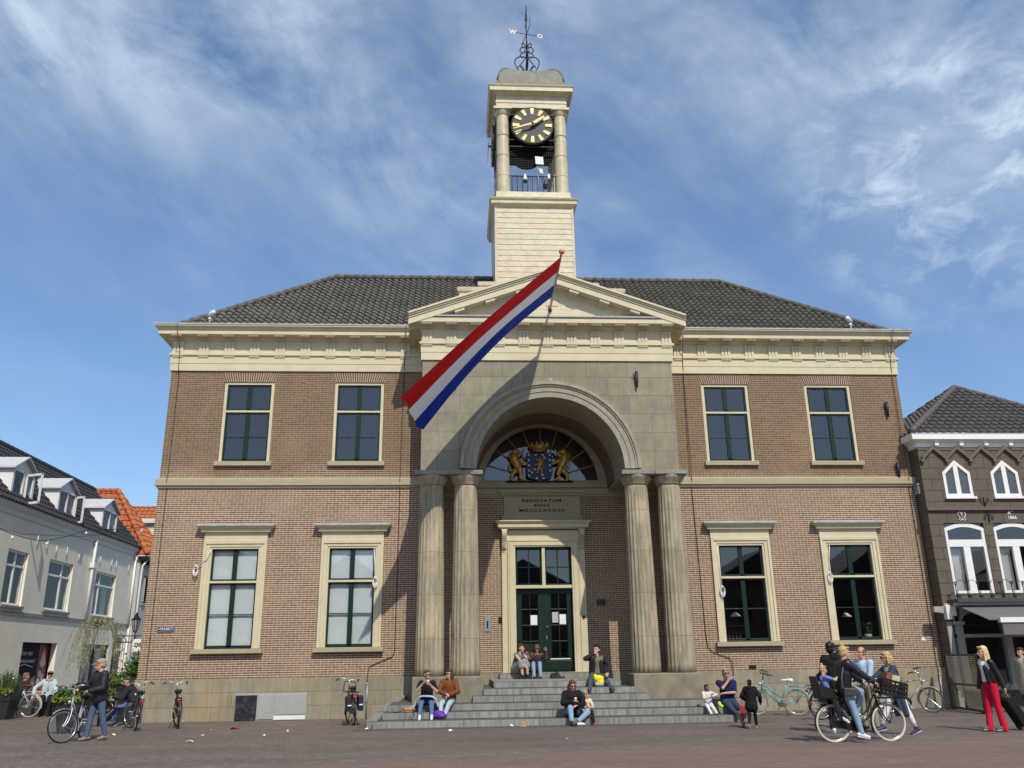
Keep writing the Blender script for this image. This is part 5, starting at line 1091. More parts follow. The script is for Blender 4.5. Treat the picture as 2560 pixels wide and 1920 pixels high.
b.lathe([(.07,-.03),(.06,0)],(0,0,0),8); b.build('lantern_frame',M['iron'],SL)
b=MB(); b.tube([(0,0,-.02),(0,0,-.25),(-.1,0,-.33),(-.6,0,-.33)],.018,6); b.tube([(-.6,0,-.1),(-.35,0,-.15),(-.2,0,-.33)],.012,6); b.tube([(-.6,0,.1),(-.6,0,-2.3)],.03,8); b.build('arm',M['iron'],SL)
ss=thing('shop_sign','white hanging shop sign with black letters, half hidden by the brick corner','sign',(-12.82,2.05,2.16))
b=MB(); b.box(-.28,.32,-.06,.06,-.20,.20); b.build('panel',M['white'],ss,bevel=.02)
q=text_mb('DIRCK',.17,.004,1.0,.006,'LEFT'); b=MB(); b.add([(v[0]-.20,-.064-v[2],v[1]+.02) for v in q.v],q.f); b.build('lettering',M['black'],ss)
b=MB(); b.tube([(-.6,0,.30),(.3,0,.30)],.015,6); b.tube([(-.2,0,.2),(-.2,0,.3)],.01,5); b.tube([(.2,0,.2),(.2,0,.3)],.01,5); b.build('bracket',M['iron'],ss)
# cable with bulbs
SG=thing('string_lights','dark cable with white bulbs strung across the street to the brick corner','string lights',(0,0,0))
pts=[(-17.0,-1.5,5.62),(-17,.6,5.66),(-17,1.2,5.62),(-17,2.2,5.60),(-17,3.2,5.64),(-17,3.9,5.74),(-16.9,5.1,6.05),(-16.8,6.3,6.42),(-16.3,7.0,6.55),(-15.2,7.5,6.70),(-13.6,5.2,6.55),(-12.15,2.4,6.2)]
b=MB(); b.tube(pts,.013,6); b.tube([(-17.1,-1.5,5.70),(-17.1,2.2,5.72),(-17.0,6.3,6.2),(-16.5,8,6.5),(-12.15,2.6,6.35)],.009,5); b.build('cable',M['black'],SG)
for p in ((-17,1.4,5.60),(-17,3.75,5.70),(-16.8,6.3,6.42),(-15.2,7.5,6.66)):
    b=MB(); b.ell((p[0],p[1],p[2]-.10),(.055,.055,.06)); b.build('bulb',M['offwhite'],SG); 

# house row on the far side of the square: the photo shows it mirrored in the panes
OP=thing('opposite_house','dark row house across the square, seen mirrored in the panes above the door','house',(0,-58,0))
b=MB(); wall_holes(b,-60,60,0,8.5,[(-57+3.4*i,-55.6+3.4*i,z,z+1.9) for i in range(34) for z in (1,4.6)],0,-.2); b.quad((-60,-9,0),(-60,-9,8.5),(60,-9,8.5),(60,-9,0))
b.build('brick_wall',pm('row_brick',(.14,.09,.07),.85,.25,4),OP,fix=False)
b=MB()
for x0,x1,h in ((-60,-47,12.2),(-47,-34,13.2),(-34,-18,12.8),(-18,-9,11.4),(-9,-1.5,13.6),(-1.5,9,11.2),(9,22,13.0),(22,34,11.8),(34,48,13.1),(48,60,12)):
    m=(x0+x1)/2; b.add([(x0,.3,8.4),(x1,.3,8.4),(x1,-9,8.4),(x0,-9,8.4),(m,.3,h),(m,-9,h)],[(0,1,4),(1,2,5,4),(2,3,5),(3,0,4,5)])
b.build('roof',M['tile_black'],OP)
b=MB(); b.quad((-60,-.6,0),(60,-.6,0),(60,-.6,8.4),(-60,-.6,8.4)); b.build('interior',M['interior'],OP,fix=False)
# ---------------- bicycles ----------------
rub=pm('tyre_rubber',(.018,.018,.018),.8,.15,20); chrome=pm('chrome',(.55,.56,.58),.25,.05,metal=.9); alu=pm('aluminium',(.60,.61,.62),.4,.06,metal=.7)
leather=pm('saddle_black',(.015,.014,.013),.5,.2,20); redlens=pm('red_lens',(.35,.01,.01),.25,0)
def bike(label,loc,rz,fc,kind='dutch',lean=0,tyre=None,saddle=None,chain='case',rack=True,guard=None,front=None,steer=0,r=.345,bar=None,stand=True,scale=1.0,fork=None,group=None,double=False):
    B=thing('bicycle',label,'bicycle',loc,0,group); B.rotation_mode='XYZ'; B.rotation_euler=(lean,0,rz); B.scale=(scale,)*3
    fm=pm('frame_'+label[:14],fc,.35,.06,6,metal=.15); tyre=tyre or rub; bar=bar or alu
    wb=1.10; rh=Vector((0,0,r)); fh=Vector((wb,0,r)); bb=Vector((.44,0,.29)); st=Vector((.24,0,.80)); ht=Vector((.865,0,.93)); hb=Vector((.915,0,.70))
    St=Matrix.Translation(hb)@Matrix.Rotation(steer,4,(ht-hb).normalized())@Matrix.Translation(-hb)
    S=lambda p: tuple(St@Vector(p))
    def wheel(c,tf):
        n=36; w=MB(); w.tube([tf((c.x+(r-.018)*math.cos(2*PI*k/n),0,c.z+(r-.018)*math.sin(2*PI*k/n))) for k in range(n)],.019,8,closed=True); W_=w.build('wheel',tyre,B)
        w=MB(); w.tube([tf((c.x+(r-.042)*math.cos(2*PI*k/n),0,c.z+(r-.042)*math.sin(2*PI*k/n))) for k in range(n)],.012,6,closed=True); w.build('rim',chrome,W_)
        w=MB(); 
        for k in range(28):
            a=2*PI*k/28; s_=1 if k%2 else -1; a2=a+.5*(1 if (k//2)%2 else -1); w.tube([tf((c.x+.02*math.cos(a2),.028*s_,c.z+.02*math.sin(a2))),tf((c.x+(r-.045)*math.cos(a),0,c.z+(r-.045)*math.sin(a)))],.0017,3,smooth=False,cap=False)
        w.tube([tf((c.x,-.05,c.z)),tf((c.x,.05,c.z))],.022,8); w.build('spokes',chrome,W_); return W_
    wheel(rh,tuple); wheel(fh,S)
    f=MB(); t=.017
    f.tube([bb,st],t,8); f.tube([hb-(ht-hb)*.02,ht],.021,8)
    if kind=='men': f.tube([st-Vector((0,0,.03)),ht-(ht-hb)*.12],t,8); f.tube([bb,hb+(ht-hb)*.2],t*1.1,8)
    elif kind=='dutch': f.tube(catmull([hb+(ht-hb)*.25,(.84,0,.62),(.70,0,.44),(.56,0,.36),bb],5),t*1.15,8); f.tube(catmull([hb+(ht-hb)*.75,(.80,0,.74),(.66,0,.54),(.50,0,.45),(.395,0,.44)],5),t*.9,8)
    else: f.tube([hb+(ht-hb)*.15,bb],.024,8); f.tube([hb+(ht-hb)*.6,bb+Vector((-.06,0,.16))],t,8)
    for s_ in (-1,1): f.tube([bb+Vector((0,.03*s_,0)),rh+Vector((0,.055*s_,0))],.010,6); f.tube([st+Vector((0,.02*s_,-.06)),rh+Vector((0,.055*s_,0))],.009,6)
    f.build('frame',fm,B)
    f=MB()
    for s_ in (-1,1): f.tube(catmull([S(hb+Vector((0,.035*s_,-.02))),S((.95,.048*s_,.56)),S((1.02,.052*s_,.42)),S(fh+Vector((0,.052*s_,0)))],4),.012,6)
    f.tube([S(hb+Vector((-.01,-.05,-.01))),S(hb+Vector((-.01,.05,-.01)))],.02,8); f.build('fork',fork or fm,B)
    f=MB(); top=ht+(ht-hb)*.75; f.tube([S(ht),S(top)],.014,8)
    for s_ in (-1,1): f.tube([S(p) for p in catmull([top,(top.x+.07,.14*s_,top.z+.03),(top.x+.0,.27*s_,top.z+.05),(top.x-.16,.31*s_,top.z+.0)],5)],.012,6)
    H_=f.build('handlebar',bar,B); f=MB()
    for s_ in (-1,1):
        f.tube([S((top.x-.05,.295*s_,top.z+.04)),S((top.x-.19,.315*s_,top.z-.01))],.018,8); f.tube([S((top.x+.0,.25*s_,top.z+.03)),S((top.x-.10,.27*s_,top.z-.02))],.007,5)
    f.build('grips',pm('grip_'+('br' if saddle else 'bk'),(.12,.06,.03) if saddle else (.02,.02,.02),.7,.1),H_)
    f=MB(); f.tube([st,st+(st-bb)*.22],.013,8); f.build('seat_post',chrome,B)
    sp=st+(st-bb)*.24; f=MB()
    f.cap(sp+Vector((-.10,-.055,.0)),.045,sp+Vector((-.02,-.03,.01)),.04); f.cap(sp+Vector((-.10,.055,.0)),.045,sp+Vector((-.02,.03,.01)),.04); f.cap(sp+Vector((-.08,0,.0)),.05,sp+Vector((.15,0,.01)),.022); f.tube([sp+Vector((-.1,-.06,-.06)),sp+Vector((-.1,.06,-.06))],.022,8)
    f.build('saddle',saddle or leather,B)
    def mudg(c,a0,a1,tf):
        q=MB(); n=20; R_=r+.022; vs=[]
        for k in range(n+1):
            a=a0+(a1-a0)*k/n
            for y,dr in ((-.03,-.008),(-.02,.0),(0,.006),(.02,.0),(.03,-.008)): vs.append(tf((c.x+(R_+dr)*math.cos(a),y,c.z+(R_+dr)*math.sin(a))))
        q.add(vs,[(k*5+j,k*5+j+1,(k+1)*5+j+1,(k+1)*5+j) for k in range(n) for j in range(4)],True)
        for k in (n,): q.tube([tf((c.x+R_*math.cos(a1),.0,c.z+R_*math.sin(a1))),tf((c.x,.05,c.z))],.003,4)
        q.build('mudguard',guard or fm,B)
    mudg(rh,R(20),R(195),tuple); mudg(fh,R(50),R(200),S)
    if chain=='case':
        q=MB(); P=[(.44+.115*math.cos(a),.0,.29+.115*math.sin(a)) for a in [R(-80)+R(160)*k/10 for k in range(11)]]+[(-.02+.055*math.cos(a),0,r+.055*math.sin(a)) for a in [R(95)+R(170)*k/8 for k in range(9)]]
        q.prism([(x,-.062,z) for x,_,z in P],(0,.022,0)); q.build('chain_case',fm if chain=='case' and kind!='men' else M['black'],B,bevel=.006)
    else:
        q=MB(); q.lathe([(.085,-.05),(.09,-.045),(.085,-.04)],bb,24,'y'); q.tube([(.44,-.045,.375),(0,-.045,r+.03)],.005,4); q.tube([(.44,-.045,.205),(0,-.045,r-.03)],.005,4); q.build('chainring',chrome,B)
    q=MB(); ca=R(-62)
    for s_,a in ((-1,ca),(1,ca+PI)):
        e=bb+Vector((.17*math.cos(a),.085*s_,.17*math.sin(a))); q.tube([bb+Vector((0,.07*s_,0)),e],.010,6); q.obox(e+Vector((0,.05*s_,0)),(.045,0,0),(0,.045,0),(0,0,.012))
    q.tube([bb+Vector((0,-.075,0)),bb+Vector((0,.075,0))],.02,8); q.build('crank',alu,B)
    if rack:
        q=MB()
        for s_ in (-1,1): q.tube([(.17,.06*s_,.76),(-.36,.07*s_,.76)],.008,6); q.tube([(-.12,.07*s_,.76),rh+Vector((0,.065*s_,.0))],.006,5); q.tube([(-.30,.07*s_,.76),rh+Vector((-.01,.065*s_,.02))],.005,5)
        for x in (-.36,-.22,-.08,.06): q.tube([(x,-.068,.76),(x,.068,.76)],.007,5)
        q.build('rack',fm if rack=='frame' else M['black'],B); q=MB(); q.box(-.42,-.385,-.04,.04,.68,.74); q.build('tail_light',redlens,B,bevel=.006)
    if stand:
        q=MB()
        if double:
            for s_ in (-1,1): q.tube([(.36,.04*s_,.27),(.26,.15*s_,.01),(.20,.17*s_,.005)],.011,6)
        else: q.tube([(.36,.05,.27),(.24,.24,.01)],.010,6)
        q.build('kickstand',M['black'],B)
    q=MB(); q.ell(S((.955,0,.84)),(.05,.035,.04)); q.tube([S((.90,0,.80)),S((.95,0,.83))],.010,5); q.build('headlight',alu,B)
    if front=='carrier':
        q=MB()
        for x in (.95,1.15,1.35): q.tube([S((x,-.17,.79)),S((x,.17,.79))],.009,5)
        for s_ in (-1,1): q.tube([S((.95,.17*s_,.79)),S((1.36,.17*s_,.79))],.010,5); q.tube([S((1.2,.15*s_,.79)),S(fh+Vector((0,.06*s_,0)))],.008,5)
        q.tube([S(p) for p in catmull([(.93,-.17,.79),(.92,-.17,1.0),(.92,-.12,1.06),(.92,.12,1.06),(.92,.17,1.0),(.93,.17,.79)],4)],.011,6); q.build('front_carrier',M['black'],B)
    return B,S,top
def bpos(rear,front): # rear/front wheel ground points -> loc, heading
    d=Vector(front)-Vector(rear); return (rear[0],rear[1],0),math.atan2(d.y,d.x)
blk=(.015,.015,.017); wht=pm('tyre_cream',(.62,.57,.46),.6,.08)
l_,a_=bpos((-11.42,-5.15),(-11.36,-6.25)); bike('silver grey bicycle pushed by the man with the beige cap',l_,a_,(.36,.37,.40),'step',steer=R(-42),chain='none',rack=True,fork=alu,stand=False)
l_,a_=bpos((-10.98,-3.05),(-11.45,-2.05)); bike('dark parked bicycle seen from behind beside the bench',l_,a_,(.03,.024,.024),'step',lean=R(4),steer=R(25))
l_,a_=bpos((-10.05,-2.55),(-10.42,-1.5)); bike('dark brown parked bicycle alone near the left brick corner',l_,a_,(.04,.025,.022),'step',lean=R(-5),steer=R(-20))
b4,S4,t4=bike('black bicycle with pannier bags and front carrier just left of the steps',(-5.53,-2.55,0),R(104),blk,'dutch',lean=R(-3),front='carrier',steer=R(-28),double=True,bar=alu)
q=MB()
for s_ in (-1,1): q.prism([(.02,.09*s_,.36),(-.32,.09*s_,.36),(-.36,.09*s_,.74),(.06,.09*s_,.74)],(0,.13*s_,0))
q.build('pannier',pm('pannier_cloth',(.03,.027,.038),.8,.2,9),b4,bevel=.03); q=MB(); q.box(-.368,-.36,-.20,-.10,.50,.53); q.box(-.368,-.36,.10,.20,.50,.53); q.build('reflector_strip',M['offwhite'],b4)
bike('white lady\'s bicycle parked behind the planter at the left edge',(-16.75,3.75,0),PI-R(3),(.62,.62,.60),'dutch',tyre=pm('tyre_grey',(.42,.40,.36),.6,.08),rack='frame',chain='none',saddle=pm('saddle_brown',(.10,.045,.02),.5,.2),bar=chrome,scale=1.05)
bike('black bicycle with upright handlebar behind the herb planter, left one of the pair',(-15.6,4.3,0),R(55),blk,'men',scale=1.08)
bike('black bicycle behind the herb planter, right one of the pair',(-15.0,4.9,0),R(50),blk,'men')
bike('turquoise bicycle with white saddle leaning on the stone base right of the steps',(6.62,-2.1,0),R(158),(.12,.33,.34),'step',lean=R(-6),tyre=pm('tyre_sand',(.40,.37,.29),.7,.08),saddle=M['offwhite'],chain='none',rack='frame',guard=pm('mint_guard',(.25,.50,.46),.4,.05),bar=M['black'],steer=R(12))
bike('black bicycle parked behind the group of people by the wall',(7.55,-1.35,0),R(8),blk,'dutch',lean=R(3),tyre=pm('tyre_grey',(.42,.40,.36),.6,.08))
bike('second dark bicycle behind the group, closer to the man in light blue',(6.55,-3.9,0),R(12),(.02,.02,.022),'men',lean=R(4))
bike('grey gents bicycle with long chain case leaning at the right end of the stone base',(9.42,-1.85,0),R(-8),(.30,.30,.27),'men',lean=R(4),chain='case',tyre=pm('tyre_worn',(.10,.095,.085),.7,.1),front=None,bar=chrome,steer=R(-35))
cb_,Sc,tc_=bike('black bicycle with cream tyres, crate and child seat, ridden by a blond woman',(4.43,-9.62,0),R(0),(.014,.014,.015),'dutch',tyre=wht,front='carrier',stand=False,rack=True,steer=R(3))
# crate, box and child seat stand on the bicycle
def crate():
    K_=thing('crate','black slatted plastic crate on the front carrier of the black bicycle','crate',(5.62,-9.62,.82),0)
    K_.rotation_euler=(0,R(14),0); b=MB(); w,d,h=.24,.18,.27
    for z in (0,.09,.18,.25):
        for s_ in (-1,1): b.box(-w,w,s_*d-.008,s_*d+.008,z,z+.045); b.box(s_*w-.008,s_*w+.008,-d,d,z,z+.045)
    for i in range(7):
        x=-w+2*w*i/6
        for s_ in (-1,1): b.box(x-.012,x+.012,s_*d-.010,s_*d+.010,0,h)
    for i in range(5):
        y=-d+2*d*i/4
        for s_ in (-1,1): b.box(s_*w-.010,s_*w+.010,y-.012,y+.012,0,h)
    b.box(-w,w,-d,d,0,.012); b.build('crate_body',M['black'],K_)
crate()
one('shopping_box',MB().obox((5.58,-9.62,1.11),(.055,0,-.02),(0,.13,0),(.05,0,.14)),pm('carton_brown',(.20,.085,.045),.7,.15,5),'brown box standing in the black bicycle crate','box',bevel=.006)
one('shopping_box',MB().obox((5.72,-9.60,1.08),(.085,0,-.02),(0,.13,0),(.03,0,.12)),pm('carton_yellow',(.50,.50,.30),.7,.1,5),'pale yellow carton in the black bicycle crate','box',bevel=.006)
cs=thing('child_seat','black child seat fixed on the rear rack of the black bicycle','child seat',(4.33,-9.62,.79))
b=MB(); b.box(-.14,.18,-.15,.15,0,.06); b.prism([(-.17,-.15,.0),(-.11,-.15,.0),(-.17,-.15,.42),(-.23,-.15,.42)],(0,.30,0))
for s_ in (-1,1): b.prism([(-.16,.15*s_,.02),(.16,.15*s_,.02),(.10,.15*s_,.18),(-.19,.15*s_,.30)],(0,.02*s_,0)); b.prism([(.06,.12*s_,.02),(.15,.12*s_,.02),(.24,.14*s_,-.38),(.17,.14*s_,-.38)],(0,.035*s_,0))
b.build('seat_shell',M['black'],cs,bevel=.015)
SC=thing('kick_scooter','red child scooter carried behind the boy in the black coat','scooter',(3.92,-5.65,0),R(70))
b=MB(); b.tube([(.28,0,.10),(.22,0,.66)],.014,8); b.build('steering_column',pm('scooter_red',(.35,.04,.04),.4,.1),SC)
b=MB(); b.tube([(.22,-.16,.66),(.22,.16,.66)],.018,8); b.build('handlebar',pm('scooter_pink',(.55,.25,.20),.5,.1),SC)
b=MB(); b.box(-.22,.24,-.055,.055,.08,.11); b.build('deck',pm('scooter_red',(.35,.04,.04),.4,.1),SC,bevel=.008)
for x in (-.26,.30): b=MB(); b.lathe([(.03,-.015),(.07,-.015),(.07,.015),(.03,.015)],(x,0,.07),20,'y'); b.build('wheel',rub,SC)
b=MB(); b.box(.18,.30,-.07,.07,.28,.46); b.build('front_bag',pm('scooter_red',(.35,.04,.04),.4,.1),SC,bevel=.02)
# ---------------- people ----------------
SKIN={'light':pm('skin_light',(.58,.34,.24),.5,.08,20),'tan':pm('skin_tan',(.50,.27,.18),.5,.08,20),'brown':pm('skin_brown',(.20,.10,.06),.5,.08,20),'dark':pm('skin_dark',(.035,.02,.015),.45,.1,20)}
def fab(name,c,var=.12,scale=14,**k): return pm('cloth_'+name,c,.85,var,scale,.25,40,spec=.2,**k)
def remesh(o,vox,sm=2,fac=.5):
    r=o.modifiers.new('remesh','REMESH'); r.mode='VOXEL'; r.voxel_size=vox; r.use_smooth_shade=True
    if sm: s=o.modifiers.new('smooth','SMOOTH'); s.iterations=sm; s.factor=fac
    return o
def ik(a,c,l1,l2,hint):
    a=Vector(a);c=Vector(c);d=c-a;L=min(d.length,(l1+l2)*.999); d=d.normalized() if d.length>1e-6 else Vector((0,0,-1)); c=a+d*L
    x=(l1*l1-l2*l2+L*L)/(2*L) if L>1e-6 else l1; h=math.sqrt(max(l1*l1-x*x,0)); hv=Vector(hint); hv=hv-d*hv.dot(d); hv=hv.normalized() if hv.length>1e-6 else d.orthogonal().normalized()
    return a+d*x+hv*h,c
def person(label,loc,rz,H=1.70,pelvis=(0,0,.92),up=(0,0,1),face=0,nod=0,hands=None,feet=None,toes=None,elb=None,knee=None,skin='light',shirt=None,sleeve=1.0,trous=None,leg=1.0,shoe=None,hair=None,hairlen=0,bun=False,coat=None,skirt=None,cap=None,glasses=False,w=1.0,group=None,curl=.9,boots=0,hood=None,bald=False,socks=None,twist=0,braid=False,scarf=None,beard=False,neckopen=True,hw=None):
    """local frame: forward -y, the figure's left is +x"""
    s=H/1.70; Pn=thing('person',label,'person',loc,rz,group)
    pv=Vector(pelvis); upv=Vector(up).normalized(); rt=Vector((math.cos(twist),math.sin(twist),0)); rt=(rt-upv*rt.dot(upv)).normalized(); fw=rt.cross(upv).normalized()
    ch=pv+upv*.27*s; nk=pv+upv*.50*s; hl=.085*s*w; sw=.175*s*w
    up1=(upv+Vector((0,0,1))*.8).normalized(); hb=nk+up1*.045*s; hc=hb+up1*.115*s+fw*.02*s
    hf=Matrix.Rotation(face,3,'Z')@fw; hf=Vector((hf.x,hf.y,0)).normalized(); hf=(hf-Vector((0,0,1))*math.tan(nod)).normalized()
    hr=Vector((0,0,1)).cross(hf).normalized(); hu=hf.cross(hr); HM=Matrix((hr,-hf,hu)).transposed()
    hp=lambda x,y,z: hc+HM@Vector((x*s,y*s,z*s))
    sh={k:nk+rt*sw*k-upv*.045*s for k in (1,-1)}; hip={k:pv+rt*hl*k for k in (1,-1)}
    if hw: hands={k:Matrix.Rotation(-rz,3,'Z')@(Vector(p)-Vector(loc)) for k,p in hw.items()}
    hands=hands or {}; feet=feet or {}; elb=elb or {}; knee=knee or {}; toes=toes or {}
    A={};L={}
    for k in (1,-1):
        t=hands.get(k); t=Vector(t) if t is not None else sh[k]+Vector((.05*k,-.05,-.52))*s
        e,wr=ik(sh[k],t,.285*s,.255*s,elb.get(k,(.35*k,.6,-.7))); A[k]=(e,wr)
        t=feet.get(k); t=Vector(t) if t is not None else hip[k]+Vector((.01*k,0,-pv.z+.085*s))
        kn,an=ik(hip[k],t,.415*s,.405*s,knee.get(k,(.05*k,-1,.1))); L[k]=(kn,an)
    # --- body: one surface ---
    b=MB()
    b.ell(hp(0,.01,.035),(.074*s,.092*s,.095*s),HM,16,12); b.cap(hp(0,-.03,-.03),.060*s,hp(0,-.045,-.085),.036*s,10,3); b.cap(hp(0,-.093,.01),.012*s,hp(0,-.112,-.03),.016*s,8,3)
    for k in (1,-1): b.ell(hp(.075*k,.02,-.005),(.012*s,.02*s,.032*s),HM,8,6); b.ell(hp(.03*k,-.085,.03),(.022*s,.014*s,.012*s),HM,8,6)
    b.ell(hp(0,-.087,-.062),(.025*s,.013*s,.010*s),HM,8,6)
    b.cap(nk-upv*.03*s,.058*s,hb+up1*.05*s,.052*s)
    b.cap(pv+upv*.02*s,.125*s*w,pv+upv*.20*s,.115*s*w); b.cap(pv+upv*.2*s,.115*s*w,ch+upv*.10*s,.125*s*w)
    for k in (1,-1):
        b.cap(ch+upv*.10*s+rt*.05*s*k,.10*s,sh[k]-rt*.03*s*k,.062*s); e,wr=A[k]; b.cap(sh[k],.055*s*w,e,.041*s*w); b.cap(e,.041*s,wr,.028*s)
        kn,an=L[k]; b.cap(hip[k],.085*s*w,kn,.055*s*w); b.cap(kn,.055*s,kn.lerp(an,.35),.055*s); b.cap(kn.lerp(an,.35),.055*s,an,.036*s)
        f=Vector(toes.get(k,fw)); f=(f-Vector((0,0,0))).normalized(); u3=Vector((0,0,1)); u3=u3-f*u3.dot(f); u3=u3.normalized() if u3.length>.1 else upv; b.cap(an-u3*.035*s-f*.02*s,.030*s,an-u3*.050*s+f*(.10 if shoe else .14)*s,.022*s)
        # hand: palm, four unequal bent fingers and a thumb leaving the side of the palm
        d=(wr-e).normalized(); pn=d.cross(Vector((0,0,1))); pn=pn.normalized() if pn.length>.2 else rt.copy(); side=pn; nrm=d.cross(side).normalized(); nrm=nrm if nrm.z<0 else -nrm
        p1=wr+d*.075*s; b.cap(wr+side*.018*s,.022*s,p1+side*.022*s,.018*s,8,3); b.cap(wr-side*.018*s,.022*s,p1-side*.022*s,.018*s,8,3)
        for i,(o,ln) in enumerate(((.030,.062),(.011,.072),(-.009,.068),(-.029,.052))):
            a0=p1+side*o*s; d1=(d+nrm*curl*.5).normalized(); a1=a0+d1*ln*.55*s; d2=(d+nrm*curl*1.6).normalized(); a2=a1+d2*ln*.5*s
            b.cap(a0,.0105*s,a1,.0095*s,6,2); b.cap(a1,.0095*s,a2,.008*s,6,2)
        sd=side if (side.dot(rt)*k<0) else -side; t0=wr+d*.025*s+sd*.025*s; t1=t0+(d*.6+sd*.7+nrm*.3).normalized()*.045*s; b.cap(t0,.014*s,t1,.011*s,6,2); b.cap(t1,.011*s,t1+(d*.9+sd*.1+nrm*.5).normalized()*.032*s,.009*s,6,2)
    remesh(b.build('body',SKIN[skin],Pn),.0085*max(s,.75),1)
    # --- face details ---
    e_=MB()
    if glasses:
        for k in (1,-1): e_.ell(hp(.032*k,-.100,.028),(.030*s,.010*s,.021*s),HM,10,6); e_.tube([hp(.06*k,-.095,.035),hp(.078*k,.0,.03)],.004*s,4)
        e_.tube([hp(-.02,-.104,.035),hp(.02,-.104,.035)],.004*s,4); e_.build('sunglasses',M['black'],Pn)
    else:
        for k in (1,-1): e_.ell(hp(.030*k,-.0955,.025),(.013*s,.006*s,.007*s),HM,8,5); e_.cap(hp(.014*k,-.0985,.046),.004*s,hp(.046*k,-.091,.047),.0035*s,6,2)
        e_.build('eyes',pm('eye_dark',(.025,.018,.015),.3,0),Pn)
    e_=MB(); e_.cap(hp(-.018,-.099,-.060),.005*s,hp(.018,-.099,-.060),.005*s,6,2); e_.build('mouth',pm('lips_'+skin,tuple(x*y for x,y in zip({'light':(.5,.25,.2),'tan':(.42,.2,.16),'brown':(.2,.08,.07),'dark':(.05,.025,.022)}[skin],(.85,.6,.6))),.5,0),Pn)
    # --- hair ---
    if hair:
        h=MB()
        if bald: 
            for k in (1,-1): h.ell(hp(.062*k,.035,.03),(.022*s,.06*s,.055*s),HM)
            h.ell(hp(0,.075,.03),(.06*s,.035*s,.07*s),HM)
        else:
            h.ell(hp(0,.028,.062),(.082*s,.096*s,.088*s),HM); h.ell(hp(0,.055,.0),(.074*s,.062*s,.085*s),HM)
            h.ell(hp(.03,-.055,.105),(.05*s,.035*s,.026*s),HM); h.ell(hp(-.03,-.055,.105),(.05*s,.035*s,.026*s),HM)
        if hairlen>0:
            Ln=hairlen; 
            h.cap(hp(0,.07,.02),.062*s,hp(0,.095,-.02-Ln*.5),.058*s); h.cap(hp(0,.095,-.02-Ln*.5),.058*s,hp(.0,.10,-.04-Ln),.030*s)
            for k in (1,-1): h.cap(hp(.066*k,.0,.04),.026*s,hp(.078*k,-.005,-.08-Ln*.45),.028*s); h.cap(hp(.075*k,.05,.0),.036*s,hp(.088*k,.04,-.06-Ln*.75),.028*s); h.cap(hp(.078*k,-.005,-.08-Ln*.45),.028*s,hp(.075*k,-.02,-.06-Ln*.85),.014*s)
        if bun: h.ell(hp(0,.05,.165),(.045*s,.045*s,.042*s),HM)
        if braid:
            for x in (-.05,-.025,0,.025,.05):
                h.cap(hp(x*1.2,-.05,.10),.012*s,hp(x*1.3,.06,.12),.012*s,6,2); h.cap(hp(x*1.3,.06,.12),.012*s,hp(x*1.1,.10,-.10),.010*s,6,2)
        if beard: h.ell(hp(0,-.06,-.075),(.05*s,.04*s,.035*s),HM)
        remesh(h.build('hair',hair,Pn),.0085*max(s,.75),1)
    if cap:
        c=MB(); c.ell(hp(0,.005,.075),(.086*s,.105*s,.075*s),HM); 
        if cap[1]=='peak': c.ell(hp(0,-.135,.062),(.066*s,.075*s,.010*s),HM)
        else: c.ell(hp(0,-.05,.085),(.085*s,.08*s,.030*s),HM)
        remesh(c.build('cap',cap[0],Pn),.009*s,1)
    if hood:
        c=MB(); c.ell(nk+upv*.0-fw*.09*s,(.13*s,.08*s,.10*s)); c.cap(nk-fw*.05*s-rt*.08*s,.06*s,nk-fw*.05*s+rt*.08*s,.06*s); remesh(c.build('hood',hood,Pn),.011*s,2)
    if scarf:
        c=MB(); c.tube([nk+Vector((.10*math.cos(2*PI*i/14),.09*math.sin(2*PI*i/14),.02))*s for i in range(14)],.05*s,8,closed=True); c.cap(nk+fw*.09*s,.05*s,pv+upv*.2*s+fw*.14*s,.045*s); remesh(c.build('scarf',scarf,Pn),.011*s,2)
    # --- upper clothing ---
    def torso(c,g,low,top=True):
        c.cap(pv+upv*low*s,(.130*w+g)*s,pv+upv*.20*s,(.120*w+g)*s); c.cap(pv+upv*.2*s,(.120*w+g)*s,ch+upv*.10*s,(.128*w+g)*s)
        for k in (1,-1): c.cap(ch+upv*.09*s+rt*.05*s*k,(.104+g)*s,sh[k]-rt*.025*s*k,(.066+g)*s); c.cap(pv+upv*low*s+rt*.05*s*k,(.105*w+g)*s,ch+rt*.05*s*k,(.11*w+g)*s)
        if neckopen: pass
    def arms(c,g,ln,ra=.060):
        for k in (1,-1):
            e,wr=A[k]
            if ln<=.5: c.cap(sh[k],(ra+g)*s*w,sh[k].lerp(e,ln*2),(ra-.006+g)*s*w)
            else: c.cap(sh[k],(ra+g)*s*w,e,(ra-.010+g)*s*w); c.cap(e,(ra-.010+g)*s*w,e.lerp(wr,(ln-.5)*2*.97),(ra-.024+g)*s*w)
    if shirt:
        c=MB(); torso(c,.008,.0 if not coat else .08); 
        if not coat or sleeve<.5: arms(c,.0,sleeve)
        remesh(c.build('shirt',shirt,Pn),.011*max(s,.8),2)
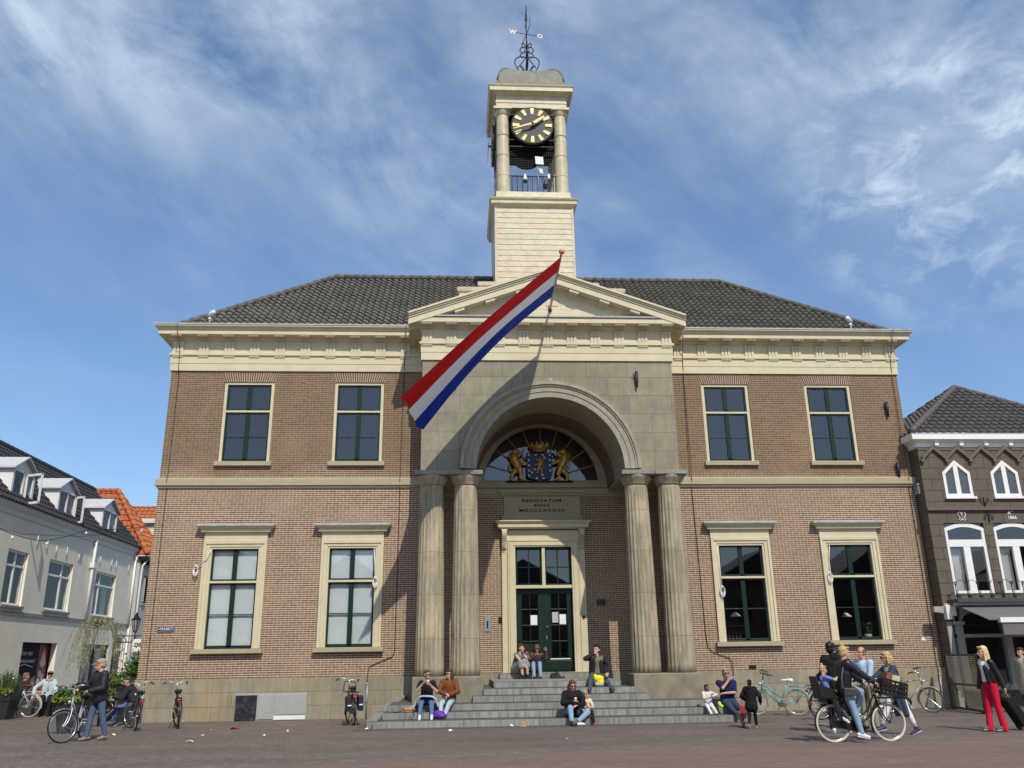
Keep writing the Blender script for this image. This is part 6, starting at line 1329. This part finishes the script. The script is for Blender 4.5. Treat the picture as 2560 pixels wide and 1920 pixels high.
    if coat:
        cm,low,puff=coat; c=MB()
        if puff>=0:
            torso(c,.024+puff,low); arms(c,.012+puff*.6,1.0)
            if low<-.1:
                for k in (1,-1): c.cap(pv+rt*.05*s*k,(.14+puff)*s*w,pv+upv*low*s+rt*.06*s*k,(.15+puff)*s*w)
        else:  # open front: two fronts and a back, arms
            for k in (1,-1):
                c.cap(pv+upv*low*s+rt*.14*s*k*w,.06*s*w,ch+rt*.115*s*k*w,.075*s*w); c.cap(pv+upv*low*s+rt*.115*s*k*w+fw*.085*s*w,.046*s*w,ch+upv*.09*s+rt*.080*s*k+fw*.080*s*w,.056*s*w); c.cap(ch+upv*.09*s+rt*.05*s*k-fw*.03*s,.10*s,sh[k]-rt*.02*s*k,.074*s)
                c.cap(pv+upv*low*s+rt*.06*s*k-fw*.08*s,.07*s*w,ch+upv*.08*s+rt*.05*s*k-fw*.05*s,.09*s*w)
            arms(c,.010,1.0)
        remesh(c.build('jacket',cm,Pn),.011*max(s,.8),2)
    # --- lower clothing ---
    if trous:
        c=MB(); c.cap(pv+upv*.07*s,.135*s*w,pv-upv*.0*s,.140*s*w)
        for k in (1,-1):
            kn,an=L[k]; c.cap(hip[k]+upv*.02*s,.100*s*w,kn,.068*s*w)
            if leg>.5: c.cap(kn,.068*s*w,kn.lerp(an,.4),.064*s*w); c.cap(kn.lerp(an,.4),.064*s*w,kn.lerp(an,(leg-.5)*2),(.052 if leg<1.05 else .07)*s*w)
        remesh(c.build('trousers',trous,Pn),.011*max(s,.8),2)
    if skirt:
        sm_,hem=skirt; c=MB(); c.cap(pv+upv*.08*s,.135*s*w,pv,.15*s*w)
        for k in (1,-1):
            kn,an=L[k]; c.cap(hip[k],.115*s*w,kn,.10*s*w); c.cap(kn,.10*s*w,kn.lerp(an,hem),.11*s*w)
        kn0,kn1=L[1][0],L[-1][0]; m0=(hip[1]+hip[-1])/2; m1=(kn0+kn1)/2; c.cap(m0,.12*s*w,m1,.10*s*w); m2=(kn0.lerp(L[1][1],hem)+kn1.lerp(L[-1][1],hem))/2; c.cap(m1,.10*s*w,m2,.10*s*w)
        remesh(c.build('skirt',sm_,Pn),.012*s,2)
    if shoe:
        for k in (1,-1):
            kn,an=L[k]; f=Vector(toes.get(k,fw)).normalized(); c=MB(); u2=Vector((0,0,1)); u2=(u2-f*u2.dot(f)); u2=u2.normalized() if u2.length>.1 else upv
            q0=an-u2*.045*s; c.cap(q0-f*.045*s,.040*s,q0+f*.05*s,.042*s); c.cap(q0+f*.05*s-u2*.006*s,.042*s,q0+f*.15*s-u2*.014*s,.032*s); c.cap(q0,.042*s,an+(kn-an).normalized()*(.02+boots)*s,(.045 if not boots else .056)*s)
            so_=c.build('shoe',shoe[0],Pn); remesh(so_,.009*max(s,.75),1)
            if len(shoe)>1:
                c=MB(); c.cap(q0-f*.05*s-u2*.036*s,.030*s,q0+f*.15*s-u2*.040*s,.027*s); c.v=[tuple((Vector(v)-q0)-(u2*((Vector(v)-q0).dot(u2)+.040*s)*.6)+q0) for v in c.v]; c.build('sole',shoe[1],so_)
    if socks:
        c=MB()
        for k in (1,-1): kn,an=L[k]; c.cap(an,.042*s,an.lerp(kn,.22),.043*s)
        c.build('socks',socks,Pn)
    return Pn,dict(A=A,L=L,sh=sh,hp=hp,nk=nk,pv=pv,ch=ch,fw=fw,rt=rt,upv=upv,s=s)
Wt=M['white']; jeans=fab('jeans',(.085,.15,.29)); jeansL=fab('jeans_light',(.24,.34,.46)); jeansP=fab('jeans_pale',(.38,.45,.52)); jeansD=fab('jeans_dark',(.035,.055,.09)); bk=fab('black',(.012,.012,.014)); navy=fab('navy',(.012,.018,.075)); char=fab('charcoal',(.03,.03,.035))
hbr=pm('hair_brown',(.06,.03,.016),.5,.3,40); hlb=pm('hair_light_brown',(.13,.065,.03),.5,.3,40); hbl=pm('hair_blond',(.48,.33,.13),.5,.25,40); hgr=pm('hair_grey',(.30,.27,.24),.6,.25,40); hbk=pm('hair_black',(.010,.008,.008),.5,.3,40); hrd=pm('hair_auburn',(.12,.035,.02),.5,.3,40)
wshoe=(pm('shoe_white',(.72,.72,.70),.5,.06),M['offwhite']); bshoe=(pm('shoe_black',(.015,.015,.016),.5,.1),); bwshoe=(pm('shoe_black',(.015,.015,.016),.5,.1),M['offwhite'])
def ice(hand,label,c=(.75,.68,.55)):
    t=thing('ice_cream',label,'ice cream',hand); b=MB(); b.lathe([(.008,-.06),(.028,.04)],(0,0,0),12); b.build('cone',pm('cone_wafer',(.45,.26,.11),.7,.1),t); b=MB(); b.ell((0,0,.055),(.034,.034,.036)); b.build('scoop',pm('ice_cream_%d'%int(c[1]*100),c,.5,.05),t)
def wp_(P,rz,loc): # local point -> world
    return Vector(loc)+Matrix.Rotation(rz,3,'Z')@Vector(P)
# -- left of the steps: two women seated (seat z .495, feet on the lowest step .165)
SIT=lambda y: y
loc=(-3.61,-2.88,.495); person('woman in black t-shirt with short brown hair seated on the left of the steps',loc,0,1.66,(0,0,.10),(0,-.12,1),face=R(28),nod=R(8),hands={1:(.10,-.33,.48),-1:(-.10,-.35,.52)},elb={1:(.6,.0,-.8),-1:(-.6,0,-.8)},feet={1:(.15,-.66,-.245),-1:(-.16,-.66,-.245)},knee={1:(.12,-.6,1),-1:(-.12,-.6,1)},shirt=bk,sleeve=.42,trous=jeans,leg=.95,shoe=wshoe,hair=hlb,glasses=True)
ice((-3.57,-3.27,1.03),'small white ice cream held by the woman in the black t-shirt')
b=MB()
def drape(u,v):
    x=-.42+.84*u; return (x,-.44+.30*v+.02*math.sin(u*17),.0 + .22*math.exp(-((x)/.30)**4)-.10*abs(math.sin(u*9+v*3))*(abs(x)>.28)-.16*max(0,abs(x)-.26)*4*.5+.012*math.sin(v*9+u*7))
b.grid(40,14,drape); j=b.build('denim_jacket',fab('denim_pale',(.38,.50,.58),.2,8),None,(-3.61,-2.86,.505)); j.modifiers.new('solid','SOLIDIFY').thickness=.02; tag(j,'pale blue denim jacket lying across the lap of the woman in the black t-shirt','jacket')
loc=(-3.02,-2.88,.495); person('woman with long dark hair and brown fleece jacket seated on the left of the steps',loc,R(-8),1.66,(0,0,.10),(0,-.08,1),face=R(-30),nod=R(6),hands={1:(.05,-.30,.24),-1:(-.06,-.30,.27)},elb={1:(1,.1,-.3),-1:(-1,.1,-.3)},feet={1:(-.02,-.70,-.245),-1:(-.12,-.68,-.245)},knee={1:(.05,-.6,1),-1:(-.6,-.7,.8)},shirt=Wt,coat=(fab('brown_fleece',(.17,.06,.022),.25,22),.02,.012),trous=jeansP,leg=.92,shoe=bshoe,hair=hbr,hairlen=.30,glasses=True)
bg_=thing('handbag','tan leather handbag with dark straps on the step left of the seated women','handbag',(-4.05,-3.25,.33)); b=MB(); b.cap((-.10,0,.07),.06,(.10,0,.07),.06); b.box(-.13,.13,-.05,.05,0,.12); b.build('bag_body',pm('bag_tan',(.33,.20,.09),.4,.2,8),bg_,bevel=.02); b=MB(); b.tube(catmull([(-.12,0,.12),(-.25,-.05,.02),(-.40,-.10,.01)]),.010,5); b.tube(catmull([(.10,-.05,.10),(.13,-.22,-.02),(.10,-.30,-.15),(.02,-.25,-.05)]),.010,5); b.build('strap',M['black'],bg_)
b=MB(); b.ell((0,0,.10),(.16,.12,.11)); b.ell((.06,-.05,.08),(.11,.10,.08)); b.ell((-.08,.0,.13),(.08,.09,.09)); o=remesh(one('purple_bag',b,pm('purple_nylon',(.13,.02,.34),.45,.25,9,.6,14),'bright purple bag at the feet of the woman in the brown jacket','bag',loc=(-3.26,-3.55,.17)),.02,2)
# -- at the door
loc=(-.92,1.32,1.18); person('woman in a grey sleeveless dress crouching at the left of the green door',(-.92,1.0,1.0),R(38),1.68,(0,.12,.30),(.0,-.42,1),face=R(28),nod=R(-4),hands={1:(.06,-.36,.72),-1:(-.0,-.52,.22)},elb={1:(.3,-.5,-.8),-1:(-.4,-.2,-.6)},feet={1:(.10,-.30,.085),-1:(-.12,-.32,.085)},knee={1:(.1,-1,.7),-1:(-.1,-1,.7)},shirt=fab('dress_grey',(.17,.175,.18),.2,20),sleeve=.04,skirt=(fab('dress_light',(.27,.27,.265),.2,24),.25),shoe=bwshoe,hair=hbr,bun=False)
person('girl with bowed head, dark patterned shirt and jeans in front of the green door',(-.38,.98,1.0),R(6),1.62,(0,.20,.28),(.10,-.30,1),face=R(-8),nod=R(38),hands={1:(.28,-.22,.82),-1:(-.06,-.28,.70)},elb={1:(.3,-.8,-.2),-1:(-.5,-.3,-.6)},feet={1:(.08,-.28,.085),-1:(-.12,-.28,.085)},knee={1:(.05,-.5,1),-1:(-.05,-.5,1)},shirt=Wt,coat=(pm('cloth_plaid',(.045,.03,.03),.8,.9,16,stain=((.30,.20,.17),12,.6)),.0,.004),trous=jeansL,shoe=bwshoe,hair=hlb,hairlen=.26)
b=MB(); b.grid(14,8,lambda u,v:(-.16+.34*u+.10*v,-.55*v+.25,.20*(1-v)*(.4+.6*math.sin(PI*u))+.03*math.sin(u*9+v*6)+.02)); j=b.build('dropped_jacket',fab('dark_jacket',(.035,.035,.04)),None,(.20,.95,1.0)); j.modifiers.new('solid','SOLIDIFY').thickness=.03; tag(j,'dark jacket dropped on the landing in front of the right door','jacket')
# man with yellow bag: sits on the sixth step (z 1.0), feet on step 4/5
loc=(1.16,-1.35,1.0); person('man in a dark jacket drinking on the steps, yellow bag between his knees',loc,R(-4),1.80,(0,0,.11),(.02,-.10,1),face=R(-34),nod=R(-6),hands={1:(.27,-.40,.20),-1:(-.10,-.26,.70)},elb={1:(.9,.2,-.3),-1:(-.9,-.1,-.5)},feet={1:(.36,-.78,-.245),-1:(-.28,-.72,-.245)},knee={1:(.25,-.6,1),-1:(-.25,-.6,1)},w=1.12,shirt=fab('khaki_shirt',(.19,.155,.095)),coat=(fab('dark_coat',(.022,.022,.030)),-.02,-1),trous=fab('grey_jeans',(.055,.07,.09)),shoe=(pm('shoe_dark',(.03,.035,.05),.6,.1),M['offwhite']),hair=hbk)
b=MB(); b.ell((0,0,.20),(.15,.07,.10)); b.ell((.04,-.02,.10),(.11,.06,.10)); b.ell((-.10,.02,.27),(.06,.04,.06)); remesh(one('plastic_bag',b,pm('yellow_plastic',(.78,.68,.01),.3,.12,9,.5,12),'bright yellow plastic bag between the knees of the seated man','bag',loc=(1.14,-1.80,.84)),.018,1)
b=MB(); b.cap((-.08,0,.06),.06,(.08,0,.06),.06); remesh(one('plastic_bag',b,pm('clear_plastic',(.35,.34,.30),.2,.5,12,.6,14),'crumpled greyish bag under the yellow one','bag',loc=(1.14,-1.85,.83)),.02,1)
# woman in black hoodie and girl with red boots on the second step (z .33)
loc=(.12,-3.70,.165); person('auburn-haired woman in a black hoodie and jeans seated on the lowest steps',loc,R(4),1.70,(0,0,.11),(0,-.14,1),face=R(10),nod=R(16),hands={1:(.07,-.33,.30),-1:(-.04,-.33,.40)},elb={1:(.9,.1,-.4),-1:(-.9,.1,-.4)},feet={1:(.02,-.50,-.08),-1:(-.14,-.62,-.08)},knee={1:(1.0,-.6,.30),-1:(-.05,-.6,1)},toes={1:(-.6,-.8,0),-1:(0,-1,0)},w=1.08,shirt=bk,coat=(bk,.0,.01),trous=jeansL,leg=.93,shoe=bshoe,hair=hrd,hairlen=.08,glasses=True,hood=bk)
ice((.17,-4.06,.57),'small cup of ice cream held by the woman in the black hoodie')
loc=(.47,-3.72,.165); person('little blond girl with sunglasses and red boots eating ice cream on the steps',loc,R(-6),1.20,(0,0,.08),(0,-.05,1),face=R(-4),hands={1:(.03,-.20,.25),-1:(-.03,-.20,.28)},elb={1:(.8,.0,-.6),-1:(-.8,0,-.6)},feet={1:(.17,-.42,-.10),-1:(-.13,-.42,-.10)},knee={1:(.2,-.6,1),-1:(-.2,-.6,1)},shirt=fab('cream_top',(.62,.55,.48)),sleeve=.35,trous=bk,shoe=(pm('boot_red',(.42,.012,.02),.3,.08),),boots=.16,hair=hbl,hairlen=.26,glasses=True)
ice((.46,-3.95,.51),'pale ice cream cone held up by the little girl with red boots')
b=MB(); b.ell((0,0,.04),(.12,.06,.04)); b.ell((.07,.02,.03),(.07,.05,.03)); remesh(one('paper_bag',b,M['paper'],'crumpled white paper bag between the woman in the hoodie and the girl','bag',loc=(.24,-4.24,.0)),.014,1)
# toddler, man in navy shirt
loc=(3.72,-3.46,.33); person('toddler with dark braids and white track suit seated on the steps',loc,R(-8),1.02,(0,0,.08),(0,.0,1),face=R(46),nod=R(-8),hands={1:(.10,-.19,.27),-1:(.02,-.20,.24)},elb={1:(1,.1,.1),-1:(-.6,.1,-.6)},feet={1:(.18,-.60,-.19),-1:(.03,-.60,-.21)},knee={1:(.2,-.6,1),-1:(-.1,-.6,1)},skin='brown',shirt=fab('pink_sweater',(.66,.56,.54)),trous=fab('white_sweat',(.68,.67,.64)),shoe=(bshoe[0],M['offwhite']),hair=hbk,braid=True,w=1.05)
b=MB(); b.ell((0,0,.05),(.05,.06,.07)); b.ell((.05,-.03,.0),(.05,.04,.04)); remesh(one('toy',b,pm('toy_green',(.45,.72,.06),.5,.1),'small lime green toy hanging between the toddler and the man','toy',loc=(3.99,-3.58,.36)),.012,1)
loc=(4.30,-3.28,.33); person('grey-haired man in a navy t-shirt seated with stretched legs on the steps',loc,R(-6),1.80,(0,0,.11),(0,-.02,1),face=R(10),hands={1:(-.10,-.24,.34),-1:(.04,-.24,.66)},elb={1:(.9,-.1,-.4),-1:(-.6,-.4,-.8)},feet={1:(.26,-.93,-.16),-1:(.10,-.95,-.20)},knee={1:(.0,-.6,1),-1:(-.1,-.6,1)},toes={1:(.2,-.75,.75),-1:(.1,-.75,.75)},w=1.12,skin='tan',shirt=navy,sleeve=.42,trous=jeansD,shoe=(pm('shoe_taupe',(.20,.16,.13),.7,.1),pm('sole_tan',(.36,.30,.22),.7,.1)),hair=hgr,glasses=True)
# boy in black coat walking right, seen from behind
person('small boy in a black padded coat walking past the end of the steps',(4.02,-6.05,0),R(152),1.08,(0,0,.56),(0,-.04,1),face=R(12),hands={1:(.16,-.14,.62),-1:(-.20,-.10,.58)},elb={1:(.6,.5,-.4),-1:(-.6,.5,-.4)},feet={1:(.05,.20,.10),-1:(-.05,-.16,.06)},toes={1:(0,-.8,-.6)},skin='brown',trous=bk,coat=(fab('padded_black',(.012,.012,.014),.2,6),-.16,.03),shoe=(pm('boot_suede',(.26,.18,.10),.8,.1),M['offwhite']),hair=fab('beanie',(.03,.012,.012)),hood=fab('padded_black',(.012,.012,.014)))
# -- group at the right
loc=(5.38,-7.7,0); person('tall dark-skinned man in a black hooded sweater standing behind the black bicycle',loc,R(195),1.84,(0,0,1.0),(.0,0,1),face=R(-62),skin='dark',shirt=bk,coat=(bk,-.02,.02),trous=bk,shoe=wshoe,hair=hbk,hood=bk,w=1.08,hands={1:(.2,-.30,1.12),-1:(-.2,-.28,1.1)},feet={1:(.16,-.06,.085),-1:(-.12,.10,.085)})
# rider: forward = +x  -> rz = 90deg (local -y -> +x)
loc=(4.70,-9.62,0); person('blond woman in a black jacket and light jeans riding the black bicycle',loc,R(90),1.70,(0,0,.98),(0,-.18,1),face=0,hands={1:(.27,-.50,1.10),-1:(-.27,-.50,1.10)},elb={1:(.3,.4,-.8),-1:(-.3,.4,-.8)},feet={1:(.14,-.28,.52),-1:(-.17,-.20,.13)},knee={1:(.05,-1,.4),-1:(-.05,-1,.3)},shirt=bk,coat=(pm('leather_black',(.014,.014,.015),.35,.2,8),-.04,.012),trous=jeansL,shoe=wshoe,hair=hbl,bun=True,curl=1.3)
b=MB(); b.prism([(-.13,-.03,-.08),(.11,-.03,-.09),(.13,-.03,.05),(-.12,-.03,.07)],(0,.06,0)); hb_=thing('shoulder_bag','black leather shoulder bag hanging at the rider\'s hip','handbag',(4.73,-9.86,.93)); b.build('bag_body',pm('leather_bag',(.05,.05,.05),.35,.2,8),hb_,bevel=.02); b=MB(); b.tube(catmull([(-.13,0,.04),(-.12,.02,.25),(.0,.10,.52)]),.012,5); b.build('strap',pm('strap_grey',(.10,.10,.10),.4,.1),hb_)
loc=(4.36,-9.62,0); person('small blond girl with a bun and blue t-shirt in the child seat',loc,R(90),1.08,(0,.0,.90),(0,.06,1),face=R(-35),nod=R(6),hands={1:(.08,-.22,1.16),-1:(-.06,-.22,1.18)},elb={1:(.8,.1,-.3),-1:(-.8,.1,-.3)},feet={1:(.14,-.28,.46),-1:(-.16,-.26,.44)},knee={1:(.05,-1,.4),-1:(-.05,-1,.4)},toes={1:(0,-.8,-.5),-1:(0,-.8,-.5)},shirt=pm('cloth_blue_print',(.16,.20,.48),.85,.35,18),sleeve=.35,trous=fab('leggings',(.018,.022,.045)),shoe=wshoe,hair=hbl,bun=True,glasses=False)
loc=(6.30,-7.2,0); person('man in a light blue sweater and khaki trousers standing in the group',loc,R(-62),1.74,(0,0,.95),(0,-.02,1),face=R(-12),skin='tan',shirt=fab('lightblue',(.42,.56,.70)),trous=fab('khaki',(.30,.29,.19)),shoe=bshoe,hair=hlb,w=1.1,bald=True,hands={1:(.12,-.32,1.02),-1:(-.22,-.24,1.05)},feet={1:(.12,.02,.085),-1:(-.12,-.04,.085)})
loc=(6.05,-6.6,0); person('dark-haired woman in black half hidden behind the man in light blue',loc,R(60),1.66,(0,0,.92),(0,0,1),shirt=bk,coat=(bk,-.1,.015),trous=bk,shoe=bshoe,hair=pm('hair_dark_brown',(.035,.014,.01),.5,.3,40),hairlen=.28)
loc=(6.28,-8.3,0); person('blond woman with sunglasses in a long blue-grey cardigan walking left',loc,R(-90),1.66,(0,.14,.88),(0,-.18,1),face=R(-6),nod=R(8),shirt=pm('cloth_floral',(.25,.38,.32),.85,.8,14,stain=((.7,.7,.65),10,.7)),coat=(fab('cardigan',(.055,.06,.095)),-.50,-1),trous=Wt,leg=.85,shoe=(pm('shoe_navy',(.03,.035,.10),.6,.1),M['offwhite']),hair=hbl,hairlen=.06,glasses=True,hands={1:(.2,-.32,1.02),-1:(-.2,-.40,1.00)},feet={1:(.08,.42,.11),-1:(-.06,-.28,.085)},toes={1:(0,-.85,-.35)})
# -- woman in red trousers with trolley
loc=(8.62,-8.05,0); person('blond woman in a black leather jacket and bright red trousers walking left',loc,R(-88),1.70,(0,.02,.94),(0,-.05,1),face=0,skin='light',shirt=Wt,coat=(pm('leather_black',(.014,.014,.015),.35,.2,8),.06,-1),trous=fab('red',(.60,.012,.045)),leg=1.1,shoe=(pm('shoe_grey',(.10,.09,.085),.7,.2,12),M['offwhite']),hair=pm('hair_platinum',(.62,.47,.24),.5,.2,40),hairlen=.24,hands={1:(.22,.22,.76),-1:(-.22,-.12,.82)},elb={1:(.3,.6,-.3),-1:(-.3,.6,-.3)},feet={1:(.08,.12,.085),-1:(-.07,-.10,.085)})
TRY=thing('shopping_trolley','black cloth shopping trolley pulled behind the woman in red trousers','trolley',(9.10,-7.85,0),0)
b=MB(); b.prism([(-.15,-.16,.62),(.02,-.16,.68),(.36,-.16,.17),(.16,-.16,.06)],(0,.32,0)); b.build('bag_body',bk,TRY,bevel=.04); b=MB(); b.tube([(.22,0,.12),(-.18,0,.70),(-.26,0,.74)],.012,6); b.build('frame',M['iron'],TRY)
for s_ in (-1,1): b=MB(); b.lathe([(.02,-.02),(.085,-.02),(.085,.02),(.02,.02)],(.27,.17*s_,.085),20,'y'); b.build('wheel',pm('wheel_grey',(.10,.10,.10),.6,.1),TRY)
PP=thing('potted_plant','leafy potted plant riding on the black trolley behind the woman in red','plant',(9.10,-7.80,.60)); b=MB(); b.lathe([(.06,0),(.09,.14),(.08,.14)],(0,0,0),16); b.build('pot',pm('pot_terracotta',(.28,.15,.08),.7,.1),PP); b=MB()
for k in range(46):
    a=random.random()*6.28; r=random.uniform(.03,.17); c=Vector((r*math.cos(a),r*math.sin(a),random.uniform(.14,.36))); d=Vector((math.cos(a),math.sin(a),random.uniform(-.3,.7)))*.075; w_=Vector((-math.sin(a),math.cos(a),.2))*.03; b.quad(c-d,c+w_,c+d,c-w_)
b.build('leaves',pm('leaf_dark',(.05,.10,.035),.5,.3,9),PP)
person('person in a beige coat cut off by the right edge, under the awning',(12.75,-3.0,0),R(-70),1.66,(0,0,.92),(0,0,1),shirt=bk,coat=(fab('beige',(.34,.32,.25)),-.34,.015),trous=bk,shoe=bshoe,hair=hbr)
# -- left side
loc=(-10.93,-5.70,0); person('older man with a beige cap and dark jacket pushing the silver bicycle',loc,R(-42),1.74,(0,0,.93),(.0,-.05,1),face=R(-26),nod=R(14),shirt=fab('checked',(.40,.30,.28)),coat=(pm('quilted',(.014,.015,.022),.6,.2,6,.8,9),-.04,.015),trous=fab('jeans_mid',(.075,.12,.20)),shoe=(pm('shoe_suede',(.24,.20,.15),.8,.1),),hair=hgr,cap=(fab('cap_beige',(.40,.26,.15)),'peak'),hw={1:(-11.05,-5.98,1.06),-1:(-11.38,-5.80,1.10)},elb={1:(.6,.5,-.6),-1:(-.6,.5,-.4)},feet={1:(.12,.18,.085),-1:(-.10,-.14,.085)})
person('man with a dark flat cap, sunglasses and grey scarf sitting by the shop poster',(-16.62,4.6,.10),R(20),1.74,(0,0,.50),(0,.05,1),face=R(-12),shirt=fab('pale_denim',(.45,.55,.60)),coat=(fab('pale_denim',(.45,.55,.60)),.0,.012),trous=bk,shoe=bshoe,hair=hgr,cap=(fab('cap_dark',(.03,.022,.024)),'flat'),glasses=True,scarf=fab('scarf_grey',(.33,.31,.30)),hands={1:(.26,-.38,.52),-1:(-.42,-.14,.55)},feet={1:(.12,-.55,.0),-1:(-.12,-.52,.0)},knee={1:(.1,-1,.7),-1:(-.1,-1,.7)},elb={1:(.8,.2,-.4),-1:(-.8,.2,-.2)})
person('person with a brown knit cap and dark coat seen from behind beside the white bicycle',(-17.75,5.2,.10),R(140),1.70,(0,0,.48),(0,-.1,1),shirt=char,coat=(char,-.05,.02),trous=bk,shoe=bshoe,hair=fab('knit_brown',(.20,.13,.08),.3,30),feet={1:(.12,-.5,.0),-1:(-.12,-.5,.0)},knee={1:(.1,-1,.7),-1:(-.1,-1,.7)})
one('stone_seat',MB().box(-18.2,-16.2,4.75,5.5,0,.48),pm('seat_dark',(.05,.05,.052),.7,.2),'low dark seat under the two people by the shop poster','seat',bevel=.02)
person('person in jeans sitting on the bench behind the parked bicycle',(-11.90,-.75,0),R(-80),1.70,(0,.08,.55),(.0,-.5,1),face=0,nod=R(20),shirt=bk,coat=(char,.0,.015),trous=jeans,shoe=bwshoe,hair=hbr,hands={1:(.1,-.5,.75),-1:(-.1,-.5,.72)},feet={1:(.05,-.42,.085),-1:(-.12,-.62,.20)},knee={1:(.1,-1,.7),-1:(-.1,-1,.7)})
